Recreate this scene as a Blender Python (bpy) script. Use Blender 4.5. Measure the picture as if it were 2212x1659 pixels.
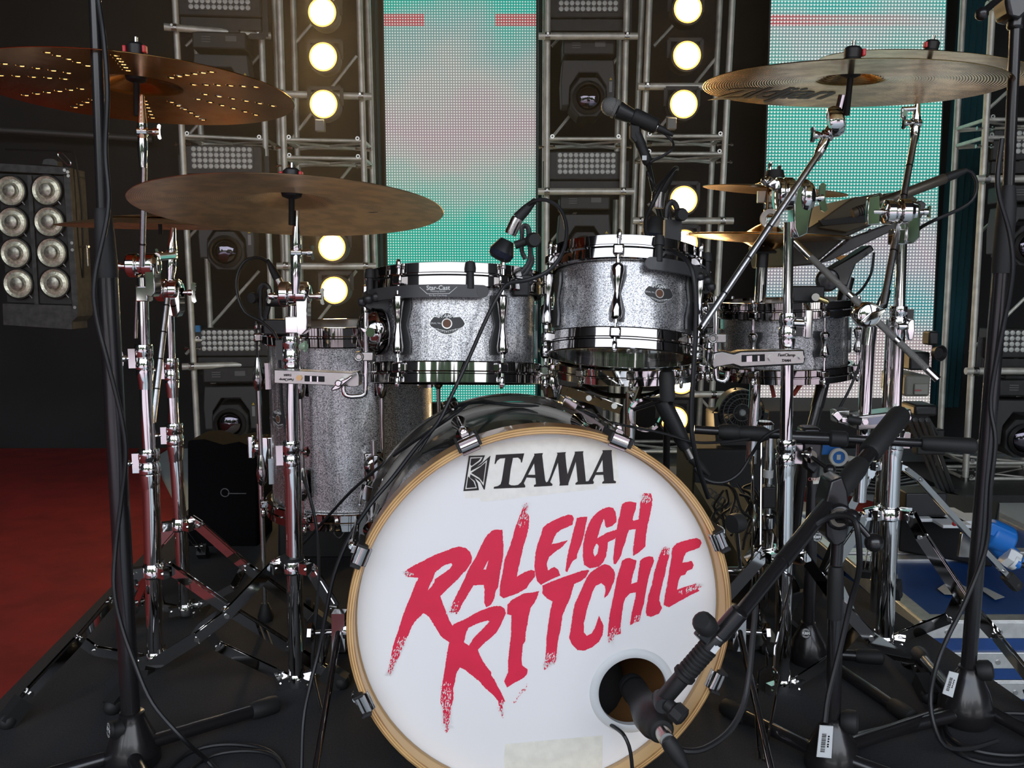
import bpy, bmesh, math, random
from mathutils import Vector as V, Matrix as M, Quaternion, noise
from mathutils.geometry import tessellate_polygon
random.seed(7)
pi = math.pi; rad = math.radians
for o in list(bpy.data.objects): bpy.data.objects.remove(o)
S = bpy.context.scene; COL = S.collection
# ------------------------------------------------------------ camera, sky, exposure
H = .76; PITCH = rad(7.2); F = 1850.0
cd = bpy.data.cameras.new('camera'); cam = bpy.data.objects.new('camera', cd); COL.objects.link(cam)
cam.location = (0, 0, H); cam.rotation_euler = (pi/2-PITCH, 0, 0)
cd.sensor_fit = 'HORIZONTAL'; cd.sensor_width = 36; cd.lens = F/2212*36; cd.clip_start = .02; cd.clip_end = 200
S.camera = cam
S.view_settings.view_transform = 'Standard'; S.view_settings.look = 'None'
S.view_settings.gamma = 1; S.view_settings.use_curve_mapping = False
S.view_settings.exposure = 0.0
w = bpy.data.worlds.new('overcast_sky'); S.world = w; w.use_nodes = True
nt = w.node_tree; nt.nodes.clear()
tc = nt.nodes.new('ShaderNodeTexCoord'); sx = nt.nodes.new('ShaderNodeSeparateXYZ')
cr = nt.nodes.new('ShaderNodeValToRGB'); bg = nt.nodes.new('ShaderNodeBackground'); wo = nt.nodes.new('ShaderNodeOutputWorld')
nz = nt.nodes.new('ShaderNodeTexNoise'); nz.inputs['Scale'].default_value = 2.2; nz.inputs['Detail'].default_value = 4
mx = nt.nodes.new('ShaderNodeMix'); mx.data_type = 'RGBA'; mx.blend_type = 'MULTIPLY'; mx.inputs[0].default_value = .35
nt.links.new(tc.outputs['Generated'], sx.inputs[0]); nt.links.new(sx.outputs['Z'], cr.inputs[0])
nt.links.new(tc.outputs['Generated'], nz.inputs['Vector'])
e = cr.color_ramp.elements; e[0].position = 0; e[0].color = (.88, .87, .86, 1); e[1].position = .8; e[1].color = (.62, .74, .95, 1)
nt.links.new(cr.outputs[0], mx.inputs[6]); nt.links.new(nz.outputs['Fac'], mx.inputs[7])
nt.links.new(mx.outputs[2], bg.inputs[0]); bg.inputs[1].default_value = 4.3
nt.links.new(bg.outputs[0], wo.inputs[0])

# ------------------------------------------------------------ pixel -> point helpers
def ray(px, py):
    a = (px-1106)/F; b = (829.5-py)/F
    return V((a, math.cos(PITCH)+b*math.sin(PITCH), -math.sin(PITCH)+b*math.cos(PITCH)))
def P(px, py, Y):
    d = ray(px, py); return V((0, 0, H))+d*(Y/d.y)
def G(px, py, z=0.0):
    d = ray(px, py); return V((0, 0, H))+d*((z-H)/d.z)
def K(px, Y): return px*Y/F*1.0          # pixels -> metres at depth Y
def PL(*pts): return [P(*p) for p in pts]
# ------------------------------------------------------------ materials
MATS = {}
def mat(name, col, rough=.5, metal=0., spec=.5, coat=0., emit=None, es=0., noise_amt=0., noise_scale=30., bump=0., bump_scale=60., aniso=0.):
    if name in MATS: return MATS[name]
    m = bpy.data.materials.new(name); m.use_nodes = True; n = m.node_tree; b = n.nodes['Principled BSDF']
    b.inputs['Base Color'].default_value = (*col, 1); b.inputs['Roughness'].default_value = rough
    b.inputs['Metallic'].default_value = metal; b.inputs['Specular IOR Level'].default_value = spec
    b.inputs['Coat Weight'].default_value = coat; b.inputs['Coat Roughness'].default_value = .04
    if aniso: b.inputs['Anisotropic'].default_value = aniso
    if emit: b.inputs['Emission Color'].default_value = (*emit, 1); b.inputs['Emission Strength'].default_value = es
    if noise_amt or bump:
        t = n.nodes.new('ShaderNodeTexCoord'); z = n.nodes.new('ShaderNodeTexNoise'); z.inputs['Scale'].default_value = noise_scale
        z.inputs['Detail'].default_value = 6; n.links.new(t.outputs['Object'], z.inputs['Vector'])
        if noise_amt:
            x = n.nodes.new('ShaderNodeMix'); x.data_type = 'RGBA'; x.blend_type = 'MIX'
            x.inputs[6].default_value = (*[c*(1-noise_amt) for c in col], 1); x.inputs[7].default_value = (*[min(1, c*(1+noise_amt)) for c in col], 1)
            r = n.nodes.new('ShaderNodeMapRange'); r.inputs[1].default_value = .35; r.inputs[2].default_value = .65
            n.links.new(z.outputs['Fac'], r.inputs[0]); n.links.new(r.outputs[0], x.inputs[0]); n.links.new(x.outputs[2], b.inputs['Base Color'])
        if bump:
            z2 = n.nodes.new('ShaderNodeTexNoise'); z2.inputs['Scale'].default_value = bump_scale; n.links.new(t.outputs['Object'], z2.inputs['Vector'])
            bp = n.nodes.new('ShaderNodeBump'); bp.inputs['Strength'].default_value = bump; bp.inputs['Distance'].default_value = .002
            n.links.new(z2.outputs['Fac'], bp.inputs['Height']); n.links.new(bp.outputs[0], b.inputs['Normal'])
    MATS[name] = m; return m
CHROME = mat('chrome', (.8, .79, .78), .05, 1)
SATIN = mat('satin_cast_metal', (.5, .49, .47), .25, 1, noise_amt=.08)
NICKEL = mat('black_nickel', (.42, .4, .39), .05, 1)
ROD = mat('brushed_steel', (.62, .62, .63), .3, 1, noise_amt=.1, noise_scale=200)
BRASS = mat('brass_washer', (.8, .65, .3), .25, 1)
ALU = mat('truss_aluminium', (.72, .71, .64), .5, .6, noise_amt=.14, noise_scale=18, bump=.15)
BLACKP = mat('black_plastic', (.016, .016, .017), .42, bump=.1, bump_scale=400)
BLACKM = mat('black_powder_coat', (.014, .013, .014), .27, spec=.6, coat=.2)
RUBBER = mat('black_rubber', (.013, .013, .013), .62)
CABLE = mat('cable_jacket', (.012, .012, .013), .45)
GREYP = mat('grey_plastic', (.045, .045, .046), .5)
HOUSE = mat('lamp_housing_black', (.022, .022, .022), .5, noise_amt=.2)
DARK = mat('dark_interior', (.006, .006, .006), .8)
WHITE = mat('white_print', (.75, .77, .75), .5)
WHITEP = mat('white_plastic', (.7, .72, .72), .4)
BLACKINK = mat('black_ink', (.012, .009, .008), .25, noise_amt=.5, noise_scale=40)
REDP = mat('red_plastic', (.55, .03, .04), .4)
BLUEP = mat('blue_plastic', (.012, .16, .55), .35)
LENSM = mat('lens_glass', (.1, .09, .12), .03, 1.0, coat=1)
TAPE = mat('cream_tape', (.84, .82, .72), .45, noise_amt=.05, noise_scale=60, bump=.2, bump_scale=200)
REDINK = mat('red_paint', (.77, .018, .065), .45, noise_amt=.04)
HEADW = mat('white_drum_skin', (.9, .89, .88), .4, coat=.12)

def ringed(name, col, rough, metal, scale, strength, col2=None, dist=.001):
    """metal with fine concentric lathe grooves about the object's own Z axis"""
    m = mat(name, col, rough, metal); n = m.node_tree; b = n.nodes['Principled BSDF']
    t = n.nodes.new('ShaderNodeTexCoord'); s = n.nodes.new('ShaderNodeSeparateXYZ'); n.links.new(t.outputs['Object'], s.inputs[0])
    c = n.nodes.new('ShaderNodeCombineXYZ'); n.links.new(s.outputs['X'], c.inputs[0]); n.links.new(s.outputs['Y'], c.inputs[1])
    l = n.nodes.new('ShaderNodeVectorMath'); l.operation = 'LENGTH'; n.links.new(c.outputs[0], l.inputs[0])
    k = n.nodes.new('ShaderNodeMath'); k.operation = 'MULTIPLY'; k.inputs[1].default_value = scale; n.links.new(l.outputs['Value'], k.inputs[0])
    q = n.nodes.new('ShaderNodeMath'); q.operation = 'SINE'; n.links.new(k.outputs[0], q.inputs[0])
    z = n.nodes.new('ShaderNodeTexNoise'); z.inputs['Scale'].default_value = 25; n.links.new(t.outputs['Object'], z.inputs['Vector'])
    k2 = n.nodes.new('ShaderNodeMath'); k2.operation = 'MULTIPLY'; n.links.new(q.outputs[0], k2.inputs[0]); n.links.new(z.outputs['Fac'], k2.inputs[1])
    bp = n.nodes.new('ShaderNodeBump'); bp.inputs['Strength'].default_value = strength; bp.inputs['Distance'].default_value = dist
    n.links.new(k2.outputs[0], bp.inputs['Height']); n.links.new(bp.outputs[0], b.inputs['Normal'])
    x = n.nodes.new('ShaderNodeMix'); x.data_type = 'RGBA'; x.inputs[6].default_value = (*col, 1); x.inputs[7].default_value = (*(col2 or [v*.75 for v in col]), 1)
    r = n.nodes.new('ShaderNodeMapRange'); r.inputs[1].default_value = .4; r.inputs[2].default_value = .6
    n.links.new(z.outputs['Fac'], r.inputs[0]); n.links.new(r.outputs[0], x.inputs[0]); n.links.new(x.outputs[2], b.inputs['Base Color'])
    return m
CYM_EFX = ringed('orange_bronze', (.95, .5, .17), .2, 1, 2600, .10, (.8, .38, .11))
CYM_DARK = ringed('aged_bronze', (.88, .62, .36), .36, 1, 1900, .22)
CYM_GOLD = ringed('bright_bronze', (.85, .56, .24), .18, 1, 1500, .16)
CYM_HAT = ringed('hat_bronze', (.8, .46, .16), .22, 1, 2200, .14)
def sparkle():
    m = mat('silver_sparkle_wrap', (.2, .2, .21), .36, .9, coat=1); n = m.node_tree; b = n.nodes['Principled BSDF']
    t = n.nodes.new('ShaderNodeTexCoord'); v = n.nodes.new('ShaderNodeTexVoronoi'); v.inputs['Scale'].default_value = 750
    n.links.new(t.outputs['Object'], v.inputs['Vector'])
    r = n.nodes.new('ShaderNodeValToRGB'); e = r.color_ramp.elements; e[0].color = (.06, .06, .065, 1); e[1].color = (.95, .95, .97, 1); e[0].position = .12; e[1].position = .9
    n.links.new(v.outputs['Color'], r.inputs[0]); n.links.new(r.outputs[0], b.inputs['Base Color'])
    bp = n.nodes.new('ShaderNodeBump'); bp.inputs['Strength'].default_value = .35; bp.inputs['Distance'].default_value = .0005
    n.links.new(v.outputs['Color'], bp.inputs['Height']); n.links.new(bp.outputs[0], b.inputs['Normal'])
    return m
SPARK = sparkle()
def wood():
    m = mat('maple_hoop', (.6, .34, .13), .35, coat=.35); n = m.node_tree; b = n.nodes['Principled BSDF']
    t = n.nodes.new('ShaderNodeTexCoord'); s = n.nodes.new('ShaderNodeSeparateXYZ'); n.links.new(t.outputs['Object'], s.inputs[0])
    c = n.nodes.new('ShaderNodeCombineXYZ'); n.links.new(s.outputs['X'], c.inputs[0]); n.links.new(s.outputs['Y'], c.inputs[1])
    l = n.nodes.new('ShaderNodeVectorMath'); l.operation = 'LENGTH'; n.links.new(c.outputs[0], l.inputs[0])
    k = n.nodes.new('ShaderNodeMath'); k.operation = 'MULTIPLY'; k.inputs[1].default_value = 2*pi/.0032; n.links.new(l.outputs['Value'], k.inputs[0])
    q = n.nodes.new('ShaderNodeMath'); q.operation = 'SINE'; n.links.new(k.outputs[0], q.inputs[0])
    z = n.nodes.new('ShaderNodeTexNoise'); z.inputs['Scale'].default_value = 14; z.inputs['Detail'].default_value = 8; n.links.new(t.outputs['Object'], z.inputs['Vector'])
    a = n.nodes.new('ShaderNodeMath'); a.operation = 'MULTIPLY_ADD'; a.inputs[1].default_value = .28; n.links.new(q.outputs[0], a.inputs[0]); n.links.new(z.outputs['Fac'], a.inputs[2])
    r = n.nodes.new('ShaderNodeValToRGB'); e = r.color_ramp.elements; e[0].color = (.34, .16, .05, 1); e[1].color = (.74, .47, .2, 1); e[0].position = .22; e[1].position = .68
    n.links.new(a.outputs[0], r.inputs[0]); n.links.new(r.outputs[0], b.inputs['Base Color']); return m
WOOD = wood()
# ------------------------------------------------------------ mesh builder
def frame(a):
    a = a.normalized(); r = V((0, 0, 1)) if abs(a.z) < .9 else V((1, 0, 0))
    x = r.cross(a).normalized(); return x, a.cross(x).normalized(), a
class MB:
    def __init__(s): s.v = []; s.f = []; s.sm = []
    def add(s, vs, fs, smooth=True):
        n = len(s.v); s.v += [V(p) for p in vs]; s.f += [tuple(i+n for i in f) for f in fs]; s.sm += [smooth]*len(fs); return s
    def lathe(s, c, axis, prof, n=24, closed=False, smooth=True, cap=True):
        x, y, a = frame(V(axis)); c = V(c); vs = []; fs = []
        for r, h in prof:
            for i in range(n):
                t = 2*pi*i/n; vs.append(c+a*h+x*(r*math.cos(t))+y*(r*math.sin(t)))
        m = len(prof)
        for j in range(m if closed else m-1):
            k = (j+1) % m
            for i in range(n): fs.append((j*n+i, j*n+(i+1) % n, k*n+(i+1) % n, k*n+i))
        if not closed:
            if cap and prof[0][0] > 1e-5: fs.append(tuple(range(n-1, -1, -1)))
            if cap and prof[-1][0] > 1e-5: fs.append(tuple((m-1)*n+i for i in range(n)))
        b = len(s.f); s.add(vs, fs, smooth)
        if not closed:
            for q in range(b+(m-1)*n, len(s.f)): s.sm[q] = False
        return s
    def tube(s, p, q, r, r2=None, n=12, smooth=True):
        p = V(p); q = V(q); d = (q-p).length
        if d < 1e-6: return s
        return s.lathe(p, q-p, [(r, 0), (r if r2 is None else r2, d)], n, smooth=smooth)
    def path(s, pts, r, n=8, smooth=True, flat=None):
        pts = [V(p) for p in pts]
        if smooth and len(pts) > 2:
            q = [pts[0]*2-pts[1]]+pts+[pts[-1]*2-pts[-2]]; out = []
            for i in range(1, len(q)-2):
                a, b, c, d = q[i-1:i+3]; st = max(3, min(10, int((c-b).length/.012)))
                for k in range(st):
                    t = k/st; out.append(.5*((2*b)+(c-a)*t+(2*a-5*b+4*c-d)*t*t+(3*b-a-3*c+d)*t*t*t))
            out.append(pts[-1]); pts = out
        vs = []; fs = []; x = None; m = len(pts)
        for i, p in enumerate(pts):
            t = (pts[min(i+1, m-1)]-pts[max(i-1, 0)]).normalized()
            if x is None: x = frame(t)[0]
            x = (x-t*x.dot(t)).normalized(); y = t.cross(x)
            rr = r(i/(m-1)) if callable(r) else r
            for k in range(n):
                th = 2*pi*k/n; vs.append(p+x*(rr*math.cos(th))+y*(rr*math.sin(th)))
        for i in range(m-1):
            for k in range(n): fs.append((i*n+k, i*n+(k+1) % n, (i+1)*n+(k+1) % n, (i+1)*n+k))
        fs += [tuple(range(n-1, -1, -1)), tuple((m-1)*n+k for k in range(n))]
        return s.add(vs, fs)
    def box(s, c, size, R=None):
        c = V(c); R = R or M.Identity(3); h = V(size)/2
        vs = [c+R @ V((sx*h.x, sy*h.y, sz*h.z)) for sx in (-1, 1) for sy in (-1, 1) for sz in (-1, 1)]
        return s.add(vs, [(0, 1, 3, 2), (4, 6, 7, 5), (0, 4, 5, 1), (2, 3, 7, 6), (0, 2, 6, 4), (1, 5, 7, 3)], False)
    def bar(s, p, q, w, h, up=(0, 0, 1)):
        p = V(p); q = V(q); a = (q-p).normalized(); u = V(up); x = a.cross(u)
        if x.length < 1e-4: x = a.cross(V((1, 0, 0)))
        x.normalize(); u = x.cross(a).normalized(); vs = []
        for c in (p, q):
            for sx, su in ((-1, -1), (1, -1), (1, 1), (-1, 1)): vs.append(c+x*(sx*w/2)+u*(su*h/2))
        return s.add(vs, [(3, 2, 1, 0), (4, 5, 6, 7), (0, 1, 5, 4), (1, 2, 6, 5), (2, 3, 7, 6), (3, 0, 4, 7)], False)
    def strip(s, pts, w, h, up=(0, 0, 1)):
        for a, b in zip(pts, pts[1:]): s.bar(a, b, w, h, up)
        return s
    def prism(s, pts, off, smooth=False):
        n = len(pts); pts = [V(p) for p in pts]; off = V(off)
        nn = V((0, 0, 0))
        for i in range(n): nn += pts[i].cross(pts[(i+1) % n])
        if nn.dot(off) > 0: pts = pts[::-1]
        tri = tessellate_polygon([pts]); b = len(s.f)
        s.add(pts+[p+off for p in pts], [t for t in tri]+[tuple(i+n for i in t[::-1]) for t in tri]+[(i, i+n, (i+1) % n+n, (i+1) % n) for i in range(n)], False)
        return s
    def sphere(s, c, r, n=14, sq=(1, 1, 1)):
        k = n//2; pr = [(r*math.sin(pi*i/k), -r*math.cos(pi*i/k)) for i in range(k+1)]
        b = len(s.v); s.lathe((0, 0, 0), (0, 0, 1), [(max(a, 1e-6), h) for a, h in pr], n)
        for i in range(b, len(s.v)): s.v[i] = V(c)+V((s.v[i].x*sq[0], s.v[i].y*sq[1], s.v[i].z*sq[2]))
        return s
    def flat(s, loops, fn, maxlen=0):
        """filled outline (first loop outer, others holes) of 2-D points mapped by fn"""
        lo = [[V((x, y, 0)) for x, y in l] for l in loops]; tri = tessellate_polygon(lo); allp = [p for l in lo for p in l]
        if maxlen:
            out = []; stack = [[tuple(allp[i].xy) for i in t] for t in tri]
            while stack:
                t = stack.pop(); ls = [math.dist(t[i], t[(i+1) % 3]) for i in range(3)]; k = ls.index(max(ls))
                if ls[k] > maxlen:
                    a, b, c = t[k], t[(k+1) % 3], t[(k+2) % 3]; m = ((a[0]+b[0])/2, (a[1]+b[1])/2); stack += [[a, m, c], [m, b, c]]
                else: out.append(t)
            return s.add([fn(*p) for t in out for p in t], [(3*i, 3*i+1, 3*i+2) for i in range(len(out))], False)
        return s.add([fn(p.x, p.y) for p in allp], tri, False)
ROOT = {}
def mesh_of(mb, m, name, off=V((0, 0, 0))):
    me = bpy.data.meshes.new(name); me.from_pydata([tuple(v-off) for v in mb.v], [], mb.f)
    me.polygons.foreach_set('use_smooth', mb.sm)
    bm = bmesh.new(); bm.from_mesh(me); bmesh.ops.recalc_face_normals(bm, faces=bm.faces[:]); bm.to_mesh(me); bm.free()
    me.set_sharp_from_angle(angle=rad(38)); me.materials.append(m); me.update(); return me
def rootloc(o):
    return ROOT.get(o.name, V((0, 0, 0)))
def obj(name, mb, m, parent=None, label=None, cat=None, group=None, kind=None, bevel=0, xf=None):
    if parent is not None:
        off = rootloc(parent); o = bpy.data.objects.new(name, mesh_of(mb, m, name, off)); COL.objects.link(o); o.parent = parent; ROOT[o.name] = off
    else:
        xs = [v.x for v in mb.v]; ys = [v.y for v in mb.v]; off = V(((min(xs)+max(xs))/2, (min(ys)+max(ys))/2, min(v.z for v in mb.v)))
        if xf is not None: off = V((0, 0, 0))
        o = bpy.data.objects.new(name, mesh_of(mb, m, name, off)); COL.objects.link(o); o.location = off; ROOT[o.name] = off
    if label: o['label'] = label
    if cat: o['category'] = cat
    if group: o['group'] = group
    if kind: o['kind'] = kind
    if bevel:
        b = o.modifiers.new('bevel', 'BEVEL'); b.width = bevel; b.segments = 2; b.limit_method = 'ANGLE'; b.angle_limit = rad(35)
    return o
def thing(name, label, cat, loc=(0, 0, 0), group=None):
    o = bpy.data.objects.new(name, None); COL.objects.link(o); o.location = loc; o.empty_display_size = .05
    o['label'] = label; o['category'] = cat
    if group: o['group'] = group
    ROOT[o.name] = V(loc); return o
def place_mesh(name, me, parent, loc, rot=None):
    o = bpy.data.objects.new(name, me); COL.objects.link(o); o.parent = parent; o.location = V(loc)-rootloc(parent)
    ROOT[o.name] = V(loc)
    if rot is not None: o.rotation_euler = rot
    return o
def copy_tree(o, loc=None, rot=None, label=None):
    def rec(s, p):
        c = s.copy(); COL.objects.link(c); c.parent = p
        for ch in list(s.children): rec(ch, c)
        return c
    c = rec(o, None)
    if loc is not None: c.location = loc
    if rot is not None: c.rotation_euler = rot
    if label: c['label'] = label
    return c
_FONT_CACHE = {}
def text2d(s, size=1.0, shear=0.0, bold=0.0, align='CENTER', space=1.0):
    cu = bpy.data.curves.new('t', 'FONT'); cu.body = s; cu.size = size; cu.align_x = align; cu.align_y = 'CENTER'; cu.shear = shear; cu.offset = bold
    cu.space_character = space; cu.resolution_u = 3
    o = bpy.data.objects.new('t', cu); COL.objects.link(o); dg = bpy.context.evaluated_depsgraph_get(); me = bpy.data.meshes.new_from_object(o.evaluated_get(dg))
    vs = [(v.co.x, v.co.y) for v in me.vertices]; fs = [tuple(p.vertices) for p in me.polygons]
    bpy.data.objects.remove(o); bpy.data.curves.remove(cu); bpy.data.meshes.remove(me); return vs, fs
def text_on(mb, s, size, fn, **kw):
    vs, fs = text2d(s, size, **kw); mb.add([fn(x, y) for x, y in vs], fs, False); return mb
def planefn(c, x, y):
    c = V(c); x = V(x); y = V(y); return lambda a, b: c+x*a+y*b
# ============================================================ SETTING
BACKM = mat('black_backdrop_cloth', (.018, .018, .019), .9, noise_amt=.15, noise_scale=3)
FLOORW = mat('pale_stage_floor', (.5, .55, .55), .55, noise_amt=.05, noise_scale=4)
REDC = mat('red_carpet_pile', (.24, .014, .011), .85, noise_amt=.18, noise_scale=6, bump=.3, bump_scale=300)
MATC = mat('black_riser_carpet', (.022, .022, .024), .9, noise_amt=.25, noise_scale=300, bump=.3, bump_scale=500)
CONC = mat('forecourt_ground', (.5, .36, .35), .8, noise_amt=.1, noise_scale=1.5)
FZ = -.4
def st(name, mb, m, **k): return obj(name, mb, m, kind='structure', **k)
st('floor', MB().box((0, 1.9, FZ-.05), (13, 8.2, .1)), FLOORW)
st('wall_back', MB().box((0, 5.75, 1.8), (13, .1, 4.4)), BACKM)
st('wall_left', MB().box((-6.5, .6, 1.8), (.1, 10.8, 4.4)), BACKM)
st('wall_right', MB().box((6.5, .6, 1.8), (.1, 10.8, 4.4)), BACKM)
st('ceiling', MB().box((0, 1.7, 4.05), (13, 8.6, .1)), BACKM)
st('ground', MB().box((0, -20, -1.6), (90, 36, .1)), CONC)
# unseen trees and an added dark tower for the chrome to mirror
tl = MB(); rn = random.Random(2)
for i in range(46):
    a = rad(-178+176*i/45); r_ = rn.uniform(24, 30); hgt = rn.uniform(3.5, 9); tl.lathe((math.cos(a)*r_, math.sin(a)*r_, -1.5), (0, 0, 1), [(.3, 0), (.3, hgt*.3), (2.2, hgt*.42), (2.6, hgt*.6), (1.6, hgt*.85), (.2, hgt)], 9)
obj('tree_line', tl, mat('leaf_green', (.03, .055, .02), .9, noise_amt=.5, noise_scale=2), label='distant row of green trees out of view, for the chrome to mirror', cat='trees', kind='stuff')
sc_ = thing('reflection_tower', 'dark tower added behind the camera for the chrome to mirror', 'tower', (1.5, -9, -1.55))
obj('cabin', MB().box((1.5, -10, .2), (3.2, 1.8, 1.6)), HOUSE, sc_); obj('roof', MB().box((1.5, -10, 1.9), (3.8, 2.4, .12)), HOUSE, sc_)
for x in (-.2, 3.2):
    for y in (-11, -9): obj('post', MB().tube((x, y, -1.55), (x, y, 1.9), .05), ALU, sc_)
# red carpet pieces laid on the pale floor
def slab(px, z, t):
    pts = [G(x, y, z) if len((x, y)) else 0 for x, y in px]; return pts
lc = [G(335, 988, FZ), G(352, 1040, FZ), G(376, 1088, FZ)]; d = (lc[2]-lc[0]).normalized()
pts = [V((-6.4, 5.68, FZ)), V((lc[0].x-.02, 5.68, FZ)), lc[0], lc[1], lc[2], lc[2]+d*2.0, V((-.6, -1.6, FZ)), V((-6.4, -1.6, FZ))]
obj('red_carpet', MB().prism(pts, (0, 0, .006)), REDC, label='large red carpet on the stage floor left of the riser', cat='carpet')
up = [(1420, 990), (1552, 1003), (1666, 1035), (1735, 1053), (1815, 1068), (1990, 1112), (2165, 1166), (2212, 1180), (2420, 1255)]
lo = [(2420, 1330), (2212, 1222), (2120, 1190), (1980, 1145), (1830, 1105), (1730, 1082), (1650, 1068), (1550, 1048), (1400, 1042)]
obj('red_carpet', MB().prism([G(x, y, FZ) for x, y in up+lo], (0, 0, .006)), REDC, label='curving red carpet band across the pale floor at right', cat='carpet')
# thin pipe along the left of the backdrop
obj('wall_pipe', MB().tube(P(-60, 277, 5.55), P(330, 301, 5.6), K(7, 5.5), n=10), mat('dull_pipe', (.12, .12, .115), .5, .6), label='horizontal grey pipe high across the black backdrop at left', cat='pipe')
# drum riser (carpeted platform)
ra = [V((-.86, .85, 0)), V((-1.075, 2.85, 0)), V((.765, 2.85, 0)), V((.99, .85, 0))]
rt = thing('drum_riser', 'low platform with black carpet top under the whole drum kit', 'platform', (0, 1.9, FZ))
obj('carpet_top', MB().prism([p-V((0, 0, .012)) for p in ra], (0, 0, .012)), MATC, rt)
obj('deck', MB().prism([V((p.x*.995, p.y, -.09)) for p in ra], (0, 0, .077)), mat('deck_edge', (.05, .045, .04), .6), rt)
for p in ra:
    obj('leg', MB().bar(V((p.x*.95, p.y+(.06 if p.y < 1 else -.06), FZ)), V((p.x*.95, p.y+(.06 if p.y < 1 else -.06), -.09)), .05, .05), ALU, rt)

# ============================================================ LED SCREENS
def led_mat(name, pitch, tri, seed, base, prof, wid=1.0):
    """video-wall face: bright diode dots over a dim coloured image (object coords, metres: x right, z up)"""
    m = bpy.data.materials.new(name); m.use_nodes = True; n = m.node_tree; n.nodes.clear()
    o = n.nodes.new('ShaderNodeOutputMaterial'); em = n.nodes.new('ShaderNodeEmission'); n.links.new(em.outputs[0], o.inputs[0])
    t = n.nodes.new('ShaderNodeTexCoord'); s = n.nodes.new('ShaderNodeSeparateXYZ'); n.links.new(t.outputs['Object'], s.inputs[0])
    def mt(op, a, b=None, c=None):
        q = n.nodes.new('ShaderNodeMath'); q.operation = op
        for i, v in enumerate((a, b, c)):
            if v is None: continue
            if isinstance(v, (int, float)): q.inputs[i].default_value = v
            else: n.links.new(v, q.inputs[i])
        return q.outputs[0]
    fx = mt('SUBTRACT', mt('FRACT', mt('DIVIDE', s.outputs['X'], pitch)), .5); fz = mt('SUBTRACT', mt('FRACT', mt('DIVIDE', s.outputs['Z'], pitch)), .5)
    if tri:
        dd = mt('MAXIMUM', mt('ADD', mt('ABSOLUTE', fx), mt('MULTIPLY', fz, -.45)), mt('ABSOLUTE', fz)); thr = .25
    else:
        dd = mt('SQRT', mt('ADD', mt('MULTIPLY', fx, fx), mt('MULTIPLY', fz, fz))); thr = .23
    mr = n.nodes.new('ShaderNodeMapRange'); mr.inputs[1].default_value = thr-.06; mr.inputs[2].default_value = thr+.1; mr.inputs[3].default_value = 1; mr.inputs[4].default_value = 0
    n.links.new(dd, mr.inputs[0])
    # picture: vertical colour ramp distorted by noise
    nz = n.nodes.new('ShaderNodeTexNoise'); nz.inputs['Scale'].default_value = 2.2; nz.inputs['Detail'].default_value = 2
    mp = n.nodes.new('ShaderNodeMapping'); mp.inputs['Location'].default_value = (seed, 0, seed); n.links.new(t.outputs['Object'], mp.inputs[0]); n.links.new(mp.outputs[0], nz.inputs['Vector'])
    ht = mt('DIVIDE', s.outputs['Z'], base); u = mt('ADD', ht, mt('MULTIPLY', mt('SUBTRACT', nz.outputs['Fac'], .5), .32))
    r = n.nodes.new('ShaderNodeValToRGB'); el = r.color_ramp.elements
    while len(el) < len(prof): el.new(.5)
    for i, (p, c) in enumerate(prof): el[i].position = p; el[i].color = (*c, 1)
    n.links.new(u, r.inputs[0])
    # thin red band near the top of the picture
    dark = n.nodes.new('ShaderNodeMix'); dark.data_type = 'RGBA'; dark.inputs[0].default_value = .8; dark.inputs[6].default_value = (0, 0, 0, 1); n.links.new(r.outputs[0], dark.inputs[7])
    band = mt('COMPARE', s.outputs['Z'], base*.953, base*.014)
    rb = n.nodes.new('ShaderNodeMix'); rb.data_type = 'RGBA'; xr = mt('DIVIDE', s.outputs['X'], wid)
    bm_ = mt('MULTIPLY_ADD', xr, -.95, .95) if tri else mt('GREATER_THAN', mt('ABSOLUTE', mt('SUBTRACT', xr, .5)), .23)
    n.links.new(mt('MULTIPLY', band, mt('MULTIPLY', bm_, .85)), rb.inputs[0]); n.links.new(dark.outputs[2], rb.inputs[6]); rb.inputs[7].default_value = (.42, .03, .05, 1)
    lit = n.nodes.new('ShaderNodeMix'); lit.data_type = 'RGBA'; lit.inputs[0].default_value = .68; n.links.new(r.outputs[0], lit.inputs[6]); lit.inputs[7].default_value = (1.05, 1.05, 1.0, 1)
    fin = n.nodes.new('ShaderNodeMix'); fin.data_type = 'RGBA'; n.links.new(mr.outputs[0], fin.inputs[0]); n.links.new(rb.outputs[2], fin.inputs[6]); n.links.new(lit.outputs[2], fin.inputs[7])
    n.links.new(fin.outputs[2], em.inputs[0]); em.inputs[1].default_value = 1.0; return m
TEAL = (.02, .42, .33); GREY = (.36, .38, .36); PINK = (.40, .31, .34); BLU = (.05, .3, .33)
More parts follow.
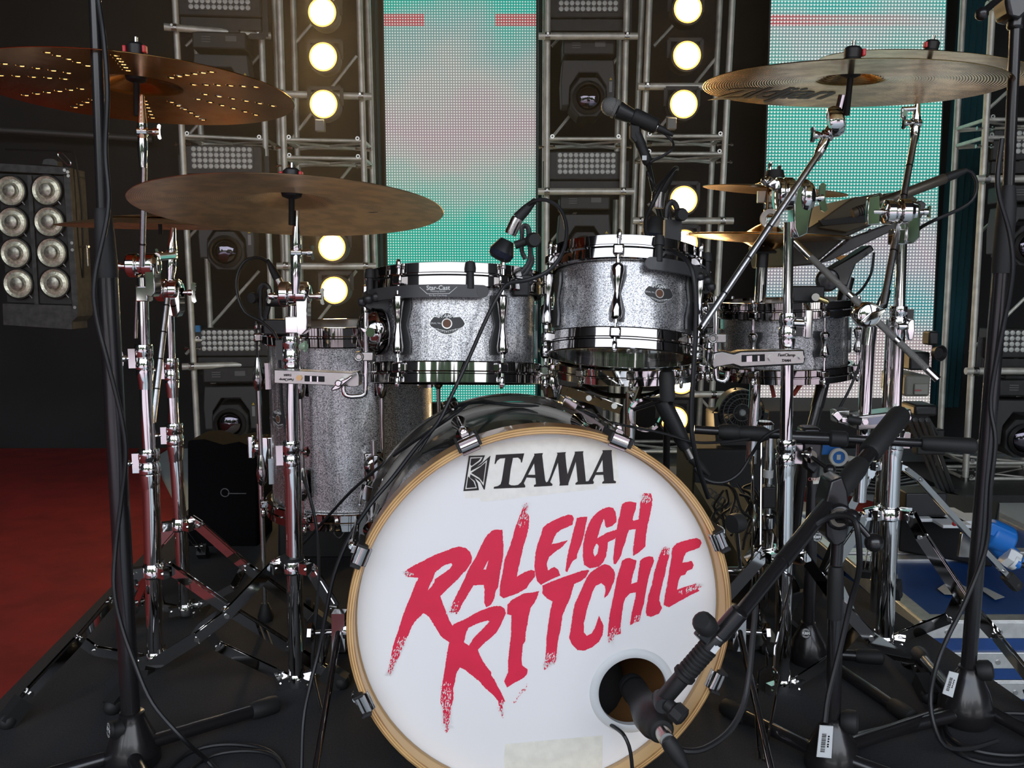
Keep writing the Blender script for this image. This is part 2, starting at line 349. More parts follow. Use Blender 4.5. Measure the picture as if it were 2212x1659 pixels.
def screen(x0t, x1t, x0b, x1b, yb, Y, pitch_px, tri, seed, prof, label):
    a = P(x0b, yb, Y); b = P(x1b, yb, Y); c = P(x1t, -40, Y); d = P(x0t, -40, Y)
    top = 3.0
    c = b+(c-b)*((top-b.z)/(c.z-b.z)); d = a+(d-a)*((top-a.z)/(d.z-a.z))
    t = thing('video_screen', label, 'screen', a)
    vis = P(x0t, 0, Y).z-a.z
    fm = led_mat('led_face_%d' % seed, K(pitch_px, Y)*1.0, tri, seed, vis, prof, b.x-a.x)
    obj('led_face', MB().prism([a, b, c, d], (0, .01, 0)), fm, t)
    fr = MB(); o = V((0, .012, 0)); w_ = .03
    for p, q in ((a, b), (b, c), (c, d), (d, a)): fr.bar(p+V((0, .035, 0)), q+V((0, .035, 0)), .06, .02, (p-q).cross(V((0, 1, 0))))
    obj('cabinet', fr.prism([a+V((0, .06, 0)), b+V((0, .06, 0)), c+V((0, .06, 0)), d+V((0, .06, 0))], (0, .05, 0)), HOUSE, t)
    return a, b, c, d
s1 = screen(828, 1158, 842, 1156, 868, 5.35, 5.5, False, 3, [(0, TEAL), (.45, (.01, .45, .33)), (.6, GREY), (.7, PINK), (.8, GREY), (.9, (.2, .36, .34)), (1, TEAL)], 'tall video screen of round diodes behind the left tom')
s2 = screen(1668, 2046, 1640, 2008, 875, 5.25, 6.7, True, 9, [(0, (.5, .46, .46)), (.14, PINK), (.25, BLU), (.4, (.35, .3, .36)), (.55, (.02, .36, .3)), (.75, TEAL), (.9, (.24, .36, .36)), (1, (.04, .4, .36))], 'tall video screen of arrow-shaped diodes behind the right cymbals')
# cloth legs hanging either side of the screens
TEALGLOW = mat('cloth_with_teal_glow', (.008, .075, .095), .55)  # black cloth with the screens' teal spill put into its colour
for i, (x0, x1, Y, lab) in enumerate([(800, 834, 5.3, 'narrow black cloth strip, teal glow painted in, left of the round-diode screen'), (1158, 1182, 5.3, 'narrow black cloth strip, teal glow painted in, right of the round-diode screen'),
                              (2010, 2075, 5.25, 'black cloth strip, teal glow painted in, right of the arrow-diode screen')]):
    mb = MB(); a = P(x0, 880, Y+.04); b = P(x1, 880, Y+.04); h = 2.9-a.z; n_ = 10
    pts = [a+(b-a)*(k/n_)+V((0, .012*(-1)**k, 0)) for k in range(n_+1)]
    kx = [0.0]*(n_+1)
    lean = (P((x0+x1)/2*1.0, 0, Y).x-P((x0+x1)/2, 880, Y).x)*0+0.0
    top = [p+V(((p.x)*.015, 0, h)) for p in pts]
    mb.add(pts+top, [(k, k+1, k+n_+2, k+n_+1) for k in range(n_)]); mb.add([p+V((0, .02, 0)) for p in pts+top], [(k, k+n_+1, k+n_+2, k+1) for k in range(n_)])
    obj('cloth_strip', mb, TEALGLOW, label=lab, cat='curtain')

# ============================================================ TRUSS TOWERS
RT = .0172
def tower(label, L, R, YL, YR, bars, pipes, diags, zfoot=FZ, right=True, lowx=None, depth=.3):
    def line(c, Y):
        a = P(c[0], 0, Y); b = P(c[1], 600, Y); d_ = (a-b)/(a.z-b.z); return lambda z: b+d_*(z-b.z)
    lf, rf = line(L, YL), line(R, YR); dz = V((0, depth, 0))
    base = lf(zfoot); t = thing('truss_tower', label, 'truss', V(((lf(zfoot).x+rf(zfoot).x)/2, (YL+YR)/2, zfoot)))
    zt = 3.1
    for f, o in ((lf, V((0, 0, 0))), (rf, V((0, 0, 0))), (lf, dz), (rf, dz)):
        obj('chord', MB().tube(f(zfoot+.02)+o, f(zt)+o, RT, n=14), ALU, t)
        obj('foot', MB().box(f(zfoot+.01)+o, (.07, .07, .02)).tube(f(zfoot)+o, f(zfoot+.06)+o, RT*1.3, n=12), SATIN, t)
    def zof(y, Y, x): return P(x, y, Y).z
    for y in bars:
        z = zof(y, YL, L[0])
        for o in (V((0, 0, 0)), dz): obj('crossbar', MB().tube(lf(z)+o, rf(z)+o, RT*.62, n=10), ALU, t)
        for f in (lf, rf): obj('crossbar', MB().tube(f(z), f(z)+dz, RT*.62, n=8), ALU, t)
        for a_, b_ in ((lf, rf), (rf, lf)): obj('brace', MB().tube(a_(z-.012), b_(z-.012)+dz, RT*.45, n=8), ALU, t)
        for f in (lf, rf):   # bolted sleeve
            c = f(z-.045); obj('bolt', MB().tube(c+V((-.04, 0, 0)), c+V((.04, 0, 0)), .006, n=6).tube(c+V((-.045, 0, 0)), c+V((-.035, 0, 0)), .011, n=6).tube(c+V((.035, 0, 0)), c+V((.045, 0, 0)), .011, n=6), SATIN, t)
            c = f(z)+(rf(z)-lf(z)).normalized()*(.03 if f is lf else -.03)+V((0, -.012, .012))
            obj('eye_plate', MB().lathe(c, (0, 1, 0), [(.006, 0), (.012, 0), (.012, .006), (.006, .006)], 10, closed=True), SATIN, t)
    for y in pipes:
        z = zof(y, YL, L[0]); a = lf(z); b = rf(z); u = (b-a).normalized(); o = V((0, -.036, 0))
        obj('lamp_pipe', MB().tube(a-u*.05+o, b+u*.06+o, .019, n=14), ALU, t)
        for f in (lf, rf):
            c = f(z); obj('pipe_clamp', MB().tube(c+V((0, 0, -.016)), c+V((0, 0, .016)), RT*1.35, n=12).tube(c+o-u*.014, c+o+u*.014, .024, n=12).box(c+V((0, -.02, 0)), (.02, .04, .024)).tube(c+o+V((0, -.02, .006)), c+o+V((0, -.034, .006)), .007, n=8), SATIN, t)
    for xa, ya, xb, yb in diags:
        obj('brace', MB().tube(P(xa, ya, YL+depth), P(xb, yb, YL+depth), RT*.55, n=8), ALU, t)
    return t
Dg = lambda l, r: [(r, 120, l, 298), (l, 100, r, -60), (r, 585, l, 765), (l, 520, r, 345)]
tower('leftmost truss tower, with spotlights and diode panels inside', (378, 409), (562, 584), 4.86, 5.0, [293, 735], [64, 790], Dg(402, 560)+[(574, 820, 455, 950)])
tower('truss tower with the left column of glowing lamps', (604, 622), (776, 793), 4.9, 4.96, [301, 340, 742], [206, 575], Dg(632, 770))
tower('truss tower between the round-diode screen and the lit lamps', (1183, 1180), (1354, 1340), 4.95, 4.95, [300, 740], [82, 415, 800], Dg(1192, 1338))
tower('truss tower with the right column of glowing lamps', (1403, 1379), (1582, 1551), 4.9, 4.9, [294, 332, 975, 1010], [190, 478, 850], [(1552, 118, 1412, 292), (1412, 100, 1560, -60), (1400, 440, 1534, 590), (1390, 720, 1530, 880)])
tower('truss tower at the right edge of the stage', (2145, 2110), (2375, 2320), 4.62, 4.62, [258, 297, 1000, 1034], [15, 388, 800], [(2130, 240, 2330, 60), (2120, 500, 2300, 330), (2095, 760, 2290, 570), (2090, 980, 2250, 800)])
obj('truss_base_plate', MB().box((3.05, 4.7, FZ+.02), (1.5, .8, .04)), HOUSE, label='black base board under the right edge truss tower', cat='board')
obj('truss_base_plate', MB().prism([P(1250, 1040, 4.78), P(1548, 1040, 4.78), P(1548, 1008, 4.78), P(1250, 1008, 4.78)], (0, .5, 0)), mat('grey_board', (.13, .14, .13), .6), label='grey base board under the right lamp tower', cat='board')

# ============================================================ STAGE LIGHTS ON THE TOWERS
def dome(r, h, n=12):
    return MB().lathe((0, 0, 0), (0, -1, 0), [(r, 0), (r*.92, h*.5), (r*.6, h*.85), (1e-4, h)], n)
DIODE = mat('diode_lens', (.62, .64, .6), .3, coat=.6)
lensme = mesh_of(dome(.0138, .005, 12), DIODE, 'diode_lens')
def led_bar_proto():
    t = thing('diode_panel', 'x', 'stage light', (0, 0, 0))
    w_, h_ = .44, .16
    obj('housing', MB().box((0, .05, 0), (w_, .1, h_)), HOUSE, t, bevel=.008)
    obj('lens_plate', MB().box((0, -.002, .012), (.34, .006, .125)), mat('lens_plate', (.03, .03, .03), .4), t)
    obj('bracket', MB().strip([(-w_/2-.012, .04, .03), (-w_/2-.012, .04, -.17), (w_/2+.012, .04, -.17), (w_/2+.012, .04, .03)], .03, .006, (0, 1, 0)).box((0, .05, -.115), (w_*.97, .08, .06)), HOUSE, t)
    for r_ in range(4):
        for c in range(11): place_mesh('lens', lensme, t, ((c-5)*.0302, -.005, .012+(1.5-r_)*.0305))
    return t
proto = led_bar_proto()
def put(pr, px, py, Y, label, yaw=0, first=False, sc=1.0, tilt=0):
    o = pr if first else copy_tree(pr)
    o.location = P(px, py, Y); o.rotation_euler = (tilt, 0, yaw); o.scale = (sc,)*3; o['label'] = label; return o
GB = 'diode panels mounted in the truss towers'
bars_ = [(480, 346, 4.85, 'diode panel in the leftmost tower, above the lower left cymbal', rad(5)), (499, 740, 4.85, 'diode panel in the leftmost tower beside the floor tom, blue tape on its corner', rad(3)), (474, 2, 4.85, 'diode panel at the top edge of the leftmost tower', rad(5)),
         (1267, 358, 4.95, 'diode panel right of the round-diode screen, level with the vocal microphone cable', 0), (1271, 6, 4.95, 'diode panel cut by the top edge, right of the round-diode screen', 0), (1290, 700, 5.0, 'diode panel hidden mostly behind the two rack toms', 0),
         (2238, 312, 4.6, 'diode panel cut by the right edge of the picture, upper one', -rad(4)), (2222, 742, 4.6, 'diode panel cut by the right edge of the picture, lower one', -rad(4))]
for i, (x, y, Y, lb, yw) in enumerate(bars_):
    o = put(proto, x, y, Y+.03, lb, yw, i == 0); o['group'] = GB
# moving heads
def mh_proto():
    t = thing('moving_head', 'x', 'stage light', (0, 0, 0))
    b = MB().box((0, .06, .28), (.27, .2, .085)).box((0, .06, .335), (.2, .14, .03)); obj('base', b, HOUSE, t, bevel=.008)
    obj('bracket', MB().box((0, .06, .355), (.3, .05, .012)).tube((-.05, .06, .35), (-.05, .06, .42), .008).tube((.05, .06, .35), (.05, .06, .42), .008), SATIN, t)
    for x in (-.05, .05): obj('hook_clamp', MB().lathe((x-.012, .02, .44), (1, 0, 0), [(.02, 0), (.03, 0), (.03, .024), (.02, .024)], 12, closed=True), HOUSE, t)
    pr = MB(); k = MB()
    for (w0, z) in (): pass
    FP = mat('faint_print', (.14, .14, .14), .6)
    for i in range(3): obj('print', MB().box((-.065, -.042, .295-.012*i), (.045, .002, .005)), FP, t)
    obj('print', MB().box((.06, -.042, .288), (.055, .002, .026)), FP, t)
    y0 = MB().prism([(-.135, -.02, .215), (.135, -.02, .215), (.145, -.02, .1), (.14, -.02, -.02), (.1, -.02, -.02), (.095, -.02, .08), (.05, -.02, .15), (-.05, -.02, .15), (-.095, -.02, .08), (-.1, -.02, -.02), (-.14, -.02, -.02), (-.145, -.02, .1)], (0, .14, 0))
    obj('yoke', y0, GREYP, t, bevel=.006)
    hd = MB().prism([(-.095, -.05, -.03), (-.095, -.05, .06), (-.05, -.05, .12), (.05, -.05, .12), (.095, -.05, .06), (.095, -.05, -.03), (.05, -.05, -.08), (-.05, -.05, -.08)], (0, .22, 0))
    obj('head', hd, HOUSE, t, bevel=.006)
    r_ = obj('lens_ring', MB().lathe((0, -.05, .015), (0, -1, 0), [(.085, -.02), (.085, .02), (.072, .03), (.066, .024), (.066, -.01)], 28), BLACKP, t)
    obj('lens', MB().lathe((0, -.058, .015), (0, -1, 0), [(.066, 0), (.055, .01), (.03, .018), (1e-4, .021)], 24), LENSM, r_)
    s_ = MB().prism([(.112, -.022, .05), (.128, -.022, .05), (.128, -.022, .105), (.112, -.022, .105)], (0, -.001, 0)); obj('sticker', s_, mat('grey_sticker', (.25, .25, .25), .5), t)
    s_ = MB().prism([(.112, -.022, .112), (.128, -.022, .112), (.12, -.022, .126)], (0, -.001, 0)); obj('sticker', s_, mat('yellow_sticker', (.6, .45, .05), .5), t)
    return t
mh = mh_proto(); GM = 'moving head spotlights hanging in the truss towers'
for i, (x, y, Y, lb, yw) in enumerate([(492, 550, 4.85, 'moving head spotlight in the leftmost tower, below the lower left cymbal', rad(6)), (502, 918, 4.85, 'moving head spotlight low in the leftmost tower, left of the floor tom', rad(6)), (482, 212, 4.85, 'moving head spotlight high in the leftmost tower, half behind the holed cymbal', rad(6)),
        (1269, 222, 4.95, 'moving head spotlight left of the vocal microphone', 0), (1261, 550, 4.95, 'moving head spotlight just above the right rack tom', 0), (1258, 925, 5.0, 'moving head spotlight hidden low behind the bass drum', 0),
        (2215, 540, 4.6, 'moving head spotlight at the right edge, upper one', -rad(6)), (2202, 952, 4.6, 'moving head spotlight at the right edge, lower one', -rad(6))]):
    o = put(mh, x, y, Y+.05, lb, yw, i == 0, 1.06); o['group'] = GM
# lit lamp columns
GLOW = mat('lit_lamp_glass', (1, .8, .5), .3, emit=(1, .66, .3), es=75)
HALO = mat('lamp_halo', (1, .6, .2), .4, emit=(1, .36, .05), es=.95)  # orange halo around each lamp, made as a faintly glowing ring
def lamp_proto():
    t = thing('lit_lamp', 'x', 'stage light', (0, 0, 0)); r = .075
    obj('housing', MB().lathe((0, 0, 0), (0, 1, 0), [(r, -.012), (r+.01, -.012), (r+.012, .03), (r+.008, .09), (r*.7, .14), (r*.5, .17), (1e-4, .172)], 28), HOUSE, t)
    g = obj('lamp_glass', MB().lathe((0, -.012, 0), (0, -1, 0), [(r*.88, 0), (r*.8, .004), (r*.5, .012), (1e-4, .014)], 28), GLOW, t)
    obj('halo_ring', MB().lathe((0, 0, 0), (0, -1, 0), [(r*.87, .0125), (r*1.0, .0135), (r*1.01, .0), (r*.87, .0)], 28, closed=True), HALO, t)
    obj('hanger', MB().strip([(-r-.014, .04, 0), (-r-.014, .04, r+.02), (r+.014, .04, r+.02), (r+.014, .04, 0)], .02, .004, (0, 1, 0)), HOUSE, t)
    return t
lp = lamp_proto(); GL = 'glowing lamps in two columns on the truss towers'
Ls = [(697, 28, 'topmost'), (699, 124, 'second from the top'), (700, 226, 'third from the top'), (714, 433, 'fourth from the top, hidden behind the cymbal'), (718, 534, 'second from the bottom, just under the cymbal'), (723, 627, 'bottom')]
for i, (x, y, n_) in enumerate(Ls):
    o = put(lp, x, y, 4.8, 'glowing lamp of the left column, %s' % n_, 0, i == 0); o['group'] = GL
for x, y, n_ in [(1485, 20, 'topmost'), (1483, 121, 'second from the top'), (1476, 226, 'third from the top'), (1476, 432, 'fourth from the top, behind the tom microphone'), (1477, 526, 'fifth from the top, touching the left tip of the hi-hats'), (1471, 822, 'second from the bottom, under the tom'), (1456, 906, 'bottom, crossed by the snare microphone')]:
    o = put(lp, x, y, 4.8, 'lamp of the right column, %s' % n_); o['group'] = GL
# small clip blocks below third lamps
for x, y, lb in ((692, 272, 'small grey clamp block under the third lamp of the left column'), (1450, 268, 'small grey clamp block under the third lamp of the right column')):
    c = P(x, y, 4.8); obj('clamp_block', MB().box(c, (.05, .05, .06)).tube(c+V((-.03, 0, .035)), c+V((.03, 0, .035)), .008), mat('dull_clamp', (.2, .2, .19), .5, .4), label=lb, cat='clamp', bevel=.004)
# ------------------------------------------------------------ eight-lamp blinder
def blinder():
    Y = 4.2; t = thing('blinder_light', 'big eight-lamp blinder light hanging before the black backdrop, unlit', 'stage light', P(80, 700, Y))
    fr = [(-14, 358), (150, 362), (168, 682), (154, 716), (10, 708)]
    q = lambda x, y, d=0: P(x, y, Y)+V((0, d, 0))
    obj('housing', MB().prism([q(-10, 372, .02), q(136, 378, .02), q(155, 660, .02), q(10, 655, .02)], (0, .12, 0)), HOUSE, t, bevel=.004)
    fm = mat('blinder_frame', (.06, .06, .058), .45, .3, noise_amt=.3)
    obj('top_rail', MB().prism([q(-14, 352), q(150, 362), q(151, 378), q(-13, 370)], (0, .15, 0)), fm, t, bevel=.003)
    obj('side_rail', MB().prism([q(136, 378), q(151, 378), q(169, 665), q(168, 684), q(152, 700), q(155, 660)], (0, .15, 0)), fm, t, bevel=.003)
    obj('bottom_rail', MB().prism([q(4, 655), q(155, 660), q(157, 712), q(6, 702)], (0, .15, 0)), fm, t, bevel=.003)
    obj('divider', MB().bar(q(61, 378, .015), q(77, 660, .015), .02, .012, (0, 1, 0)), fm, t)
    obj('handle', MB().prism([q(80, 352, .04), q(84, 343, .04), q(92, 340, .04), q(107, 341, .04), q(114, 346, .04), q(115, 356, .04)], (0, .05, 0)), fm, t)
    rf = mat('lamp_reflector', (.78, .76, .6), .32, .6, noise_amt=.25, noise_scale=90, bump=.6, bump_scale=120)
    for x, y in ((22, 412), (100, 411), (26, 480), (105, 479), (32, 547), (111, 546), (38, 613), (117, 612)):
        r = K(31, Y)
        l = obj('lamp', MB().lathe(q(x, y, .012), (0, -1, 0), [(r, 0), (r*.97, .012), (r*.8, .006), (r*.58, .01), (r*.5, .018), (r*.3, .024), (1e-4, .026)], 28), rf, t)
        obj('bulb_cap', MB().lathe(q(x, y, -.006), (0, -1, 0), [(r*.5, 0), (r*.42, .009), (r*.2, .013), (1e-4, .014)], 20), mat('lamp_cap', (.42, .4, .33), .3, .7, noise_amt=.4, noise_scale=60), l)
        obj('lamp_ring', MB().lathe(q(x, y, .01), (0, -1, 0), [(r, -.01), (r*1.08, -.01), (r*1.08, .012), (r, .014)], 28, closed=True), HOUSE, l)
        obj('clip', MB().bar(q(x+r*0+27, y+24, -.002), q(x+33, y+31, -.002), .008, .004), SATIN, l)
    for x, y in ((141, 368), (148, 372), (149, 380), (157, 525), (158, 540), (163, 664)): obj('bolt', MB().tube(q(x, y, -.001), q(x, y, -.008), K(3.5, Y), n=10), SATIN, t)
    obj('tee_handle', MB().tube(q(168, 533, .02), q(192, 533, .0), K(2.5, Y)).tube(q(187, 530, 0), q(190, 575, 0), K(1.8, Y)), SATIN, t)
    obj('safety_hook', MB().path([q(125, 332), q(133, 330), q(152, 350), q(148, 356), q(128, 340), q(125, 332)], K(2, Y), 6), SATIN, t)
    obj('safety_cable', MB().path([q(-14, 316, .1), q(60, 318, .1), q(125, 322, .1), q(150, 335, .05), q(163, 420, .05), q(168, 520, .05), q(167, 600, .06)], K(2.2, Y), 6), CABLE, t)
blinder()

# ------------------------------------------------------------ stage haze around the towers
hz = bpy.data.materials.new('stage_haze'); hz.use_nodes = True; n = hz.node_tree; n.nodes.clear()
o_ = n.nodes.new('ShaderNodeOutputMaterial'); vs_ = n.nodes.new('ShaderNodeVolumeScatter'); tc_ = n.nodes.new('ShaderNodeTexCoord'); sp_ = n.nodes.new('ShaderNodeSeparateXYZ'); n.links.new(tc_.outputs['Object'], sp_.inputs[0])
mr_ = n.nodes.new('ShaderNodeMapRange'); mr_.inputs[1].default_value = .2; mr_.inputs[2].default_value = 2.2; mr_.inputs[3].default_value = 0; mr_.inputs[4].default_value = .03; n.links.new(sp_.outputs['Z'], mr_.inputs[0]); 
mx_ = n.nodes.new('ShaderNodeMapRange'); mx_.inputs[1].default_value = .3; mx_.inputs[2].default_value = 1.5; mx_.inputs[3].default_value = 1; mx_.inputs[4].default_value = .15; n.links.new(sp_.outputs['X'], mx_.inputs[0])
mm_ = n.nodes.new('ShaderNodeMath'); mm_.operation = 'MULTIPLY'; n.links.new(mr_.outputs[0], mm_.inputs[0]); n.links.new(mx_.outputs[0], mm_.inputs[1]); n.links.new(mm_.outputs[0], vs_.inputs['Density'])
vs_.inputs['Anisotropy'].default_value = .3
vs_.inputs['Color'].default_value = (1, .93, .8, 1); n.links.new(vs_.outputs[0], o_.inputs['Volume'])
hb = MB().box((-.6, 4.45, 1.75), (9, 2.2, 4.25)); ho_ = obj('stage_haze', hb, hz, label='thin smoke haze hanging around the truss towers', cat='haze', kind='stuff')
# ============================================================ placed-in-own-frame parts
def objx(name, mb, m, parent=None, xf=None, label=None, cat=None, group=None, bevel=0):
    me = mesh_of(mb, m, name); o = bpy.data.objects.new(name, me); COL.objects.link(o)
    if parent is not None: o.parent = parent; o.matrix_local = M.Translation(-rootloc(parent)) @ xf
    else: o.matrix_world = xf
    if label: o['label'] = label
    if cat: o['category'] = cat
    if group: o['group'] = group
    if bevel:
        b = o.modifiers.new('bevel', 'BEVEL'); b.width = bevel; b.segments = 2; b.limit_method = 'ANGLE'; b.angle_limit = rad(35)
    return o
def basis(c, x, y, z):
    m = M.Identity(4)
    for i, v in enumerate((x, y, z)):
        for j in range(3): m[j][i] = v[j]
    for j in range(3): m[j][3] = c[j]
    return m
def rough_loop(pts, amp, step, seed):
    """brush-edge an outline given in pixels"""
    out = []; n = len(pts)
    for i in range(n):
        a = V((*pts[i], 0)); b = V((*pts[(i+1) % n], 0)); d = (b-a); L = d.length; k = max(1, int(L/step)); nr = V((-d.y, d.x, 0)).normalized() if L else V((0, 0, 0))
        for j in range(k):
            p = a+d*(j/k); v = noise.noise(V((p.x*.35, p.y*.35, seed)))*amp+noise.noise(V((p.x*1.1, p.y*1.1, seed+5)))*amp*.7
            if j: p = p+nr*v
            out.append((p.x, p.y))
    return out
# ============================================================ BASS DRUM
bC = P(1177, 1340, 1.15); th = rad(7.5)
ba = V((-math.sin(th), math.cos(th), -.02)).normalized(); bu = V((math.cos(th), math.sin(th), 0)); bv = bu.cross(ba).normalized()
RB = K(426, 1.15)*1.05
# solve radius so that the hoop projects 426 px wide (pitched camera: distance along the lens axis counts)
def depth(p): return p.y*math.cos(PITCH)-(p.z-H)*math.sin(PITCH)
RB = 426/F*depth(bC)*.992
bd = thing('bass_drum', 'silver sparkle bass drum with maple hoop and white front skin painted in red', 'drum', (bC.x, bC.y+.2, bC.z-RB))
X = basis(bC, bu, bv, -ba)    # local z towards the audience
LEN = .40
objx('shell', MB().lathe((0, 0, 0), (0, 0, -1), [(RB-.022, .032), (RB-.022, LEN-.03), (RB-.03, LEN-.03), (RB-.03, .032)], 72, closed=True), mat('dark_sparkle_wrap', (.028, .03, .032), .22, .5, coat=1), bd, X)
objx('shell_lining', MB().lathe((0, 0, 0), (0, 0, -1), [(RB-.031, .034), (RB-.031, LEN-.032)], 64, cap=False), mat('inner_ply', (.33, .15, .05), .6), bd, X)
hp = [(RB, .003), (RB-.003, 0), (RB-.0095, 0), (RB-.011, .003), (RB-.011, .04), (RB, .04)]
objx('front_hoop', MB().lathe((0, 0, 0), (0, 0, -1), hp, 96, closed=True), WOOD, bd, X)
objx('rear_hoop', MB().lathe((0, 0, 0), (0, 0, -1), [(RB, LEN-.04), (RB, LEN), (RB-.01, LEN), (RB-.01, LEN-.04)], 96, closed=True), mat('rear_hoop_gloss', (.1, .09, .08), .12, .7, coat=1), bd, X)
objx('hoop_inlay', MB().lathe((0, 0, 0), (0, 0, -1), [(RB+.0006, LEN-.033), (RB+.0012, LEN-.02), (RB+.0006, LEN-.007)], 96, cap=False), mat('silver_inlay', (.75, .74, .7), .14, .8), bd, X)
objx('batter_skin', MB().lathe((0, 0, 0), (0, 0, -1), [(RB-.012, LEN-.03), (1e-4, LEN-.031)], 48), mat('clear_skin', (.3, .28, .25), .4), bd, X)
# front skin with the port hole
HD = .031
hx = bC+ba*HD
def onhead(px, py, lift=0.0):
    d = ray(px, py); o = V((0, 0, H)); c = hx-ba*lift; t = (c-o).dot(ba)/d.dot(ba); p = o+d*t; q = p-bC; return (q.dot(bu), q.dot(bv))
hc = onhead(1366, 1492); hr = .0525; ho = .0645
N = 96; outer = [((RB-.0105)*math.cos(2*pi*i/N), (RB-.0105)*math.sin(2*pi*i/N)) for i in range(N)]
hole = [(hc[0]+hr*math.cos(2*pi*i/48), hc[1]+hr*math.sin(2*pi*i/48)) for i in range(48)]
objx('front_skin', MB().flat([outer, hole], lambda x, y: V((x, y, -HD))), HEADW, bd, X)
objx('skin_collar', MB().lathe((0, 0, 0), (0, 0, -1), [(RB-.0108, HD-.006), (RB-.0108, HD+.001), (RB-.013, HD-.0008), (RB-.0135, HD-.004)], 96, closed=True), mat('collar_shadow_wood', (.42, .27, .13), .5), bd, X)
objx('port_ring', MB().lathe((hc[0], hc[1], -HD), (0, 0, 1), [(hr-.001, -.006), (hr-.001, .003), (hr+.002, .0045), (ho-.003, .0035), (ho, .0006), (ho, -.001)], 64, cap=False), WHITEP, bd, X)
# tape patches
def patch(name, px, z, m, par=bd):
    return objx(name, MB().flat([[onhead(x, y) for x, y in px]], lambda x, y: V((x, y, -HD+z))), m, par, X)
def nib(pts, a=1.0): return rough_loop(pts, a, 6, 3)
patch('tape', nib([(1040, 960), (1265, 941), (1296, 945), (1298, 960), (1330, 973), (1338, 1045), (1290, 1050), (1290, 1056), (1040, 1084), (1036, 1076), (1005, 1076), (1003, 1060), (1010, 985)], .6), .0004, mat('cream_tape_patch', (.88, .85, .78), .5, noise_amt=.04, noise_scale=80))
patch('tape', nib([(1092, 1607), (1302, 1588), (1300, 1700), (1096, 1715), (1088, 1635)], .6), .0004, TAPE)
# painted lettering ---------------------------------------------------------
def A(*p): return [(820+x/5.267, 1040+y/5.267) for x, y in p]
def B_(*p): return [(1180+x/5.267, 1040+y/5.267) for x, y in p]
def C_(*p): return [(820+x/5.267, 1290+y/5.267) for x, y in p]
def D_(*p): return [(1180+x/5.267, 1190+y/5.267) for x, y in p]
R1 = A((285, 1030), (330, 990), (400, 950), (470, 915), (560, 868), (640, 830), (720, 800), (810, 765), (900, 738), (980, 755), (1030, 800), (1052, 870), (1040, 930), (990, 1000), (920, 1075), (860, 1140), (760, 1235), (690, 1302), (720, 1390), (760, 1490), (800, 1590), (830, 1640), (850, 1800), (795, 1830), (720, 1780), (690, 1750), (640, 1665), (560, 1535), (500, 1497), (420, 1570), (370, 1640), (330, 1740), (300, 1790), (280, 1840), (250, 1920), (215, 2000), (170, 2080), (128, 2170), (85, 2190), (100, 2130), (130, 2000), (150, 1880), (185, 1770), (215, 1690), (240, 1600), (270, 1510), (300, 1430), (360, 1290), (400, 1180), (442, 1096), (380, 1088), (320, 1088))
R1h = A((630, 1035), (700, 975), (760, 942), (815, 928), (828, 948), (790, 1000), (720, 1050), (628, 1110), (625, 1140), (590, 1195), (548, 1238), (570, 1180), (610, 1100))
A1 = A((1250, 590), (1275, 560), (1320, 547), (1398, 548), (1402, 640), (1410, 740), (1405, 850), (1385, 960), (1365, 1070), (1350, 1190), (1320, 1250), (1305, 1330), (1270, 1395), (1215, 1430), (1190, 1380), (1195, 1240), (1185, 1175), (1070, 1178), (1020, 1260), (985, 1320), (940, 1390), (900, 1480), (790, 1487), (830, 1380), (880, 1280), (960, 1120), (1000, 1020), (1040, 950), (1100, 850), (1150, 740), (1190, 660), (1225, 605))
A1h = A((1238, 895), (1225, 950), (1207, 1003), (1178, 1000), (1200, 965))
L1 = A((1680, 255), (1690, 285), (1668, 340), (1700, 400), (1698, 500), (1675, 620), (1640, 720), (1610, 850), (1585, 960), (1560, 1085), (1640, 1035), (1720, 1003), (1768, 1018), (1765, 1085), (1700, 1165), (1670, 1215), (1560, 1275), (1412, 1328), (1365, 1295), (1370, 1180), (1400, 1030), (1420, 900), (1450, 820), (1480, 740), (1520, 610), (1545, 520), (1590, 400), (1620, 320), (1650, 270))
E1 = A((1858, 525), (1900, 485), (1960, 450), (2050, 410), (2140, 376), (2185, 380), (2208, 415), (2195, 490), (2130, 520), (2060, 550), (2010, 590), (1985, 640), (1955, 715), (2020, 700), (2140, 668), (2080, 740), (2010, 790), (1950, 840), (1925, 860), (1900, 940), (1915, 1010), (1985, 970), (2030, 1000), (2055, 1070), (1990, 1095), (1900, 1140), (1835, 1176), (1790, 1130), (1772, 1060), (1760, 950), (1775, 800), (1800, 700), (1830, 620))
I1 = B_((348, 412), (400, 402), (467, 400), (440, 540), (420, 640), (395, 720), (350, 830), (345, 875), (300, 905), (270, 960), (240, 1030), (218, 1020), (232, 880), (250, 790), (275, 700), (300, 590), (330, 490))
G1 = B_((600, 335), (640, 308), (710, 288), (760, 300), (785, 340), (797, 400), (797, 460), (750, 505), (685, 525), (668, 500), (664, 450), (655, 425), (630, 480), (605, 555), (580, 645), (690, 580), (800, 545), (800, 600), (780, 650), (700, 690), (695, 760), (680, 850), (650, 910), (600, 968), (500, 987), (430, 950), (415, 850), (418, 720), (440, 600), (465, 520), (510, 425), (560, 370))
G1h = B_((572, 705), (597, 735), (582, 820), (550, 852), (533, 805), (545, 745))
H1 = B_((868, 252), (900, 232), (950, 226), (1025, 240), (1018, 310), (995, 370), (980, 430), (990, 445), (1050, 428), (1060, 330), (1070, 235), (1088, 205), (1110, 130), (1190, 135), (1208, 210), (1195, 300), (1175, 400), (1150, 500), (1130, 640), (1125, 740), (1060, 800), (988, 845), (985, 790), (1000, 660), (1018, 540), (940, 550), (920, 600), (900, 680), (870, 760), (845, 850), (790, 940), (765, 935), (760, 880), (780, 700), (800, 560), (815, 460), (840, 360), (850, 290))
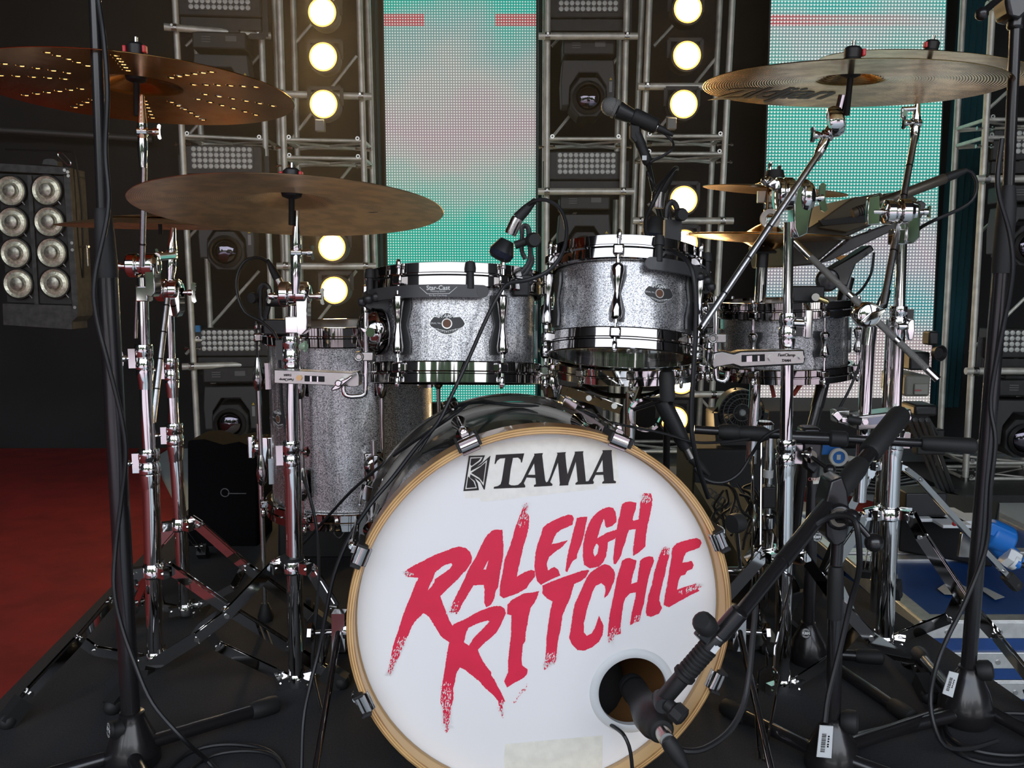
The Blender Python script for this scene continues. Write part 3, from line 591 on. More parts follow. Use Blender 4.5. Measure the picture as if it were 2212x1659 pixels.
R2 = C_((820, 338), (850, 300), (980, 245), (1060, 195), (1150, 150), (1220, 125), (1300, 98), (1380, 100), (1420, 128), (1437, 180), (1400, 260), (1370, 330), (1320, 410), (1240, 480), (1180, 530), (1118, 595), (1140, 660), (1180, 735), (1225, 800), (1265, 845), (1270, 890), (1305, 930), (1340, 1010), (1380, 1080), (1428, 1180), (1405, 1210), (1385, 1300), (1362, 1275), (1350, 1180), (1280, 1100), (1200, 1030), (1130, 950), (1040, 880), (975, 825), (910, 797), (870, 870), (860, 950), (835, 1030), (840, 1150), (815, 1240), (800, 1380), (770, 1510), (755, 1450), (725, 1430), (720, 1260), (690, 1190), (700, 1110), (715, 980), (735, 850), (760, 690), (775, 590), (795, 515), (760, 480), (740, 400))
R2h = C_((1252, 275), (1225, 262), (1120, 295), (1010, 345), (985, 400), (960, 512), (1015, 550), (1060, 475), (1120, 410), (1180, 350))
I2 = A((1640, 1272), (1740, 1262), (1815, 1242), (1790, 1320), (1760, 1380), (1715, 1440), (1690, 1560), (1665, 1700), (1655, 1815), (1630, 1850), (1615, 1990), (1622, 2090), (1682, 2135), (1675, 2190), (1640, 2230), (1530, 2290), (1450, 2342), (1415, 2270), (1462, 2165), (1462, 2050), (1475, 1900), (1495, 1750), (1500, 1520), (1450, 1508), (1452, 1400), (1500, 1350), (1570, 1310))
T2 = A((1850, 1182), (1960, 1135), (2090, 1085), (2212, 1045))+B_((400, 1012), (480, 1005), (488, 1018), (450, 1085), (400, 1125), (315, 1165), (300, 1220), (275, 1310), (250, 1370))+D_((220, 640), (180, 740), (160, 900), (130, 1030), (120, 1130), (110, 1230), (90, 1290), (50, 1250), (10, 1330))+C_((1870, 825), (1885, 690), (1895, 560), (1900, 440), (1925, 260), (1945, 130), (1968, 45), (1900, 10))+A((1850, 1270), (1855, 1225))
C2 = D_((500, 245), (580, 190), (660, 148), (720, 165), (765, 210), (782, 270), (770, 345), (730, 440), (700, 500), (655, 540), (670, 470), (668, 400), (625, 362), (560, 395), (520, 480), (495, 560), (465, 650), (445, 740), (425, 830), (425, 920), (460, 965), (510, 940), (550, 880), (575, 810), (598, 735), (630, 800), (650, 850), (640, 950), (600, 1030), (520, 1095), (430, 1130), (355, 1128), (290, 1060), (260, 990), (275, 900), (290, 800), (305, 690), (320, 610), (370, 500), (420, 390), (460, 300))
H2 = D_((860, 110), (900, 85), (950, 78), (1025, 108), (1010, 190), (985, 260), (962, 375), (1035, 350), (1045, 260), (1065, 110), (1110, 75), (1170, 58), (1210, 65), (1225, 110), (1190, 210), (1165, 290), (1150, 360), (1130, 470), (1110, 600), (1080, 700), (1055, 800), (1000, 815), (950, 845), (965, 740), (985, 640), (1015, 520), (1018, 468), (950, 480), (900, 530), (875, 600), (860, 720), (845, 820), (845, 940), (760, 960), (710, 1045), (695, 960), (705, 860), (720, 720), (745, 600), (770, 480), (790, 380), (810, 280), (845, 170))
I3 = D_((1300, 20), (1320, -25), (1400, -40), (1395, 60), (1370, 150), (1350, 260), (1325, 350), (1300, 450), (1282, 560), (1315, 650), (1280, 710), (1190, 748), (1140, 735), (1130, 690), (1145, 600), (1160, 500), (1200, 390), (1225, 250), (1260, 130))
E3 = D_((1430, -30), (1480, -90), (1580, -120), (1700, -150), (1750, -130), (1765, -95), (1740, -40), (1660, -10), (1590, 15), (1565, 60), (1545, 132), (1600, 125), (1650, 112), (1675, 160), (1655, 205), (1600, 225), (1580, 265), (1530, 280), (1505, 330), (1485, 440), (1580, 405), (1710, 370), (1690, 400), (1770, 400), (1720, 430), (1740, 450), (1640, 500), (1530, 560), (1395, 638), (1335, 615), (1350, 500), (1375, 380), (1395, 240), (1420, 90))
for i, lps in enumerate([[R1, R1h], [A1, A1h], [L1], [E1], [I1], [G1, G1h], [H1], [R2, R2h], [I2], [T2], [C2], [H2], [I3], [E3]]):
    l2 = [[onhead(x, y) for x, y in rough_loop(l, 1.1, 2.6, i*7+j)] for j, l in enumerate(lps)]
    objx('painted_letter', MB().flat(l2, lambda x, y: V((x, y, -HD+.0006+.00004*i))), REDINK, bd, X)
# dry-brush flecks where strokes end
fl = MB(); rn = random.Random(4)
for (x0, y0, x1, y1, wd, n_) in [(1137, 1090, 1128, 1125, 9, 60), (842, 1455, 868, 1385, 10, 150), (966, 1580, 958, 1480, 11, 160), (1392, 1068, 1398, 1092, 12, 60), (1178, 1440, 1192, 1420, 14, 60), (1318, 1385, 1328, 1360, 10, 50), (1510, 1262, 1480, 1276, 10, 70), (875, 1240, 885, 1240, 7, 30), (1085, 1545, 1082, 1525, 6, 40), (1108, 1520, 1140, 1475, 4, 26), (1434, 1183, 1440, 1190, 9, 30), (985, 1322, 975, 1318, 10, 30)]:
    for k in range(n_):
        t_ = rn.random(); x = x0+(x1-x0)*t_+rn.gauss(0, wd*.42*(0.35+.65*t_)); y = y0+(y1-y0)*t_+rn.gauss(0, 2.5); s_ = rn.uniform(.5, 1.5)
        q = [onhead(x+s_*math.cos(a+rn.random())*.8, y+s_*math.sin(a)*1.6) for a in (0, 1.3, 2.5, 3.8, 5.1)]
        fl.add([V((a, b, -HD+.0012)) for a, b in q], [(0, 1, 2, 3, 4)], False)
o = objx('brush_flecks', fl, REDINK, bd, X); o['kind'] = 'stuff'
fl = MB()
for (x0, y0, x1, y1, wd, n_) in [(1137, 1088, 1126, 1135, 9, 90), (838, 1458, 872, 1375, 9, 190), (966, 1570, 962, 1475, 12, 230), (1391, 1070, 1398, 1084, 11, 60), (1180, 1440, 1196, 1410, 12, 110), (1315, 1388, 1332, 1355, 9, 70), (1515, 1262, 1470, 1280, 9, 90), (876, 1236, 890, 1242, 7, 40), (1085, 1540, 1082, 1515, 6, 40), (1434, 1183, 1440, 1200, 9, 30), (970, 1324, 985, 1300, 9, 50), (1372, 1347, 1380, 1330, 7, 30)]:
    for k in range(n_):
        t_ = rn.random()**1.5; x = x0+(x1-x0)*t_+rn.uniform(-1, 1)*wd; y = y0+(y1-y0)*t_+rn.gauss(0, 2.5); s_ = rn.uniform(.5, 1.5)
        q = [onhead(x+s_*math.cos(a+rn.random())*.8, y+s_*math.sin(a)*1.9) for a in (0, 1.3, 2.5, 3.8, 5.1)]
        fl.add([V((a, b, -HD+.0016)) for a, b in q], [(0, 1, 2, 3, 4)], False)
o = objx('bare_flecks', fl, HEADW, bd, X); o['kind'] = 'stuff'
# black maker's lettering on the patch
def Z(*p): return [(980+x/5.978, 930+y/5.978) for x, y in p]
LG = [[Z((545, 312), (910, 293), (880, 412), (868, 412), (862, 375), (830, 348), (765, 352), (735, 500), (712, 690), (740, 705), (800, 705), (860, 680), (905, 600), (1040, 300), (1030, 297), (1150, 288), (1150, 300), (1142, 320), (1160, 480), (1180, 640), (1195, 668), (1215, 655), (1245, 590), (1340, 300), (1328, 285), (1448, 275), (1440, 300), (1450, 420), (1468, 560), (1555, 300), (1563, 270), (1675, 265), (1668, 290), (1690, 500), (1705, 655), (1740, 650), (1790, 560), (1925, 270), (1915, 253), (2040, 250), (2036, 290), (2055, 500), (2065, 640), (2095, 655), (2090, 678), (1915, 683), (1918, 663), (1940, 645), (1930, 570), (1830, 572), (1795, 640), (1810, 665), (1800, 688), (1570, 697), (1572, 677), (1600, 655), (1575, 400), (1480, 690), (1478, 705), (1362, 710), (1370, 680), (1345, 410), (1250, 650), (1275, 690), (1270, 712), (1035, 725), (1035, 703), (1062, 690), (1055, 610), (940, 605), (905, 690), (925, 715), (920, 733), (515, 750), (520, 725), (570, 715), (605, 690), (620, 640), (665, 355), (600, 360), (560, 390), (540, 430), (527, 428)),
       Z((1038, 420), (1052, 570), (958, 570)), Z((1920, 375), (1928, 532), (1840, 537))]]
l2 = [[onhead(x, y) for x, y in l] for l in LG[0]]
# the outline self-touches in places; build letters separately for a clean fill
LT = {
 'T': [Z((545, 312), (910, 293), (880, 412), (868, 412), (862, 375), (830, 348), (765, 352), (735, 500), (712, 690), (740, 705), (800, 707), (800, 738), (515, 750), (520, 725), (570, 715), (605, 690), (620, 640), (665, 355), (600, 360), (560, 390), (540, 430), (527, 428))],
 'A': [Z((1035, 297), (1152, 288), (1142, 320), (1160, 480), (1180, 640), (1195, 668), (1225, 660), (1250, 670), (1275, 690), (1270, 712), (1035, 725), (1035, 703), (1062, 690), (1055, 610), (940, 605), (905, 680), (925, 715), (920, 733), (790, 740), (790, 706), (830, 700), (870, 665), (905, 600), (1000, 400), (1042, 315)), Z((1038, 420), (1052, 570), (958, 570))],
 'M': [Z((1328, 285), (1448, 275), (1440, 300), (1450, 420), (1468, 562), (1563, 295), (1563, 270), (1675, 265), (1668, 290), (1690, 500), (1705, 655), (1745, 655), (1760, 690), (1570, 697), (1572, 677), (1600, 655), (1575, 400), (1480, 680), (1478, 705), (1362, 710), (1370, 680), (1345, 410), (1245, 660), (1270, 700), (1190, 706), (1195, 668), (1215, 655), (1245, 590), (1340, 300))],
 'a': [Z((1915, 253), (2040, 250), (2036, 290), (2055, 500), (2065, 640), (2095, 655), (2090, 678), (1915, 683), (1918, 663), (1940, 645), (1930, 570), (1830, 572), (1795, 640), (1810, 665), (1800, 688), (1690, 693), (1700, 655), (1740, 650), (1790, 560), (1925, 275)), Z((1920, 375), (1928, 532), (1840, 537))],
 'k': [Z((195, 325), (405, 318), (370, 400), (290, 470), (350, 430), (475, 320), (400, 760), (388, 760), (345, 670), (270, 610), (310, 680), (325, 768), (125, 780)),
       Z((215, 345), (375, 340), (345, 392), (225, 475), (218, 522), (345, 455), (432, 375), (385, 712), (330, 630), (215, 562), (207, 605), (270, 650), (300, 742), (148, 755))],
}
for i, (k_, lps) in enumerate(LT.items()):
    l2 = [[onhead(x, y) for x, y in l] for l in lps]
    objx('black_letter', MB().flat(l2, lambda x, y: V((x, y, -HD+.0010+.00005*i))), BLACKINK, bd, X)
for lp_ in (Z((225, 360), (350, 352), (325, 385), (232, 455), (215, 440)), Z((225, 545), (340, 470), (415, 405), (380, 670), (330, 610)), Z((185, 590), (255, 655), (285, 730), (165, 740))):
    objx('black_letter', MB().flat([[onhead(x, y) for x, y in lp_]], lambda x, y: V((x, y, -HD+.0013))), BLACKINK, bd, X)
# claws, rods, lugs
for k in range(8):
    a = rad(22.5+45*k); d = V((math.cos(a), math.sin(a), 0)); tg = V((-d.y, d.x, 0))
    R3 = M((tg, d, V((0, 0, 1)))).transposed()
    c = d*(RB-.001)+V((0, 0, -.018))
    g = MB().box(c+d*.0035, (.027, .009, .046), R3).box(c+V((0, 0, .017))-d*.006, (.026, .012, .005), R3).box(c+d*.009+V((0, 0, -.008)), (.012, .01, .024), R3)
    g.tube(c-d*.001+V((0, 0, .0135))-tg*.0135, c-d*.001+V((0, 0, .0135))+tg*.0135, .0105, n=16).path([c+d*(.004+.012*math.sin(u*.5))+V((0, 0, -.012-.011*math.cos(u*.5))) for u in range(0, 7)], .0028, 8)
    cl = objx('claw', g, NICKEL, bd, X, bevel=.0025)
    s_ = MB()
    for sgn in (-1, 1): s_.box(c+tg*(sgn*.0148)+d*.002+V((0, 0, .003)), (.004, .014, .05), R3)
    objx('claw_gasket', s_, RUBBER, bd, X, bevel=.001)
    rb = c+d*.014
    r_ = MB().tube(V((rb.x, rb.y, -.02)), V((rb.x, rb.y, -.16)), .003, n=8).lathe((rb.x, rb.y, -.03), (0, 0, -1), [(.004, -.006), (.006, -.002), (.006, .012), (.004, .014)], 12)
    objx('tension_rod', r_, CHROME, bd, X)
    lc_ = d*(RB-.012); r_ = MB().lathe((lc_.x, lc_.y, -.13), (0, 0, -1), [(.006, 0), (.013, .01), (.008, .05), (.007, .07), (.008, .09), (.013, .13), (.006, .14)], 14)
    objx('lug', r_, NICKEL, bd, X)
    rb2 = V((rb.x, rb.y, -LEN-.006)); objx('rear_claw', MB().box(V((d.x*(RB+.004), d.y*(RB+.004), -LEN+.02)), (.027, .016, .046), R3).tube(rb2, V((rb.x, rb.y, -.26)), .003, n=8), NICKEL, bd, X, bevel=.0025)
# spurs
for (a, b, c_, lab) in ((P(735, 1345, 1.27), P(722, 1420, 1.24), P(676, 1690, 1.1), 'l'), (P(1592, 1345, 1.3), P(1602, 1400, 1.28), P(1672, 1690, 1.12), 'r')):
    side = -1 if lab == 'l' else 1
    cc = V((a.x, a.y, a.z-.01)); s = MB().lathe(cc+V((-.012*side, 0, 0)), (side, 0, 0), [(.014, -.02), (.02, -.01), (.02, .004), (.012, .012)], 18).bar(cc+V((0, -.005, .03)), cc+V((0, -.008, -.03)), .022, .02, (1, 0, 0)).tube(cc+V((side*.0, -.01, 0)), cc+V((side*.035, -.015, .0)), .004).lathe(cc+V((side*.035, -.015, 0)), (side, 0, 0), [(.006, 0), (.016, .004), (.016, .01), (.005, .014)], 8)
    sp = obj('spur', MB().tube(a+(a-b)*.3, c_, .0052, n=12), CHROME, bd)
    obj('spur_bracket', s, NICKEL, bd)
    obj('spur_tip', MB().tube(c_+(b-c_)*.06, c_, .008, .008), RUBBER, bd)
# small pillow inside the shell
pm = MB().sphere((0, 0, 0), 1, 20, (.1, .085, .07))
objx('pillow', pm, mat('black_pillow', (.01, .01, .01), .95), None, X @ M.Translation((hc[0]-.075, hc[1]-.055, -.17)), label='black damping pillow lying inside the bass drum, seen through the port', cat='pillow')

# ============================================================ SHELL DRUMS (toms, floor tom, snares)
def drum(name, label, c, R, Hh, axis, lugs, group=None, hoop=.034, hoop_mat=NICKEL, shell=SPARK, headm=None, long_lugs=False, cat='drum', yawref=V((0, -1, 0)), lug_h=None):
    """c = centre of the top rim, axis = up axis of the drum"""
    ax = V(axis).normalized(); fx = yawref-ax*yawref.dot(ax); fx.normalize()   # towards camera
    sx = fx.cross(ax)*-1; sx = ax.cross(fx)                                       # local right (seen from the front)
    Xf = basis(V(c), sx, -fx, ax)
    if Xf.to_3x3().determinant() < 0: Xf = basis(V(c), -sx, -fx, ax)
    root = thing(name, label, cat, V(c)-ax*Hh, group)
    objx('shell', MB().lathe((0, 0, 0), (0, 0, -1), [(R, hoop*.6), (R, Hh-hoop*.6), (R-.007, Hh-hoop*.6), (R-.007, hoop*.6)], 64, closed=True), shell, root, Xf)
    RH = R+.0135
    def hoopmb(z0, z1, s):    # s=+1 top
        h = abs(z1-z0); m_ = MB()
        pr = [(RH-.009, 0), (RH-.001, 0), (RH+.001, h*.06), (RH+.001, h*.44), (RH+.0035, h*.5), (RH+.0035, h*.56), (RH+.001, h*.6), (RH+.001, h*.97), (RH-.002, h), (RH-.009, h)]
        return m_.lathe((0, 0, z0), (0, 0, 1 if z1 > z0 else -1), pr, 72, closed=True)
    th_ = objx('hoop', hoopmb(-hoop*.62, hoop*.55, 1), hoop_mat, root, Xf)
    bh_ = objx('hoop', hoopmb(-Hh+hoop*.62, -Hh-hoop*.4, -1), hoop_mat, root, Xf)
    objx('top_skin', MB().lathe((0, 0, .001), (0, 0, 1), [(RH-.006, -.004), (RH-.009, 0), (1e-4, .0005)], 48), headm or HEADW, root, Xf)
    objx('bottom_skin', MB().lathe((0, 0, -Hh), (0, 0, -1), [(RH-.006, -.004), (RH-.009, 0), (1e-4, .0005)], 48), mat('resonant_skin', (.05, .05, .05), .2, coat=1), root, Xf)
    for a_ in lugs:
        a = rad(a_); d = V((math.sin(a), -math.cos(a), 0)); t_ = V((d.y, -d.x, 0)); r0 = R+.016
        for s_, z0, z1 in ((1, hoop*.75, -hoop*.9), (-1, -Hh-hoop*.55, -Hh+hoop*.9)):
            p = d*(RH+.005); objx('hoop_ear', MB().box(V((p.x, p.y, (-hoop*.25 if s_ > 0 else -Hh+hoop*.3))), (.019, .016, hoop*.5), M((t_, d, V((0, 0, 1)))).transposed()), hoop_mat, root, Xf, bevel=.003)
        q = d*(RH+.007)
        lh = lug_h or Hh*.6
        zc = -Hh/2; zt = zc+lh/2; zb = zc-lh/2
        if long_lugs: lh = .05
        objx('tension_rod', MB().tube((q.x, q.y, hoop*.5), (q.x, q.y, zt-.004), .0028, n=8).lathe((q.x, q.y, hoop*.5+.004), (0, 0, -1), [(.0025, -.004), (.004, 0), (.0045, .01), (.003, .012)], 8).lathe((q.x, q.y, zt+.006), (0, 0, -1), [(.0042, 0), (.0042, .009)], 10), CHROME, root, Xf)
        objx('tension_rod', MB().tube((q.x, q.y, -Hh-hoop*.45), (q.x, q.y, zb+.004), .0028, n=8).lathe((q.x, q.y, -Hh-hoop*.5), (0, 0, 1), [(.0025, -.004), (.0045, 0), (.0045, .012), (.003, .014)], 8).lathe((q.x, q.y, zb-.006), (0, 0, 1), [(.0042, 0), (.0042, .009)], 10), CHROME, root, Xf)
        if not long_lugs:
            lg = MB(); L = zt-zb
            lg.lathe((q.x, q.y, zb), (0, 0, 1), [(.005, 0), (.0095, .004), (.0105, L*.12), (.0078, L*.3), (.0052, L*.46), (.0052, L*.54), (.0078, L*.7), (.0105, L*.88), (.0095, L-.004), (.005, L)], 14)
            l_ = objx('lug', lg, NICKEL, root, Xf)
            pl = [(-.011, 0), (.011, 0), (.012, L*.2), (.005, L*.48), (.005, L*.52), (.012, L*.8), (.011, L), (-.011, L), (-.012, L*.8), (-.005, L*.52), (-.005, L*.48), (-.012, L*.2)]
            base = d*(R+.001)+t_*.0
            objx('lug_plate', MB().prism([V((base.x, base.y, zb))+t_*x*1.15+V((0, 0, z)) for x, z in pl], d*.004), mat('lug_plate_grey', (.09, .09, .09), .3, .5), root, Xf)
        else:
            for zz, s_ in ((-.085, 1), (-Hh+.085, -1)):
                lg = MB().lathe((q.x, q.y, zz), (0, 0, 1), [(.004, -.035), (.009, -.028), (.0115, -.01), (.007, .02), (.0035, .035)], 14)
                lg.box(V((d.x*(R+.003), d.y*(R+.003), zz-.004)), (.02, .008, .055), M((t_, d, V((0, 0, 1)))).transposed())
                objx('lug', lg, NICKEL, root, Xf)
            objx('lug_tube', MB().tube((q.x, q.y, -.1), (q.x, q.y, -Hh+.1), .0045, n=10), NICKEL, root, Xf)
    return root, Xf, R, Hh
def badge(root, Xf, R, ang, zc, s=1.0):
    a0 = rad(ang)
    def fn(lift):
        def f(x, y):
            a = a0+x/R; r = R+lift; return V((math.sin(a)*r, -math.cos(a)*r, zc+y))
        return f
    o_ = [(-.034, 0), (-.031, .006), (-.025, .0125), (-.014, .0115), (-.007, .0175), (0, .0195), (.007, .0175), (.014, .0115), (.025, .0125), (.031, .006), (.034, 0), (.031, -.005), (.025, -.008), (.017, -.014), (.009, -.018), (0, -.0195), (-.009, -.018), (-.017, -.014), (-.025, -.008), (-.031, -.005)]
    o_ = [(x*s*.93, y*s) for x, y in o_]
    w_ = objx('badge', MB().flat([o_], fn(.0008), .006), mat('badge_silver', (.7, .7, .68), .3, .6), root, Xf)
    objx('badge', MB().flat([[(x*.94, y*.92) for x, y in o_]], fn(.0014), .006), mat('badge_black', (.035, .035, .035), .5), root, Xf)
    ci = lambda r, y0=0: [(r*math.cos(2*pi*i/24), y0+r*math.sin(2*pi*i/24)) for i in range(24)]
    objx('badge', MB().flat([ci(.0088*s)], fn(.0018)), mat('badge_silver', (0, 0, 0)), root, Xf)
    objx('vent_hole', MB().flat([ci(.007*s)], fn(.0022)), mat('vent_brown', (.14, .06, .03), .6), root, Xf)
    tx = MB(); f = fn(.0019); text_on(tx, 'ꟻTAMA'[1:], .0085*s, lambda x, y: f(x, y+.0125*s), shear=.3, bold=.0002)
    tx.add([f(x*s, y*s) for x, y in ((-.0155, .0095), (-.0125, .0095), (-.0112, .0152), (-.0142, .0152))], [(0, 1, 2, 3)], False)
    text_on(tx, 'SERIAL No.', .0042*s, lambda x, y: f(x-.0195*s, y+.0005*s))
    vs, fs = text2d('SUPERSTAR', .0052*s, space=1.25)
    tx.add([f(x, y-.0142*s+(x*x)*18/s) for x, y in vs], fs, False)
    ln = [(-.023, -.0075), (-.012, -.0095), (0, -.0125), (.012, -.0095), (.023, -.0075)]
    ln = [(x*s, y*s) for x, y in ln]; tx.flat([ln+[(x, y-.0008) for x, y in ln[::-1]]], f)
    objx('badge_lettering', tx, WHITE, root, Xf)
def tilt_axis(back, roll):
    """drum axis leaning back (away from camera) and rolling to the right (degrees)"""
    return V((math.sin(rad(roll)), math.sin(rad(back)), math.cos(rad(back))))
# left rack tom
t1 = drum('rack_tom', 'silver sparkle rack tom, the larger left one, above the bass drum', P(985, 617, 1.6), K(182, 1.6)*.93, .168, tilt_axis(8, .3), [-32, 32, 92, 150, -92, -150], 'rack toms over the bass drum', hoop=.036)
badge(t1[0], t1[1], t1[2], -2, -.083)
t2 = drum('rack_tom', 'silver sparkle rack tom, the smaller right one, tilted towards the drummer', P(1350, 573, 1.6), K(161, 1.6)*.925, .16, tilt_axis(12.5, 3.0), [-12, 54, 110, 165, -72, -130], 'rack toms over the bass drum', hoop=.036)
badge(t2[0], t2[1], t2[2], 20, -.075, .93)
# suspension plates hugging the toms
def susp(t, a0, a1, z, h, txt):
    root, Xf, R, Hh = t; n_ = 14; r0 = R+.024
    def ring(m_, r, r2, z0, z1, a0_, a1_):
        vs = []
        for i in range(n_+1):
            a = rad(a0_+(a1_-a0_)*i/n_); s, c = math.sin(a), -math.cos(a)
            vs += [V((s*r, c*r, z0)), V((s*r2, c*r2, z0)), V((s*r2, c*r2, z1)), V((s*r, c*r, z1))]
        fs = []
        for i in range(n_):
            b = 4*i
            for k in range(4): fs.append((b+k, b+(k+1) % 4, b+4+(k+1) % 4, b+4+k))
        fs += [(0, 1, 2, 3), (4*n_+3, 4*n_+2, 4*n_+1, 4*n_)]
        m_.add(vs, fs, False)
    m_ = MB(); ring(m_, r0, r0-.006, z-h/2, z+h/2, a0, a1)
    e = rad(a1 if abs(a1) < abs(a0) else a0); c = V((math.sin(e)*(r0-.003), -math.cos(e)*(r0-.003), z)); m_.lathe(c-V((math.sin(e), -math.cos(e), 0))*.003, (math.sin(e), -math.cos(e), 0), [(h/2, 0), (h/2, .006)], 24)
    objx('suspension_plate', m_, mat('suspension_grey', (.045, .045, .047), .4), root, Xf)
    for a_ in (a0*.8+a1*.2, a0*.07+a1*.93):
        e = rad(a_); objx('rubber_mount', MB().tube((math.sin(e)*(R+.02), -math.cos(e)*(R+.02), z+h*.2), (math.sin(e)*(R+.02), -math.cos(e)*(R+.02), .004), .007, .006).lathe((math.sin(e)*(R+.02), -math.cos(e)*(R+.02), .002), (0, 0, 1), [(.009, 0), (.0095, .006), (.008, .016), (.004, .018)], 12), RUBBER, root, Xf)
    if txt:
        tx = MB(); am = rad(a0*.25+a1*.75)
        def f(x, y): a = am+x/r0; r = r0+.0008; return V((math.sin(a)*r, -math.cos(a)*r, z+y))
        text_on(tx, 'Star-Cast', .0105, lambda x, y: f(x, y+.0042), bold=.0002)
        text_on(tx, 'Mounting System', .0036, lambda x, y: f(x, y-.0012))
        text_on(tx, 'For Star-Cast Hoop', .0037, lambda x, y: f(x, y-.0083))
        for s_ in (-1, 1): tx.flat([[(s_*.031, .006), (s_*.018, -.005), (0, -.005), (0, -.0058), (s_*.0185, -.0058), (s_*.032, .006)]], f)
        objx('plate_lettering', tx, WHITE, root, Xf)
susp(t1, -82, 19, -.03, .021, True)
susp(t2, 86, 9, -.03, .021, False)
# floor tom
ft = drum('floor_tom', 'deep silver sparkle floor tom standing behind the left cymbal stands', P(757, 716, 1.83), K(188, 1.83)*.925, .372, tilt_axis(0, 0), [-72, -20, 28, 80, 130, 180, -130], hoop=.034, long_lugs=True)
badge(ft[0], ft[1], ft[2], -48, -.17, 1.0)
fr_, fX, fR, fH = ft
for a_ in (-88, 22, 150):
    a = rad(a_); d = V((math.sin(a), -math.cos(a), 0)); q = d*(fR+.03)
    objx('leg_bracket', MB().box(V((d.x*(fR+.012), d.y*(fR+.012), -.26)), (.036, .03, .07), M((V((d.y, -d.x, 0)), d, V((0, 0, 1)))).transposed()).lathe((d.x*(fR+.025), d.y*(fR+.025), -.25), d, [(.02, 0), (.022, .01), (.014, .018)], 16).box(V((d.x*(fR+.048), d.y*(fR+.048), -.25)), (.012, .012, .05)), NICKEL if a_ > -50 else CHROME, fr_, fX, bevel=.003)
    bot = (fX @ V((0, 0, 0))).z
    l_ = objx('leg', MB().tube((q.x, q.y, -.2), (q.x, q.y, -bot+.02), .0055, n=12), ROD, fr_, fX)
    objx('rubber_foot', MB().lathe((q.x, q.y, -bot), (0, 0, 1), [(.016, 0), (.018, .01), (.012, .03), (.008, .04)], 14), RUBBER, fr_, fX)
# snare behind the right tom, and the side drum
sn = drum('snare_drum', 'dark shell snare drum with chrome hoops, mostly hidden under the right rack tom', V((P(1361, 828, 1.77).x*1.07, 1.93, P(1361, 828, 1.77).z+.155)), K(164, 1.93)*.93, .142, tilt_axis(-2, -.5), list(range(-78, 280, 36)), hoop=.034, hoop_mat=CHROME, shell=mat('snare_shell', (.03, .035, .03), .12, .6, coat=1), lug_h=.04)
sd = drum('side_drum', 'shallow silver sparkle drum between the two right cymbal stands', P(1692, 664, 1.95), K(143, 1.95)*.925, .145, tilt_axis(-.5, -2), [-95, -40, 14, 62, 110, 160, 210], hoop=.032, lug_h=.055)
# snare stand
s_ = thing('snare_stand', 'chrome snare stand under the snare drum behind the bass drum', 'drum stand', (P(1361, 900, 1.95).x, 1.95, 0))
c0 = V((P(1361, 900, 1.95).x, 1.95, 0)); zb = P(1361, 828, 1.77).z-.004
obj('tube', MB().tube(c0+V((0, 0, .04)), c0+V((0, 0, zb-.04)), .012).lathe(c0+V((0, 0, zb*.5)), (0, 0, 1), [(.013, -.02), (.018, -.015), (.018, .015), (.013, .02)], 16), CHROME, s_)
for k in range(3):
    a = rad(30+120*k); d = V((math.cos(a), math.sin(a), 0)); tip = c0+d*.165+V((0, 0, zb+.0))
    obj('basket_arm', MB().path([c0+V((0, 0, zb-.05)), c0+d*.08+V((0, 0, zb-.045)), tip, tip+V((0, 0, .022))], .006), NICKEL, s_)
    obj('leg', MB().bar(c0+V((0, 0, .22)), c0+d*.2+V((0, 0, .012)), .018, .004).bar(c0+V((0, 0, .05)), c0+d*.1+V((0, 0, .115)), .014, .003), CHROME, s_)
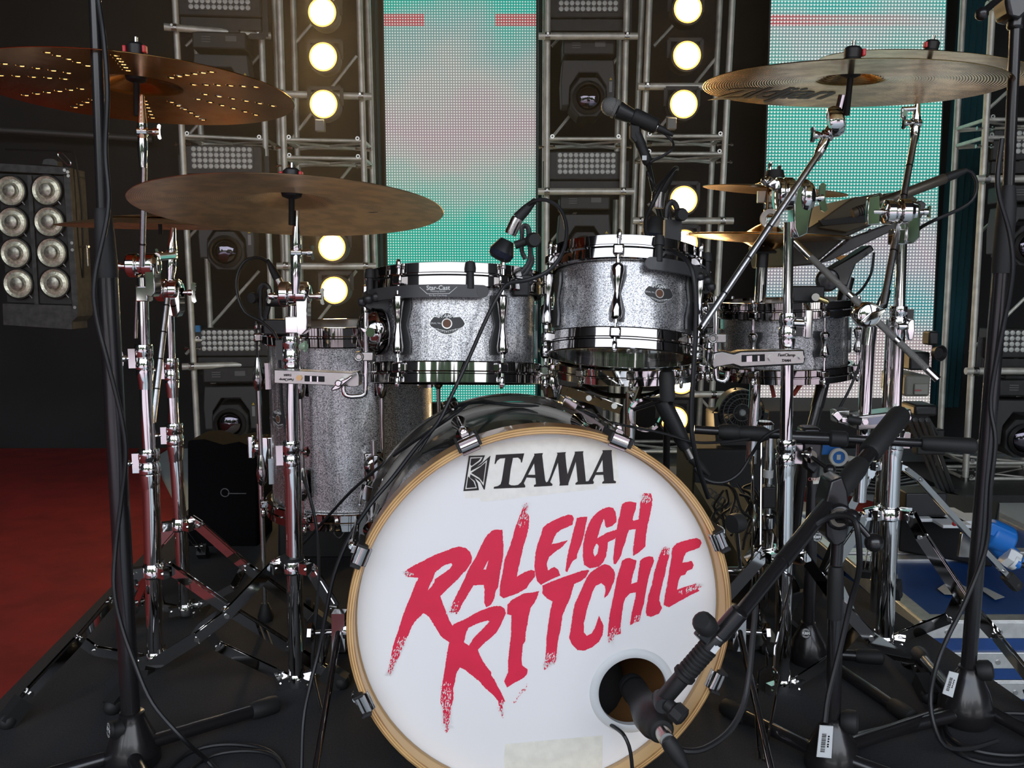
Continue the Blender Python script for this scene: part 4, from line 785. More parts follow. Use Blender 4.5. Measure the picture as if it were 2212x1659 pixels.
# ============================================================ CYMBALS
def cymbal(name, label, px, py, Y, rpx, roll, q, m, bell=.28, hollow=1, thick=.0014, holes=False, inverted=False, bow=.07, group=None, bellh=.07):
    c = P(px, py, Y); v = (c-V((0, 0, H))).normalized(); right = V((1, 0, 0)); up = right.cross(v).normalized()
    a = rad(roll); mv = right*math.cos(a)+up*math.sin(a); wv = v.cross(mv)*-1; wv = mv.cross(v); 
    if wv.z < 0: wv = -wv
    n = (wv*math.sqrt(1-q*q)+v*q).normalized(); mv = (mv-n*mv.dot(n)).normalized(); yv = n.cross(mv)
    R = rpx/F*depth(c)
    s = -1 if inverted else 1
    def prof(r):   # height above rim plane
        t = r/R; h = R*bow*(1-t*t)
        if t < bell: h += R*bellh*(math.cos(pi*t/bell)*.5+.5)**.6
        return h
    rs = [R*t for t in [0.022]+[bell*k/8 for k in range(1, 9)]+[bell*1.04]+[bell+(1-bell)*k/16 for k in range(1, 17)]]
    nn = 128; top = [(r, s*prof(r)) for r in rs]; bot = [(r, s*prof(r)-thick*s) for r in rs[::-1]]
    mb = MB().lathe((0, 0, 0), (0, 0, 1), top+[(R+.0006, -thick*.5*s)]+bot, nn, closed=True)
    X = basis(c, mv, yv, n)
    if holes:
        me = mesh_of(mb, m, name); o = bpy.data.objects.new(name, me); COL.objects.link(o)
        cut = MB()
        for k in range(12):
            for j in range(6):
                aa = 2*pi*(k+.5)/12+(.0 if k % 2 else .09); r = R*(.42+.088*j); cc = V((math.cos(aa)*r, math.sin(aa)*r, 0)); cut.lathe(cc+V((0, 0, -.02)), (0, 0, 1), [(R*.029, 0), (R*.029, .08)], 18)
        co = bpy.data.objects.new('c', mesh_of(cut, m, 'c')); COL.objects.link(co)
        bo = o.modifiers.new('b', 'BOOLEAN'); bo.object = co; bo.operation = 'DIFFERENCE'; bo.solver = 'EXACT'
        dg = bpy.context.evaluated_depsgraph_get(); me2 = bpy.data.meshes.new_from_object(o.evaluated_get(dg)); me2.name = name
        o.modifiers.clear(); o.data = me2; bpy.data.objects.remove(co); me2.set_sharp_from_angle(angle=rad(40))
        o.matrix_world = X; o['label'] = label; o['category'] = 'cymbal'
    else: o = objx(name, mb, m, None, X, label, 'cymbal', group)
    return o, X, R, prof, n
def nut(o, X, prof, top=True, red=True, s=1.0):
    """felts, sleeve and quick-set nut stay with the stand; returned as a builder of world points"""
    pass
c1, X1, R1_, p1, n1 = cymbal('crash_cymbal', 'orange bronze cymbal pierced with rows of round holes, at upper left', 295, 199, 1.5, 331, -6.2, .19, CYM_EFX, holes=True, bow=.05)
c2, X2, R2_, p2, n2 = cymbal('crash_cymbal', 'brown bronze cymbal in front of the left lamp column', 630, 452, 1.48, 327, -3, .185, CYM_DARK, bow=.06)
c3, X3, R3_, p3, n3 = cymbal('crash_cymbal', 'bright bronze cymbal with script lettering underneath, at upper right', 1835, 186, 1.46, 311, 1.2, .145, CYM_GOLD, bow=.05, bell=.24)
c4, X4, R4_, p4, n4 = cymbal('crash_cymbal', 'bronze cymbal at upper right, behind the one with script lettering', 2002, 152, 1.85, 228, -3, .15, CYM_GOLD, bow=.05)
c5, X5, R5_, p5, n5 = cymbal('splash_cymbal', 'small bronze cymbal on the rod above the hi-hats', 1672, 412, 1.93, 151, -3.4, .06, CYM_HAT, bell=.33, bow=.06, bellh=.1)
h1, Xh, Rh, ph, nh = cymbal('hi_hat_cymbal', 'upper bronze hi-hat cymbal at right, bell upwards', 1656, 507, 1.93, 171, -1.2, .02, CYM_HAT, bell=.26, bow=.03, bellh=.12, group='hi-hat pair')
h2, Xh2, Rh2, ph2, nh2 = cymbal('hi_hat_cymbal', 'lower bronze hi-hat cymbal at right, turned bell downwards', 1656, 512, 1.93, 171, -1.2, .03, CYM_HAT, bell=.28, bow=.08, bellh=.1, inverted=True, group='hi-hat pair')
c6, X6, R6_, p6, n6 = cymbal('china_cymbal', 'dull bronze cymbal seen edge on, lower one behind the left microphone stand pole', 330, 489, 1.9, 190, -1, .03, CYM_DARK, bow=.1, bell=.2, bellh=.02)
c7, X7, R7_, p7, n7 = cymbal('crash_cymbal', 'dull bronze cymbal seen edge on, stacked over another at far left', 345, 470, 1.9, 105, -1, .03, CYM_DARK, bow=.06, bell=.3)
# script on the underside of the bright cymbal
tx = MB(); vs, fs = text2d('Zildjian', .062, shear=.3, bold=.0012, space=.9)
def under(x, y):
    # x along image right; y up in the image = away from the viewer on the underside
    r = (x*x+y*y)**.5; return V((x, y, p3(r)-.0014-.0006))
vv = V((0, 0, H))-X3.translation; yl = (X3.to_3x3().inverted() @ vv); sg = -1 if yl.y < 0 else 1
mrg = MB().add([under(x*1.3-.088, -sg*(.132-y*2.1)) for x, y in vs], fs, False)
objx('script_lettering', mrg, mat('cymbal_ink', (.03, .035, .03), .4), None, M.Identity(4)); o = bpy.data.objects['script_lettering']; o.parent = c3; o.matrix_local = M.Identity(4)
g_ = MB().flat([[(.055+a, .02+b) for a, b in ((0, 0), (.02, .008), (.04, .004), (.03, -.004), (.05, -.012), (.035, -.016), (.01, -.006))]], lambda x, y: V((x+.06, (1 if sg < 0 else -1)*(.09-y), p2((x*x+.01)**.5)-.003)))
o = objx('worn_print', g_, mat('cymbal_ink2', (.12, .1, .06), .4, .5), None, M.Identity(4)); o.parent = c2; o.matrix_local = M.Identity(4)
# ============================================================ STAND HARDWARE
def tubepx(t, name, a, b, Y, wpx, m=CHROME, n=18, Y2=None):
    p, q = P(*a, Y), P(*b, Y2 or Y); r = wpx/2/F*depth(p); return obj(name, MB().tube(p, q, r, n=n), m, t)
def wing(mb, c, d, L=.022, w=.03):
    """wing bolt: shank along d, two-lobed head"""
    d = V(d).normalized(); x, y, a = frame(d); c = V(c)
    mb.tube(c, c+d*L, .0045, n=10).lathe(c+d*(L*.6), d, [(.006, 0), (.007, .004), (.006, .01)], 12)
    e = c+d*(L+.004); pts = [(-.5, .1), (-.42, .3), (-.15, .2), (.15, .2), (.42, .3), (.5, .1), (.42, -.12), (.15, -.2), (-.15, -.2), (-.42, -.12)]
    mb.prism([e+V((0, 0, 1)).cross(d).normalized()*0+y*(px*w)+d*(py*w*.5)-x*.003 for px, py in pts], x*.006)
    return mb
def collar(t, x, y, Y, wpx, h=.045, side=-1, name='clamp_collar', m=CHROME, w=True):
    c = P(x, y, Y); r = wpx/2/F*depth(c)
    mb = MB().lathe(c-V((0, 0, h*.9)), (0, 0, 1), [(r*.92, 0), (r*1.0, h*.25), (r*1.12, h*.5), (r*1.12, h*.62)], 22)
    mb.lathe(c-V((0, 0, h*.25)), (0, 0, 1), [(r*1.16, 0), (r*1.2, .003), (r*1.2, h*.28), (r*1.1, h*.32), (r*1.1, h*.42), (r*1.2, h*.46), (r*1.2, h*.72), (r*1.12, h*.78)], 22)
    mb.bar(c+V((side*r*1.0, -.004, h*.1)), c+V((side*(r+.012), -.006, h*.1)), .014, h*.62)
    o = obj(name, mb, m, t)
    if w: obj('wing_bolt', wing(MB(), c+V((side*(r+.010), -.008, h*.1)), (side*.8, -.5, 0), .01), m, t)
    return o
def tilter(t, a, b, Y, wpx, m=CHROME, knob=1):
    """long cast tilter from px a (bottom) to px b (top)"""
    p, q = P(*a, Y), P(*b, Y); L = (q-p).length; d = q-p; w = wpx/2/F*depth(p)
    # two teardrop halves meeting at the ratchet
    mb = MB().lathe(p, d, [(w*.7, 0), (w*.75, L*.05), (w*.95, L*.2), (w*1.0, L*.34), (w*.85, L*.46), (w*.7, L*.5)], 20)
    mb.lathe(p+d*.46, d, [(w*.7, 0), (w*1.0, L*.06), (w*.95, L*.16), (w*.7, L*.34), (w*.55, L*.54)], 20)
    obj('tilter', mb, m, t)
    c = p+d*.5; ax = V((1, .25, 0)).normalized()
    g = MB().lathe(c-ax*w*1.1, ax, [(w*.7, 0), (w*1.02, w*.15), (w*1.02, w*.9), (w*.9, w*.95), (w*.9, w*1.15), (w*1.02, w*1.2), (w*1.02, w*2), (w*.7, w*2.2)], 24)
    obj('ratchet', g, m, t)
    obj('wing_bolt', wing(MB(), c+ax*(w*1.0*knob), ax*knob, .014, .026), m, t)
def topset(t, X, prof, n, red=True, sl=.035, s=1.0, up=.0):
    c = X.translation; hb = prof(0.0)
    o = lambda h: c+n*(h+(up if h > hb else 0))
    obj('sleeve', MB().tube(o(hb-sl-.02), o(hb+.03*s), .0052*s, n=12).lathe(o(hb-.012), n, [(.006, -.004), (.016*s, 0), (.018*s, .006), (.018*s, .010), (.006, .0105)], 20), RUBBER, t)
    obj('felt', MB().lathe(o(hb+.002), n, [(.006, 0), (.018*s, .002), (.018*s, .012*s), (.006, .0135*s)], 20), RUBBER, t)
    nb = MB().lathe(o(hb+.015*s), n, [(.006, 0), (.014*s, .001), (.015*s, .016*s), (.011*s, .02*s), (.004, .021*s)], 10)
    obj('cymbal_nut', nb, BLACKP, t)
    if red:
        for sx_ in ((-1, 1) if red is True else (red,)): obj('nut_button', MB().box(o(hb+.024*s)+V((sx_*.0165*s, -.004*s, 0)), (.006*s, .012*s, .012*s)), REDP, t, bevel=.0015)
    obj('rod_tip', MB().tube(o(hb+.03*s), o(hb+.045*s), .003*s, n=10).tube(o(hb+.0), o(hb+.03*s), .003, n=8), CHROME, t)
def leg(t, pts, w=.019, gap=.010, foot=True, name='leg', m=CHROME):
    """double strap leg through the given points, with a rubber foot"""
    pts = [V(p) for p in pts]; d = (pts[-1]-pts[0]); side = V((0, 0, 1)).cross(d); side.z = 0; side.normalize()
    mb = MB()
    for s in (-1, 1): mb.strip([p+side*(gap/2*s) for p in pts], .0022, w, (0, 0, 1))
    o = obj(name, mb, m, t)
    for p in pts[1:-1]: obj('rivet', MB().tube(p-side*(gap/2+.004), p+side*(gap/2+.004), .0045, n=10), SATIN, o)
    if foot:
        e = pts[-1]; k = (pts[-2]-e).normalized()
        obj('rubber_foot', MB().bar(e+k*.035, e-k*.008, gap+.014, w+.012).sphere(e-k*.004+V((0, 0, 0)), .0155, 12), RUBBER, o)
    return o
def rodmarks(t, a, b, Y, wpx, ts, Y2=None):
    p, q = P(*a, Y), P(*b, Y2 or Y); r = wpx/2/F*depth(p); mb = MB(); d = (q-p).normalized()
    for k in ts: c = p+(q-p)*k; mb.lathe(c-d*.0015, d, [(r*1.02, 0), (r*1.02, .003)], 12)
    obj('rod_mark', mb, BLACKINK, t)
def basecollar(t, x, y, Y, wpx, name='leg_collar'):
    c = P(x, y, Y); r = wpx/2/F*depth(c); mb = MB().lathe(c-V((0, 0, .014)), (0, 0, 1), [(r, 0), (r*1.25, .004), (r*1.25, .022), (r*1.05, .028)], 20)
    for k in range(3):
        a = rad(-30+120*k); d = V((math.cos(a), math.sin(a), 0)); mb.bar(c+d*r, c+d*(r+.022), .014, .02).tube(c+d*(r+.016)+V((-d.y, d.x, 0))*.01, c+d*(r+.016)-V((-d.y, d.x, 0))*.01, .004, n=8)
    obj(name, mb, CHROME, t)
    return c
def gp(x, y, z=.014): return G(x, y, z)

# ---- stand of the holed cymbal (front left)
s1 = thing('cymbal_stand', 'chrome boom stand at left, nearest the edge, holding the holed cymbal', 'cymbal stand', G(335, 1432), 'chrome cymbal stands')
Y = 1.585
tubepx(s1, 'base_tube', (336, 1424), (325, 1005), Y, 35)
tubepx(s1, 'middle_tube', (324, 1010), (312, 780), Y, 27)
tubepx(s1, 'upper_tube', (313, 790), (308, 600), Y, 22)
collar(s1, 323, 1005, Y, 37, .06, -1, w=True); collar(s1, 312, 780, Y, 31, .058, -1)
basecollar(s1, 331, 1232, Y, 36); basecollar(s1, 336, 1420, Y, 33, 'brace_collar')
leg(s1, [P(300, 1240, Y), P(240, 1300, 1.56), gp(172, 1380, .12), gp(62, 1498, .045), gp(20, 1552)], .015)
leg(s1, [P(360, 1222, Y), P(488, 1312, 1.55), P(625, 1398, 1.52), G(735, 1470, .014)], .019)
leg(s1, [P(330, 1232, 1.62), G(300, 1300, .1), G(272, 1340, .014)], .019)
leg(s1, [P(318, 1425, Y), P(262, 1415, Y), P(205, 1405, Y-.02), P(178, 1385, Y-.03)], .016, foot=False, name='brace')
leg(s1, [P(350, 1420, Y), P(420, 1375, Y-.01), P(470, 1310, Y-.01)], .016, foot=False, name='brace')
# boom clamp and rod
c = P(316, 585, Y); r = .02
obj('boom_clamp', MB().lathe(c+V((-.034, 0, .01)), (1, 0, 0), [(.012, 0), (.022, .003), (.022, .02), (.018, .022), (.018, .03), (.022, .032), (.022, .052), (.014, .058)], 24).prism([c+V((.004+x, -.018, z)) for x, z in ((0, .02), (.018, .012), (.018, -.038), (.012, -.048), (0, -.044))], (0, .03, 0)).box(c+V((-.007, .002, -.042)), (.022, .026, .028)), CHROME, s1, bevel=.002)
obj('wing_bolt', wing(MB(), c+V((-.034, -.002, .008)), (-1, 0, .05), .016, .028), CHROME, s1)
obj('boom_rod', MB().tube(P(307, 575, Y-.02), P(312, 350, 1.52), K(6.3, 1.5), n=14), ROD, s1)
obj('boom_rod', MB().tube(P(297, 618, Y+.01), P(293, 730, Y+.03), K(4, 1.5), n=12), ROD, s1); rodmarks(s1, (307, 575), (312, 350), Y-.02, 13.5, [.22, .56], 1.52)
tilter(s1, (309, 362), (306, 205), 1.5, 21)
topset(s1, X1, p1, n1, sl=.05, up=.014)
# ---- stand behind it, edge-on cymbals
s2 = thing('cymbal_stand', 'chrome boom stand at far left, second from the riser edge, under the edge-on cymbals', 'cymbal stand', G(402, 1330), 'chrome cymbal stands')
Y = 1.84
tubepx(s2, 'base_tube', (402, 1322), (378, 950), Y, 27); tubepx(s2, 'middle_tube', (378, 960), (370, 800), Y, 22); tubepx(s2, 'upper_tube', (371, 815), (366, 640), Y, 18)
collar(s2, 378, 945, Y, 30, .06, -1); collar(s2, 371, 805, Y, 26, .06, -1)
basecollar(s2, 388, 1133, Y, 28); basecollar(s2, 402, 1316, Y, 28, 'brace_collar')
leg(s2, [P(410, 1122, Y), P(430, 1135, Y), P(530, 1223, 1.8), P(640, 1305, 1.76), G(700, 1350, .014)], .02)
leg(s2, [P(375, 1138, Y), P(345, 1172, 1.84), G(300, 1262, .05), G(278, 1288, .014)], .019)
leg(s2, [P(392, 1128, Y+.02), G(430, 1180, .05), G(440, 1195, .014)], .019)
leg(s2, [P(412, 1316, Y), P(436, 1304, Y), P(505, 1268, 1.82), P(528, 1226, 1.8)], .016, foot=False, name='brace')
leg(s2, [P(390, 1318, Y), P(350, 1310, Y), P(325, 1230, Y)], .016, foot=False, name='brace')
c = P(374, 632, Y)
obj('boom_clamp', MB().lathe(c+V((-.036, 0, .005)), (1, 0, 0), [(.012, 0), (.024, .003), (.024, .022), (.019, .024), (.019, .03), (.024, .032), (.024, .05), (.014, .056)], 24).prism([c+V((.002+x, -.018, z)) for x, z in ((0, .018), (.018, .012), (.018, -.038), (.01, -.052), (-.01, -.046))], (0, .03, 0)), CHROME, s2, bevel=.002)
obj('wing_bolt', wing(MB(), c+V((.022, -.002, .0)), (1, 0, 0), .018, .044), CHROME, s2)
obj('boom_rod', MB().tube(P(362, 645, Y-.03), P(330, 912, Y-.13), K(6.2, 1.84), n=12), ROD, s2); rodmarks(s2, (362, 645), (330, 912), Y-.03, 13, [.06, .28, .5, .74], Y-.13)
tilter(s2, (368, 608), (374, 492), Y, 21, CHROME, -1)
obj('link_bar', MB().tube(P(338, 555, 1.7), P(372, 552, 1.8), .008), CHROME, s2)
topset(s2, X7, p7, n7, red=False, sl=.03, s=.8)
# ---- stand of the brown cymbal
s3 = thing('cymbal_stand', 'chrome straight stand left of the bass drum, holding the brown cymbal', 'cymbal stand', G(640, 1478), 'chrome cymbal stands')
Y = 1.52
tubepx(s3, 'base_tube', (641, 1472), (632, 990), Y, 35); tubepx(s3, 'middle_tube', (632, 1000), (629, 755), Y, 26); tubepx(s3, 'upper_tube', (630, 770), (632, 660), Y, 21)
collar(s3, 630, 988, Y, 33, .058, -1, w=False); collar(s3, 629, 762, Y, 32, .056, -1, w=False)
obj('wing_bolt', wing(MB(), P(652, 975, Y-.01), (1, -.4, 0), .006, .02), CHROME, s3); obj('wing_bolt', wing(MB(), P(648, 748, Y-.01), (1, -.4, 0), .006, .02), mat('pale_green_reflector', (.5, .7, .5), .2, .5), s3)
basecollar(s3, 634, 1222, Y, 38); basecollar(s3, 641, 1468, Y, 34, 'brace_collar')
leg(s3, [P(612, 1212, Y), P(592, 1222, Y), P(490, 1328, 1.47), P(425, 1378, 1.44), gp(300, 1456, .04), gp(246, 1522)], .019)
leg(s3, [P(655, 1215, Y), P(672, 1230, Y), P(720, 1310, 1.5), gp(745, 1395)], .019)
leg(s3, [P(640, 1218, Y+.02), G(640, 1290, .09), G(665, 1310, .014)], .019)
leg(s3, [P(622, 1466, Y), P(605, 1458, Y), P(470, 1395, 1.47), P(452, 1370, 1.46)], .016, foot=False, name='brace')
leg(s3, [P(655, 1466, Y), P(690, 1440, Y), P(708, 1370, 1.5)], .016, foot=False, name='brace')
obj('memory_ring', MB().tube(P(631, 1205, Y)-V((0, 0, .003)), P(631, 1205, Y)+V((0, 0, .003)), .022, n=20), RUBBER, s3)
c = P(640, 650, Y)
obj('tilter_clamp', MB().lathe(c+V((-.03, 0, .012)), (1, 0, 0), [(.012, 0), (.022, .003), (.022, .018), (.018, .02), (.018, .03), (.022, .032), (.022, .05), (.014, .056)], 24).prism([c+V((.004+x, -.018, z)) for x, z in ((0, .02), (.02, .012), (.018, -.05), (.008, -.06), (0, -.056))], (0, .03, 0)).box(c+V((-.007, .002, -.042)), (.024, .026, .03)), CHROME, s3, bevel=.002)
obj('wing_bolt', wing(MB(), c+V((.026, -.002, .008)), (1, 0, 0), .016, .03), CHROME, s3); obj('wing_bolt', wing(MB(), c+V((-.03, -.002, .008)), (-1, 0, 0), .012, .026), CHROME, s3)
tilter(s3, (638, 635), (641, 455), 1.49, 22)
topset(s3, X2, p2, n2, sl=.04)
# ---- right front boom stand, bright cymbal
s4 = thing('cymbal_stand', 'chrome boom stand right of the bass drum, nearest one, holding the bright cymbal', 'cymbal stand', G(1690, 1490), 'chrome cymbal stands')
Y = 1.5
tubepx(s4, 'base_tube', (1690, 1482), (1697, 1010), Y, 34); tubepx(s4, 'middle_tube', (1697, 1015), (1701, 735), Y, 27); tubepx(s4, 'upper_tube', (1701, 745), (1704, 480), Y, 21)
collar(s4, 1697, 985, Y, 35, .055, 1); collar(s4, 1701, 712, Y, 31, .055, 1)
obj('tee_wing', MB().tube(P(1712, 698, Y-.02), P(1738, 699, Y-.02), .006).box(P(1746, 700, Y-.02), (.012, .008, .05)), CHROME, s4, bevel=.002)
basecollar(s4, 1692, 1200, Y, 38); basecollar(s4, 1690, 1480, Y, 33, 'brace_collar')
leg(s4, [P(1712, 1192, Y), P(1732, 1196, Y), P(1800, 1290, 1.46), P(1880, 1376, 1.44), gp(1975, 1440, .04), gp(2005, 1500)], .02)
leg(s4, [P(1672, 1194, Y), P(1650, 1200, Y), P(1560, 1300, 1.48), G(1500, 1400, .014)], .02)
leg(s4, [P(1692, 1192, Y+.02), G(1700, 1260, .12), G(1712, 1330, .014)], .02)
leg(s4, [P(1706, 1478, Y), P(1722, 1472, Y), P(1790, 1428, 1.47), P(1850, 1362, 1.45)], .016, foot=False, name='brace')
c = P(1714, 442, Y)
obj('boom_clamp', MB().lathe(c+V((-.034, 0, .018)), (1, 0, .0), [(.014, 0), (.028, .003), (.028, .012), (.024, .014), (.028, .016), (.028, .03), (.02, .034)], 26).lathe(c+V((.004, 0, .012)), (1, .1, 0), [(.02, 0), (.03, .004), (.032, .014), (.026, .024), (.012, .028)], 26).prism([c+V((.004+x, -.02, z)) for x, z in ((-.012, .03), (.016, .03), (.024, .0), (.016, -.05), (0, -.058), (-.008, -.04))], (0, .034, 0)), CHROME, s4, bevel=.003)
obj('wing_bolt', wing(MB(), c+V((.034, -.002, .01)), (1, 0, .1), .01, .05), CHROME, s4); obj('drum_key_bolt', MB().bar(c+V((-.03, 0, .03)), c+V((-.052, -.01, .04)), .01, .016).tube(c+V((-.05, -.01, .04)), c+V((-.056, -.012, .035)), .008), CHROME, s4, bevel=.002)
obj('boom_rod', MB().tube(P(1516, 706, 1.38), P(1775, 322, 1.49), K(7, 1.44), n=14), ROD, s4); rodmarks(s4, (1516, 706), (1775, 322), 1.38, 14.6, [.18, .375, .55], 1.49)
obj('rod_cap', MB().tube(P(1512, 712, 1.378), P(1528, 688, 1.387), K(7.6, 1.38), n=14), CHROME, s4)
tilter(s4, (1762, 345), (1812, 240), 1.49, 22, CHROME, -1)
obj('tilter_head', MB().lathe(P(1806, 262, 1.48), (.9, -.3, .2), [(.012, -.014), (.024, -.01), (.026, 0), (.022, .01), (.01, .014)], 22).tube(P(1808, 262, 1.48), P(1822, 205, 1.47), .008, n=12), CHROME, s4)
topset(s4, X3, p3, n3, red=1, sl=.055, s=.95)
# ---- right rear boom stand
s5 = thing('cymbal_stand', 'chrome boom stand at right with a thick base tube, holding the rear right cymbal', 'cymbal stand', G(1910, 1392), 'chrome cymbal stands')
Y = 1.7
tubepx(s5, 'base_tube', (1910, 1388), (1928, 955), Y, 37); tubepx(s5, 'middle_tube', (1928, 965), (1942, 700), Y, 27); tubepx(s5, 'upper_tube', (1942, 710), (1949, 480), Y, 22)
collar(s5, 1930, 955, Y, 36, .05, 1, w=False); collar(s5, 1940, 690, Y, 30, .05, 1, w=False)
obj('wing_bolt', MB().tube(P(1938, 705, Y-.02), P(1962, 705, Y-.02), .007).prism([P(x, y, Y-.03) for x, y in ((1962, 700), (1967, 690), (1976, 690), (1977, 712), (1972, 735), (1963, 735), (1960, 715))], (0, .012, 0)), CHROME, s5, bevel=.002)
basecollar(s5, 1918, 1108, Y, 40); basecollar(s5, 1910, 1385, Y, 36, 'brace_collar')
leg(s5, [P(1940, 1106, Y), P(1965, 1108, Y), P(1992, 1160, 1.68), P(2085, 1300, 1.64), P(2150, 1372, 1.62), gp(2228, 1470, .05), gp(2250, 1530)], .02)
leg(s5, [P(1896, 1106, Y), P(1868, 1112, Y), P(1850, 1150, 1.69), P(1785, 1245, 1.66), G(1700, 1370, .014)], .024)
leg(s5, [P(1918, 1104, Y+.02), G(1925, 1200, .13), G(1935, 1280, .014)], .02)
leg(s5, [P(1926, 1384, Y), P(1945, 1376, Y), P(2050, 1335, 1.66), P(2072, 1290, 1.65)], .02, foot=False, name='brace')
leg(s5, [P(1894, 1384, Y), P(1860, 1370, Y), P(1800, 1240, 1.67)], .016, foot=False, name='brace')
c = P(1950, 458, Y)
obj('boom_clamp', MB().lathe(c+V((-.04, 0, 0)), (1, 0, 0), [(.01, 0), (.024, .004), (.024, .02), (.02, .022), (.02, .03), (.026, .032), (.026, .05), (.022, .054), (.022, .062), (.012, .066)], 24).prism([c+V((.004+x, -.018, z)) for x, z in ((0, .02), (.022, .014), (.024, -.05), (.012, -.062), (0, -.056))], (0, .03, 0)).box(c+V((-.008, .002, -.048)), (.024, .026, .03)), CHROME, s5, bevel=.002)
obj('wing_bolt', MB().tube(c+V((-.06, 0, 0)), c+V((-.03, 0, 0)), .007).prism([c+V((-.06+x, -.006, z)) for x, z in ((0, .03), (.012, .034), (.014, .01), (.014, -.024), (-.01, -.026), (-.012, .0), (-.01, .028))], (0, .012, 0)), CHROME, s5, bevel=.002)
obj('wing_bolt', wing(MB(), c+V((.026, -.002, .0)), (1, 0, 0), .02, .024), CHROME, s5)
obj('boom_rod', MB().tube(P(1908, 660, 1.62), P(1977, 290, 1.8), K(7.3, 1.7), n=14), ROD, s5); rodmarks(s5, (1908, 660), (1977, 290), 1.62, 16, [.3, .46, .62, .8], 1.8)
obj('rod_cap', MB().tube(P(1908, 662, 1.62), P(1916, 628, 1.637), K(8.4, 1.62), n=14), CHROME, s5)
tilter(s5, (1974, 310), (1982, 222), 1.8, 20, CHROME, -1); obj('tilter_wing', MB().tube(P(1950, 236, 1.8), P(1985, 234, 1.8), .005).box(P(1953, 243, 1.8), (.012, .008, .022)), CHROME, s5, bevel=.002)
topset(s5, X4, p4, n4, red=-1, sl=.055, s=.95)
# ---- multi clamp with the short tube and knurled rod
mc = thing('multi_clamp', 'flat silver two-way clamp joining the short tube to the right rear stand', 'clamp', P(1897, 932, 1.66))
q = lambda x, y, d=0: P(x, y, 1.64)+V((0, d, 0))
obj('body', MB().prism([q(1852, 899), q(1908, 892), q(1970, 884), q(1970, 908), q(1958, 910), q(1958, 922), q(1908, 925), q(1852, 930)], (0, .05, 0)), SATIN, mc, bevel=.003)
obj('jaw', MB().prism([q(1820, 892, .03), q(1850, 890, .03), q(1850, 928, .03), q(1822, 922, .03)], (0, .04, 0)), SATIN, mc, bevel=.003)
obj('bolt', MB().tube(q(1868, 911, -.004), q(1868, 911, .01), .006, n=6).tube(q(1949, 908, -.004), q(1949, 908, .01), .008, n=6).tube(q(1962, 902, -.003), q(1962, 902, .01), .005, n=6), CHROME, mc)
obj('triangle_window', MB().prism([q(1875, 903, -.001), q(1912, 898, -.001), q(1910, 915, -.001), q(1878, 918, -.001)], (0, .002, 0)), mat('window_blue_grey', (.25, .27, .32), .2, .6), mc)
obj('spring_bolt', MB().tube(q(1830, 905, .0), q(1858, 910, -.002), .008, n=12), RUBBER, mc); obj('wing_bolt', MB().bar(q(1802, 891), q(1816, 906), .008, .014).bar(q(1816, 906), q(1832, 908), .01, .012), CHROME, mc, bevel=.002)
kr = thing('percussion_arm', 'short chrome tube with a round clamp and a long knurled rod sloping down right', 'stand arm', P(1855, 1085, 1.66))
Y = 1.66
tubepx(kr, 'tube', (1857, 1083), (1878, 700), Y, 27); tubepx(kr, 'tube_collar', (1874, 745), (1879, 705), Y, 31)
c = P(1877, 680, 1.62)
obj('round_clamp', MB().lathe(c+V((0, .03, 0)), (0, -1, 0), [(.014, 0), (.024, .004), (.024, .03), (.022, .034), (.019, .034), (.018, .04), (.006, .044)], 28).tube(c+V((0, .02, 0)), P(1878, 702, Y), .012), CHROME, kr)
obj('clamp_wing', MB().prism([c+V((x, -.012, z)) for x, z in ((-.021, -.012), (-.004, .004), (.022, .013), (.023, .008), (.006, -.006), (-.018, -.016))], (0, -.01, 0)), CHROME, kr, bevel=.002)
a, b = P(1716, 522, 1.72), P(2026, 820, 1.56); kn = mat('knurled_rod', (.33, .32, .3), .45, .8, bump=1.0, bump_scale=900)
obj('knurled_rod', MB().tube(a, b, K(7.6, 1.62), n=14), kn, kr)
d = b-a
for ka, kb in ((0, .12), (.395, .425), (.72, .745), (.93, 1.0)): obj('smooth_band', MB().tube(a+d*ka, a+d*kb, K(8.1, 1.62), n=14), CHROME, kr)
# ---- fast clamps with rods carrying the toms
def fastclamp(lab, pts, Y, rodx, mirror, t_up, t_lo, hook):
    t = thing('tom_clamp', lab, 'clamp', P(pts[0][0], pts[0][1], Y))
    q = lambda x, y, d=0: P(x, y, Y)+V((0, d, 0))
    obj('body', MB().prism([q(x, y) for x, y in pts], (0, .03, 0)), SATIN, t, bevel=.004)
    return t, q
fc, q = fastclamp('silver cast clamp arm with printed lettering, right of the right rack tom', [(1541, 762), (1560, 757), (1585, 763), (1600, 758), (1738, 755), (1741, 778), (1738, 788), (1600, 795), (1580, 788), (1556, 792), (1543, 800), (1536, 790)], 1.45, 0, 1, 0, 0, 0)
obj('slot', MB().prism([q(1602, 767, -.0005), q(1652, 765, -.0005), q(1652, 780, -.0005), q(1602, 782, -.0005)], (0, .002, 0)), DARK, fc)
obj('slot_block', MB().prism([q(1612, 769, -.002), q(1624, 768, -.002), q(1624, 781, -.002), q(1612, 782, -.002)], (0, .004, 0)).prism([q(1636, 768, -.002), q(1640, 768, -.002), q(1640, 780, -.002), q(1636, 780, -.002)], (0, .004, 0)), CHROME, fc)
obj('hex_bolt', MB().tube(q(1666, 773, -.005), q(1666, 773, .004), K(7.5, 1.45), n=6).tube(q(1730, 771, -.005), q(1730, 771, .004), K(6, 1.45), n=6).tube(q(1544, 780, -.004), q(1544, 780, .004), K(5, 1.45), n=14), SATIN, fc)
tx = MB(); sc_ = depth(q(1700, 770))/F
fpl = lambda cx, cy, fl: (lambda x, y: q(cx, cy, -.0006)+V((x*fl, 0, y*fl)))
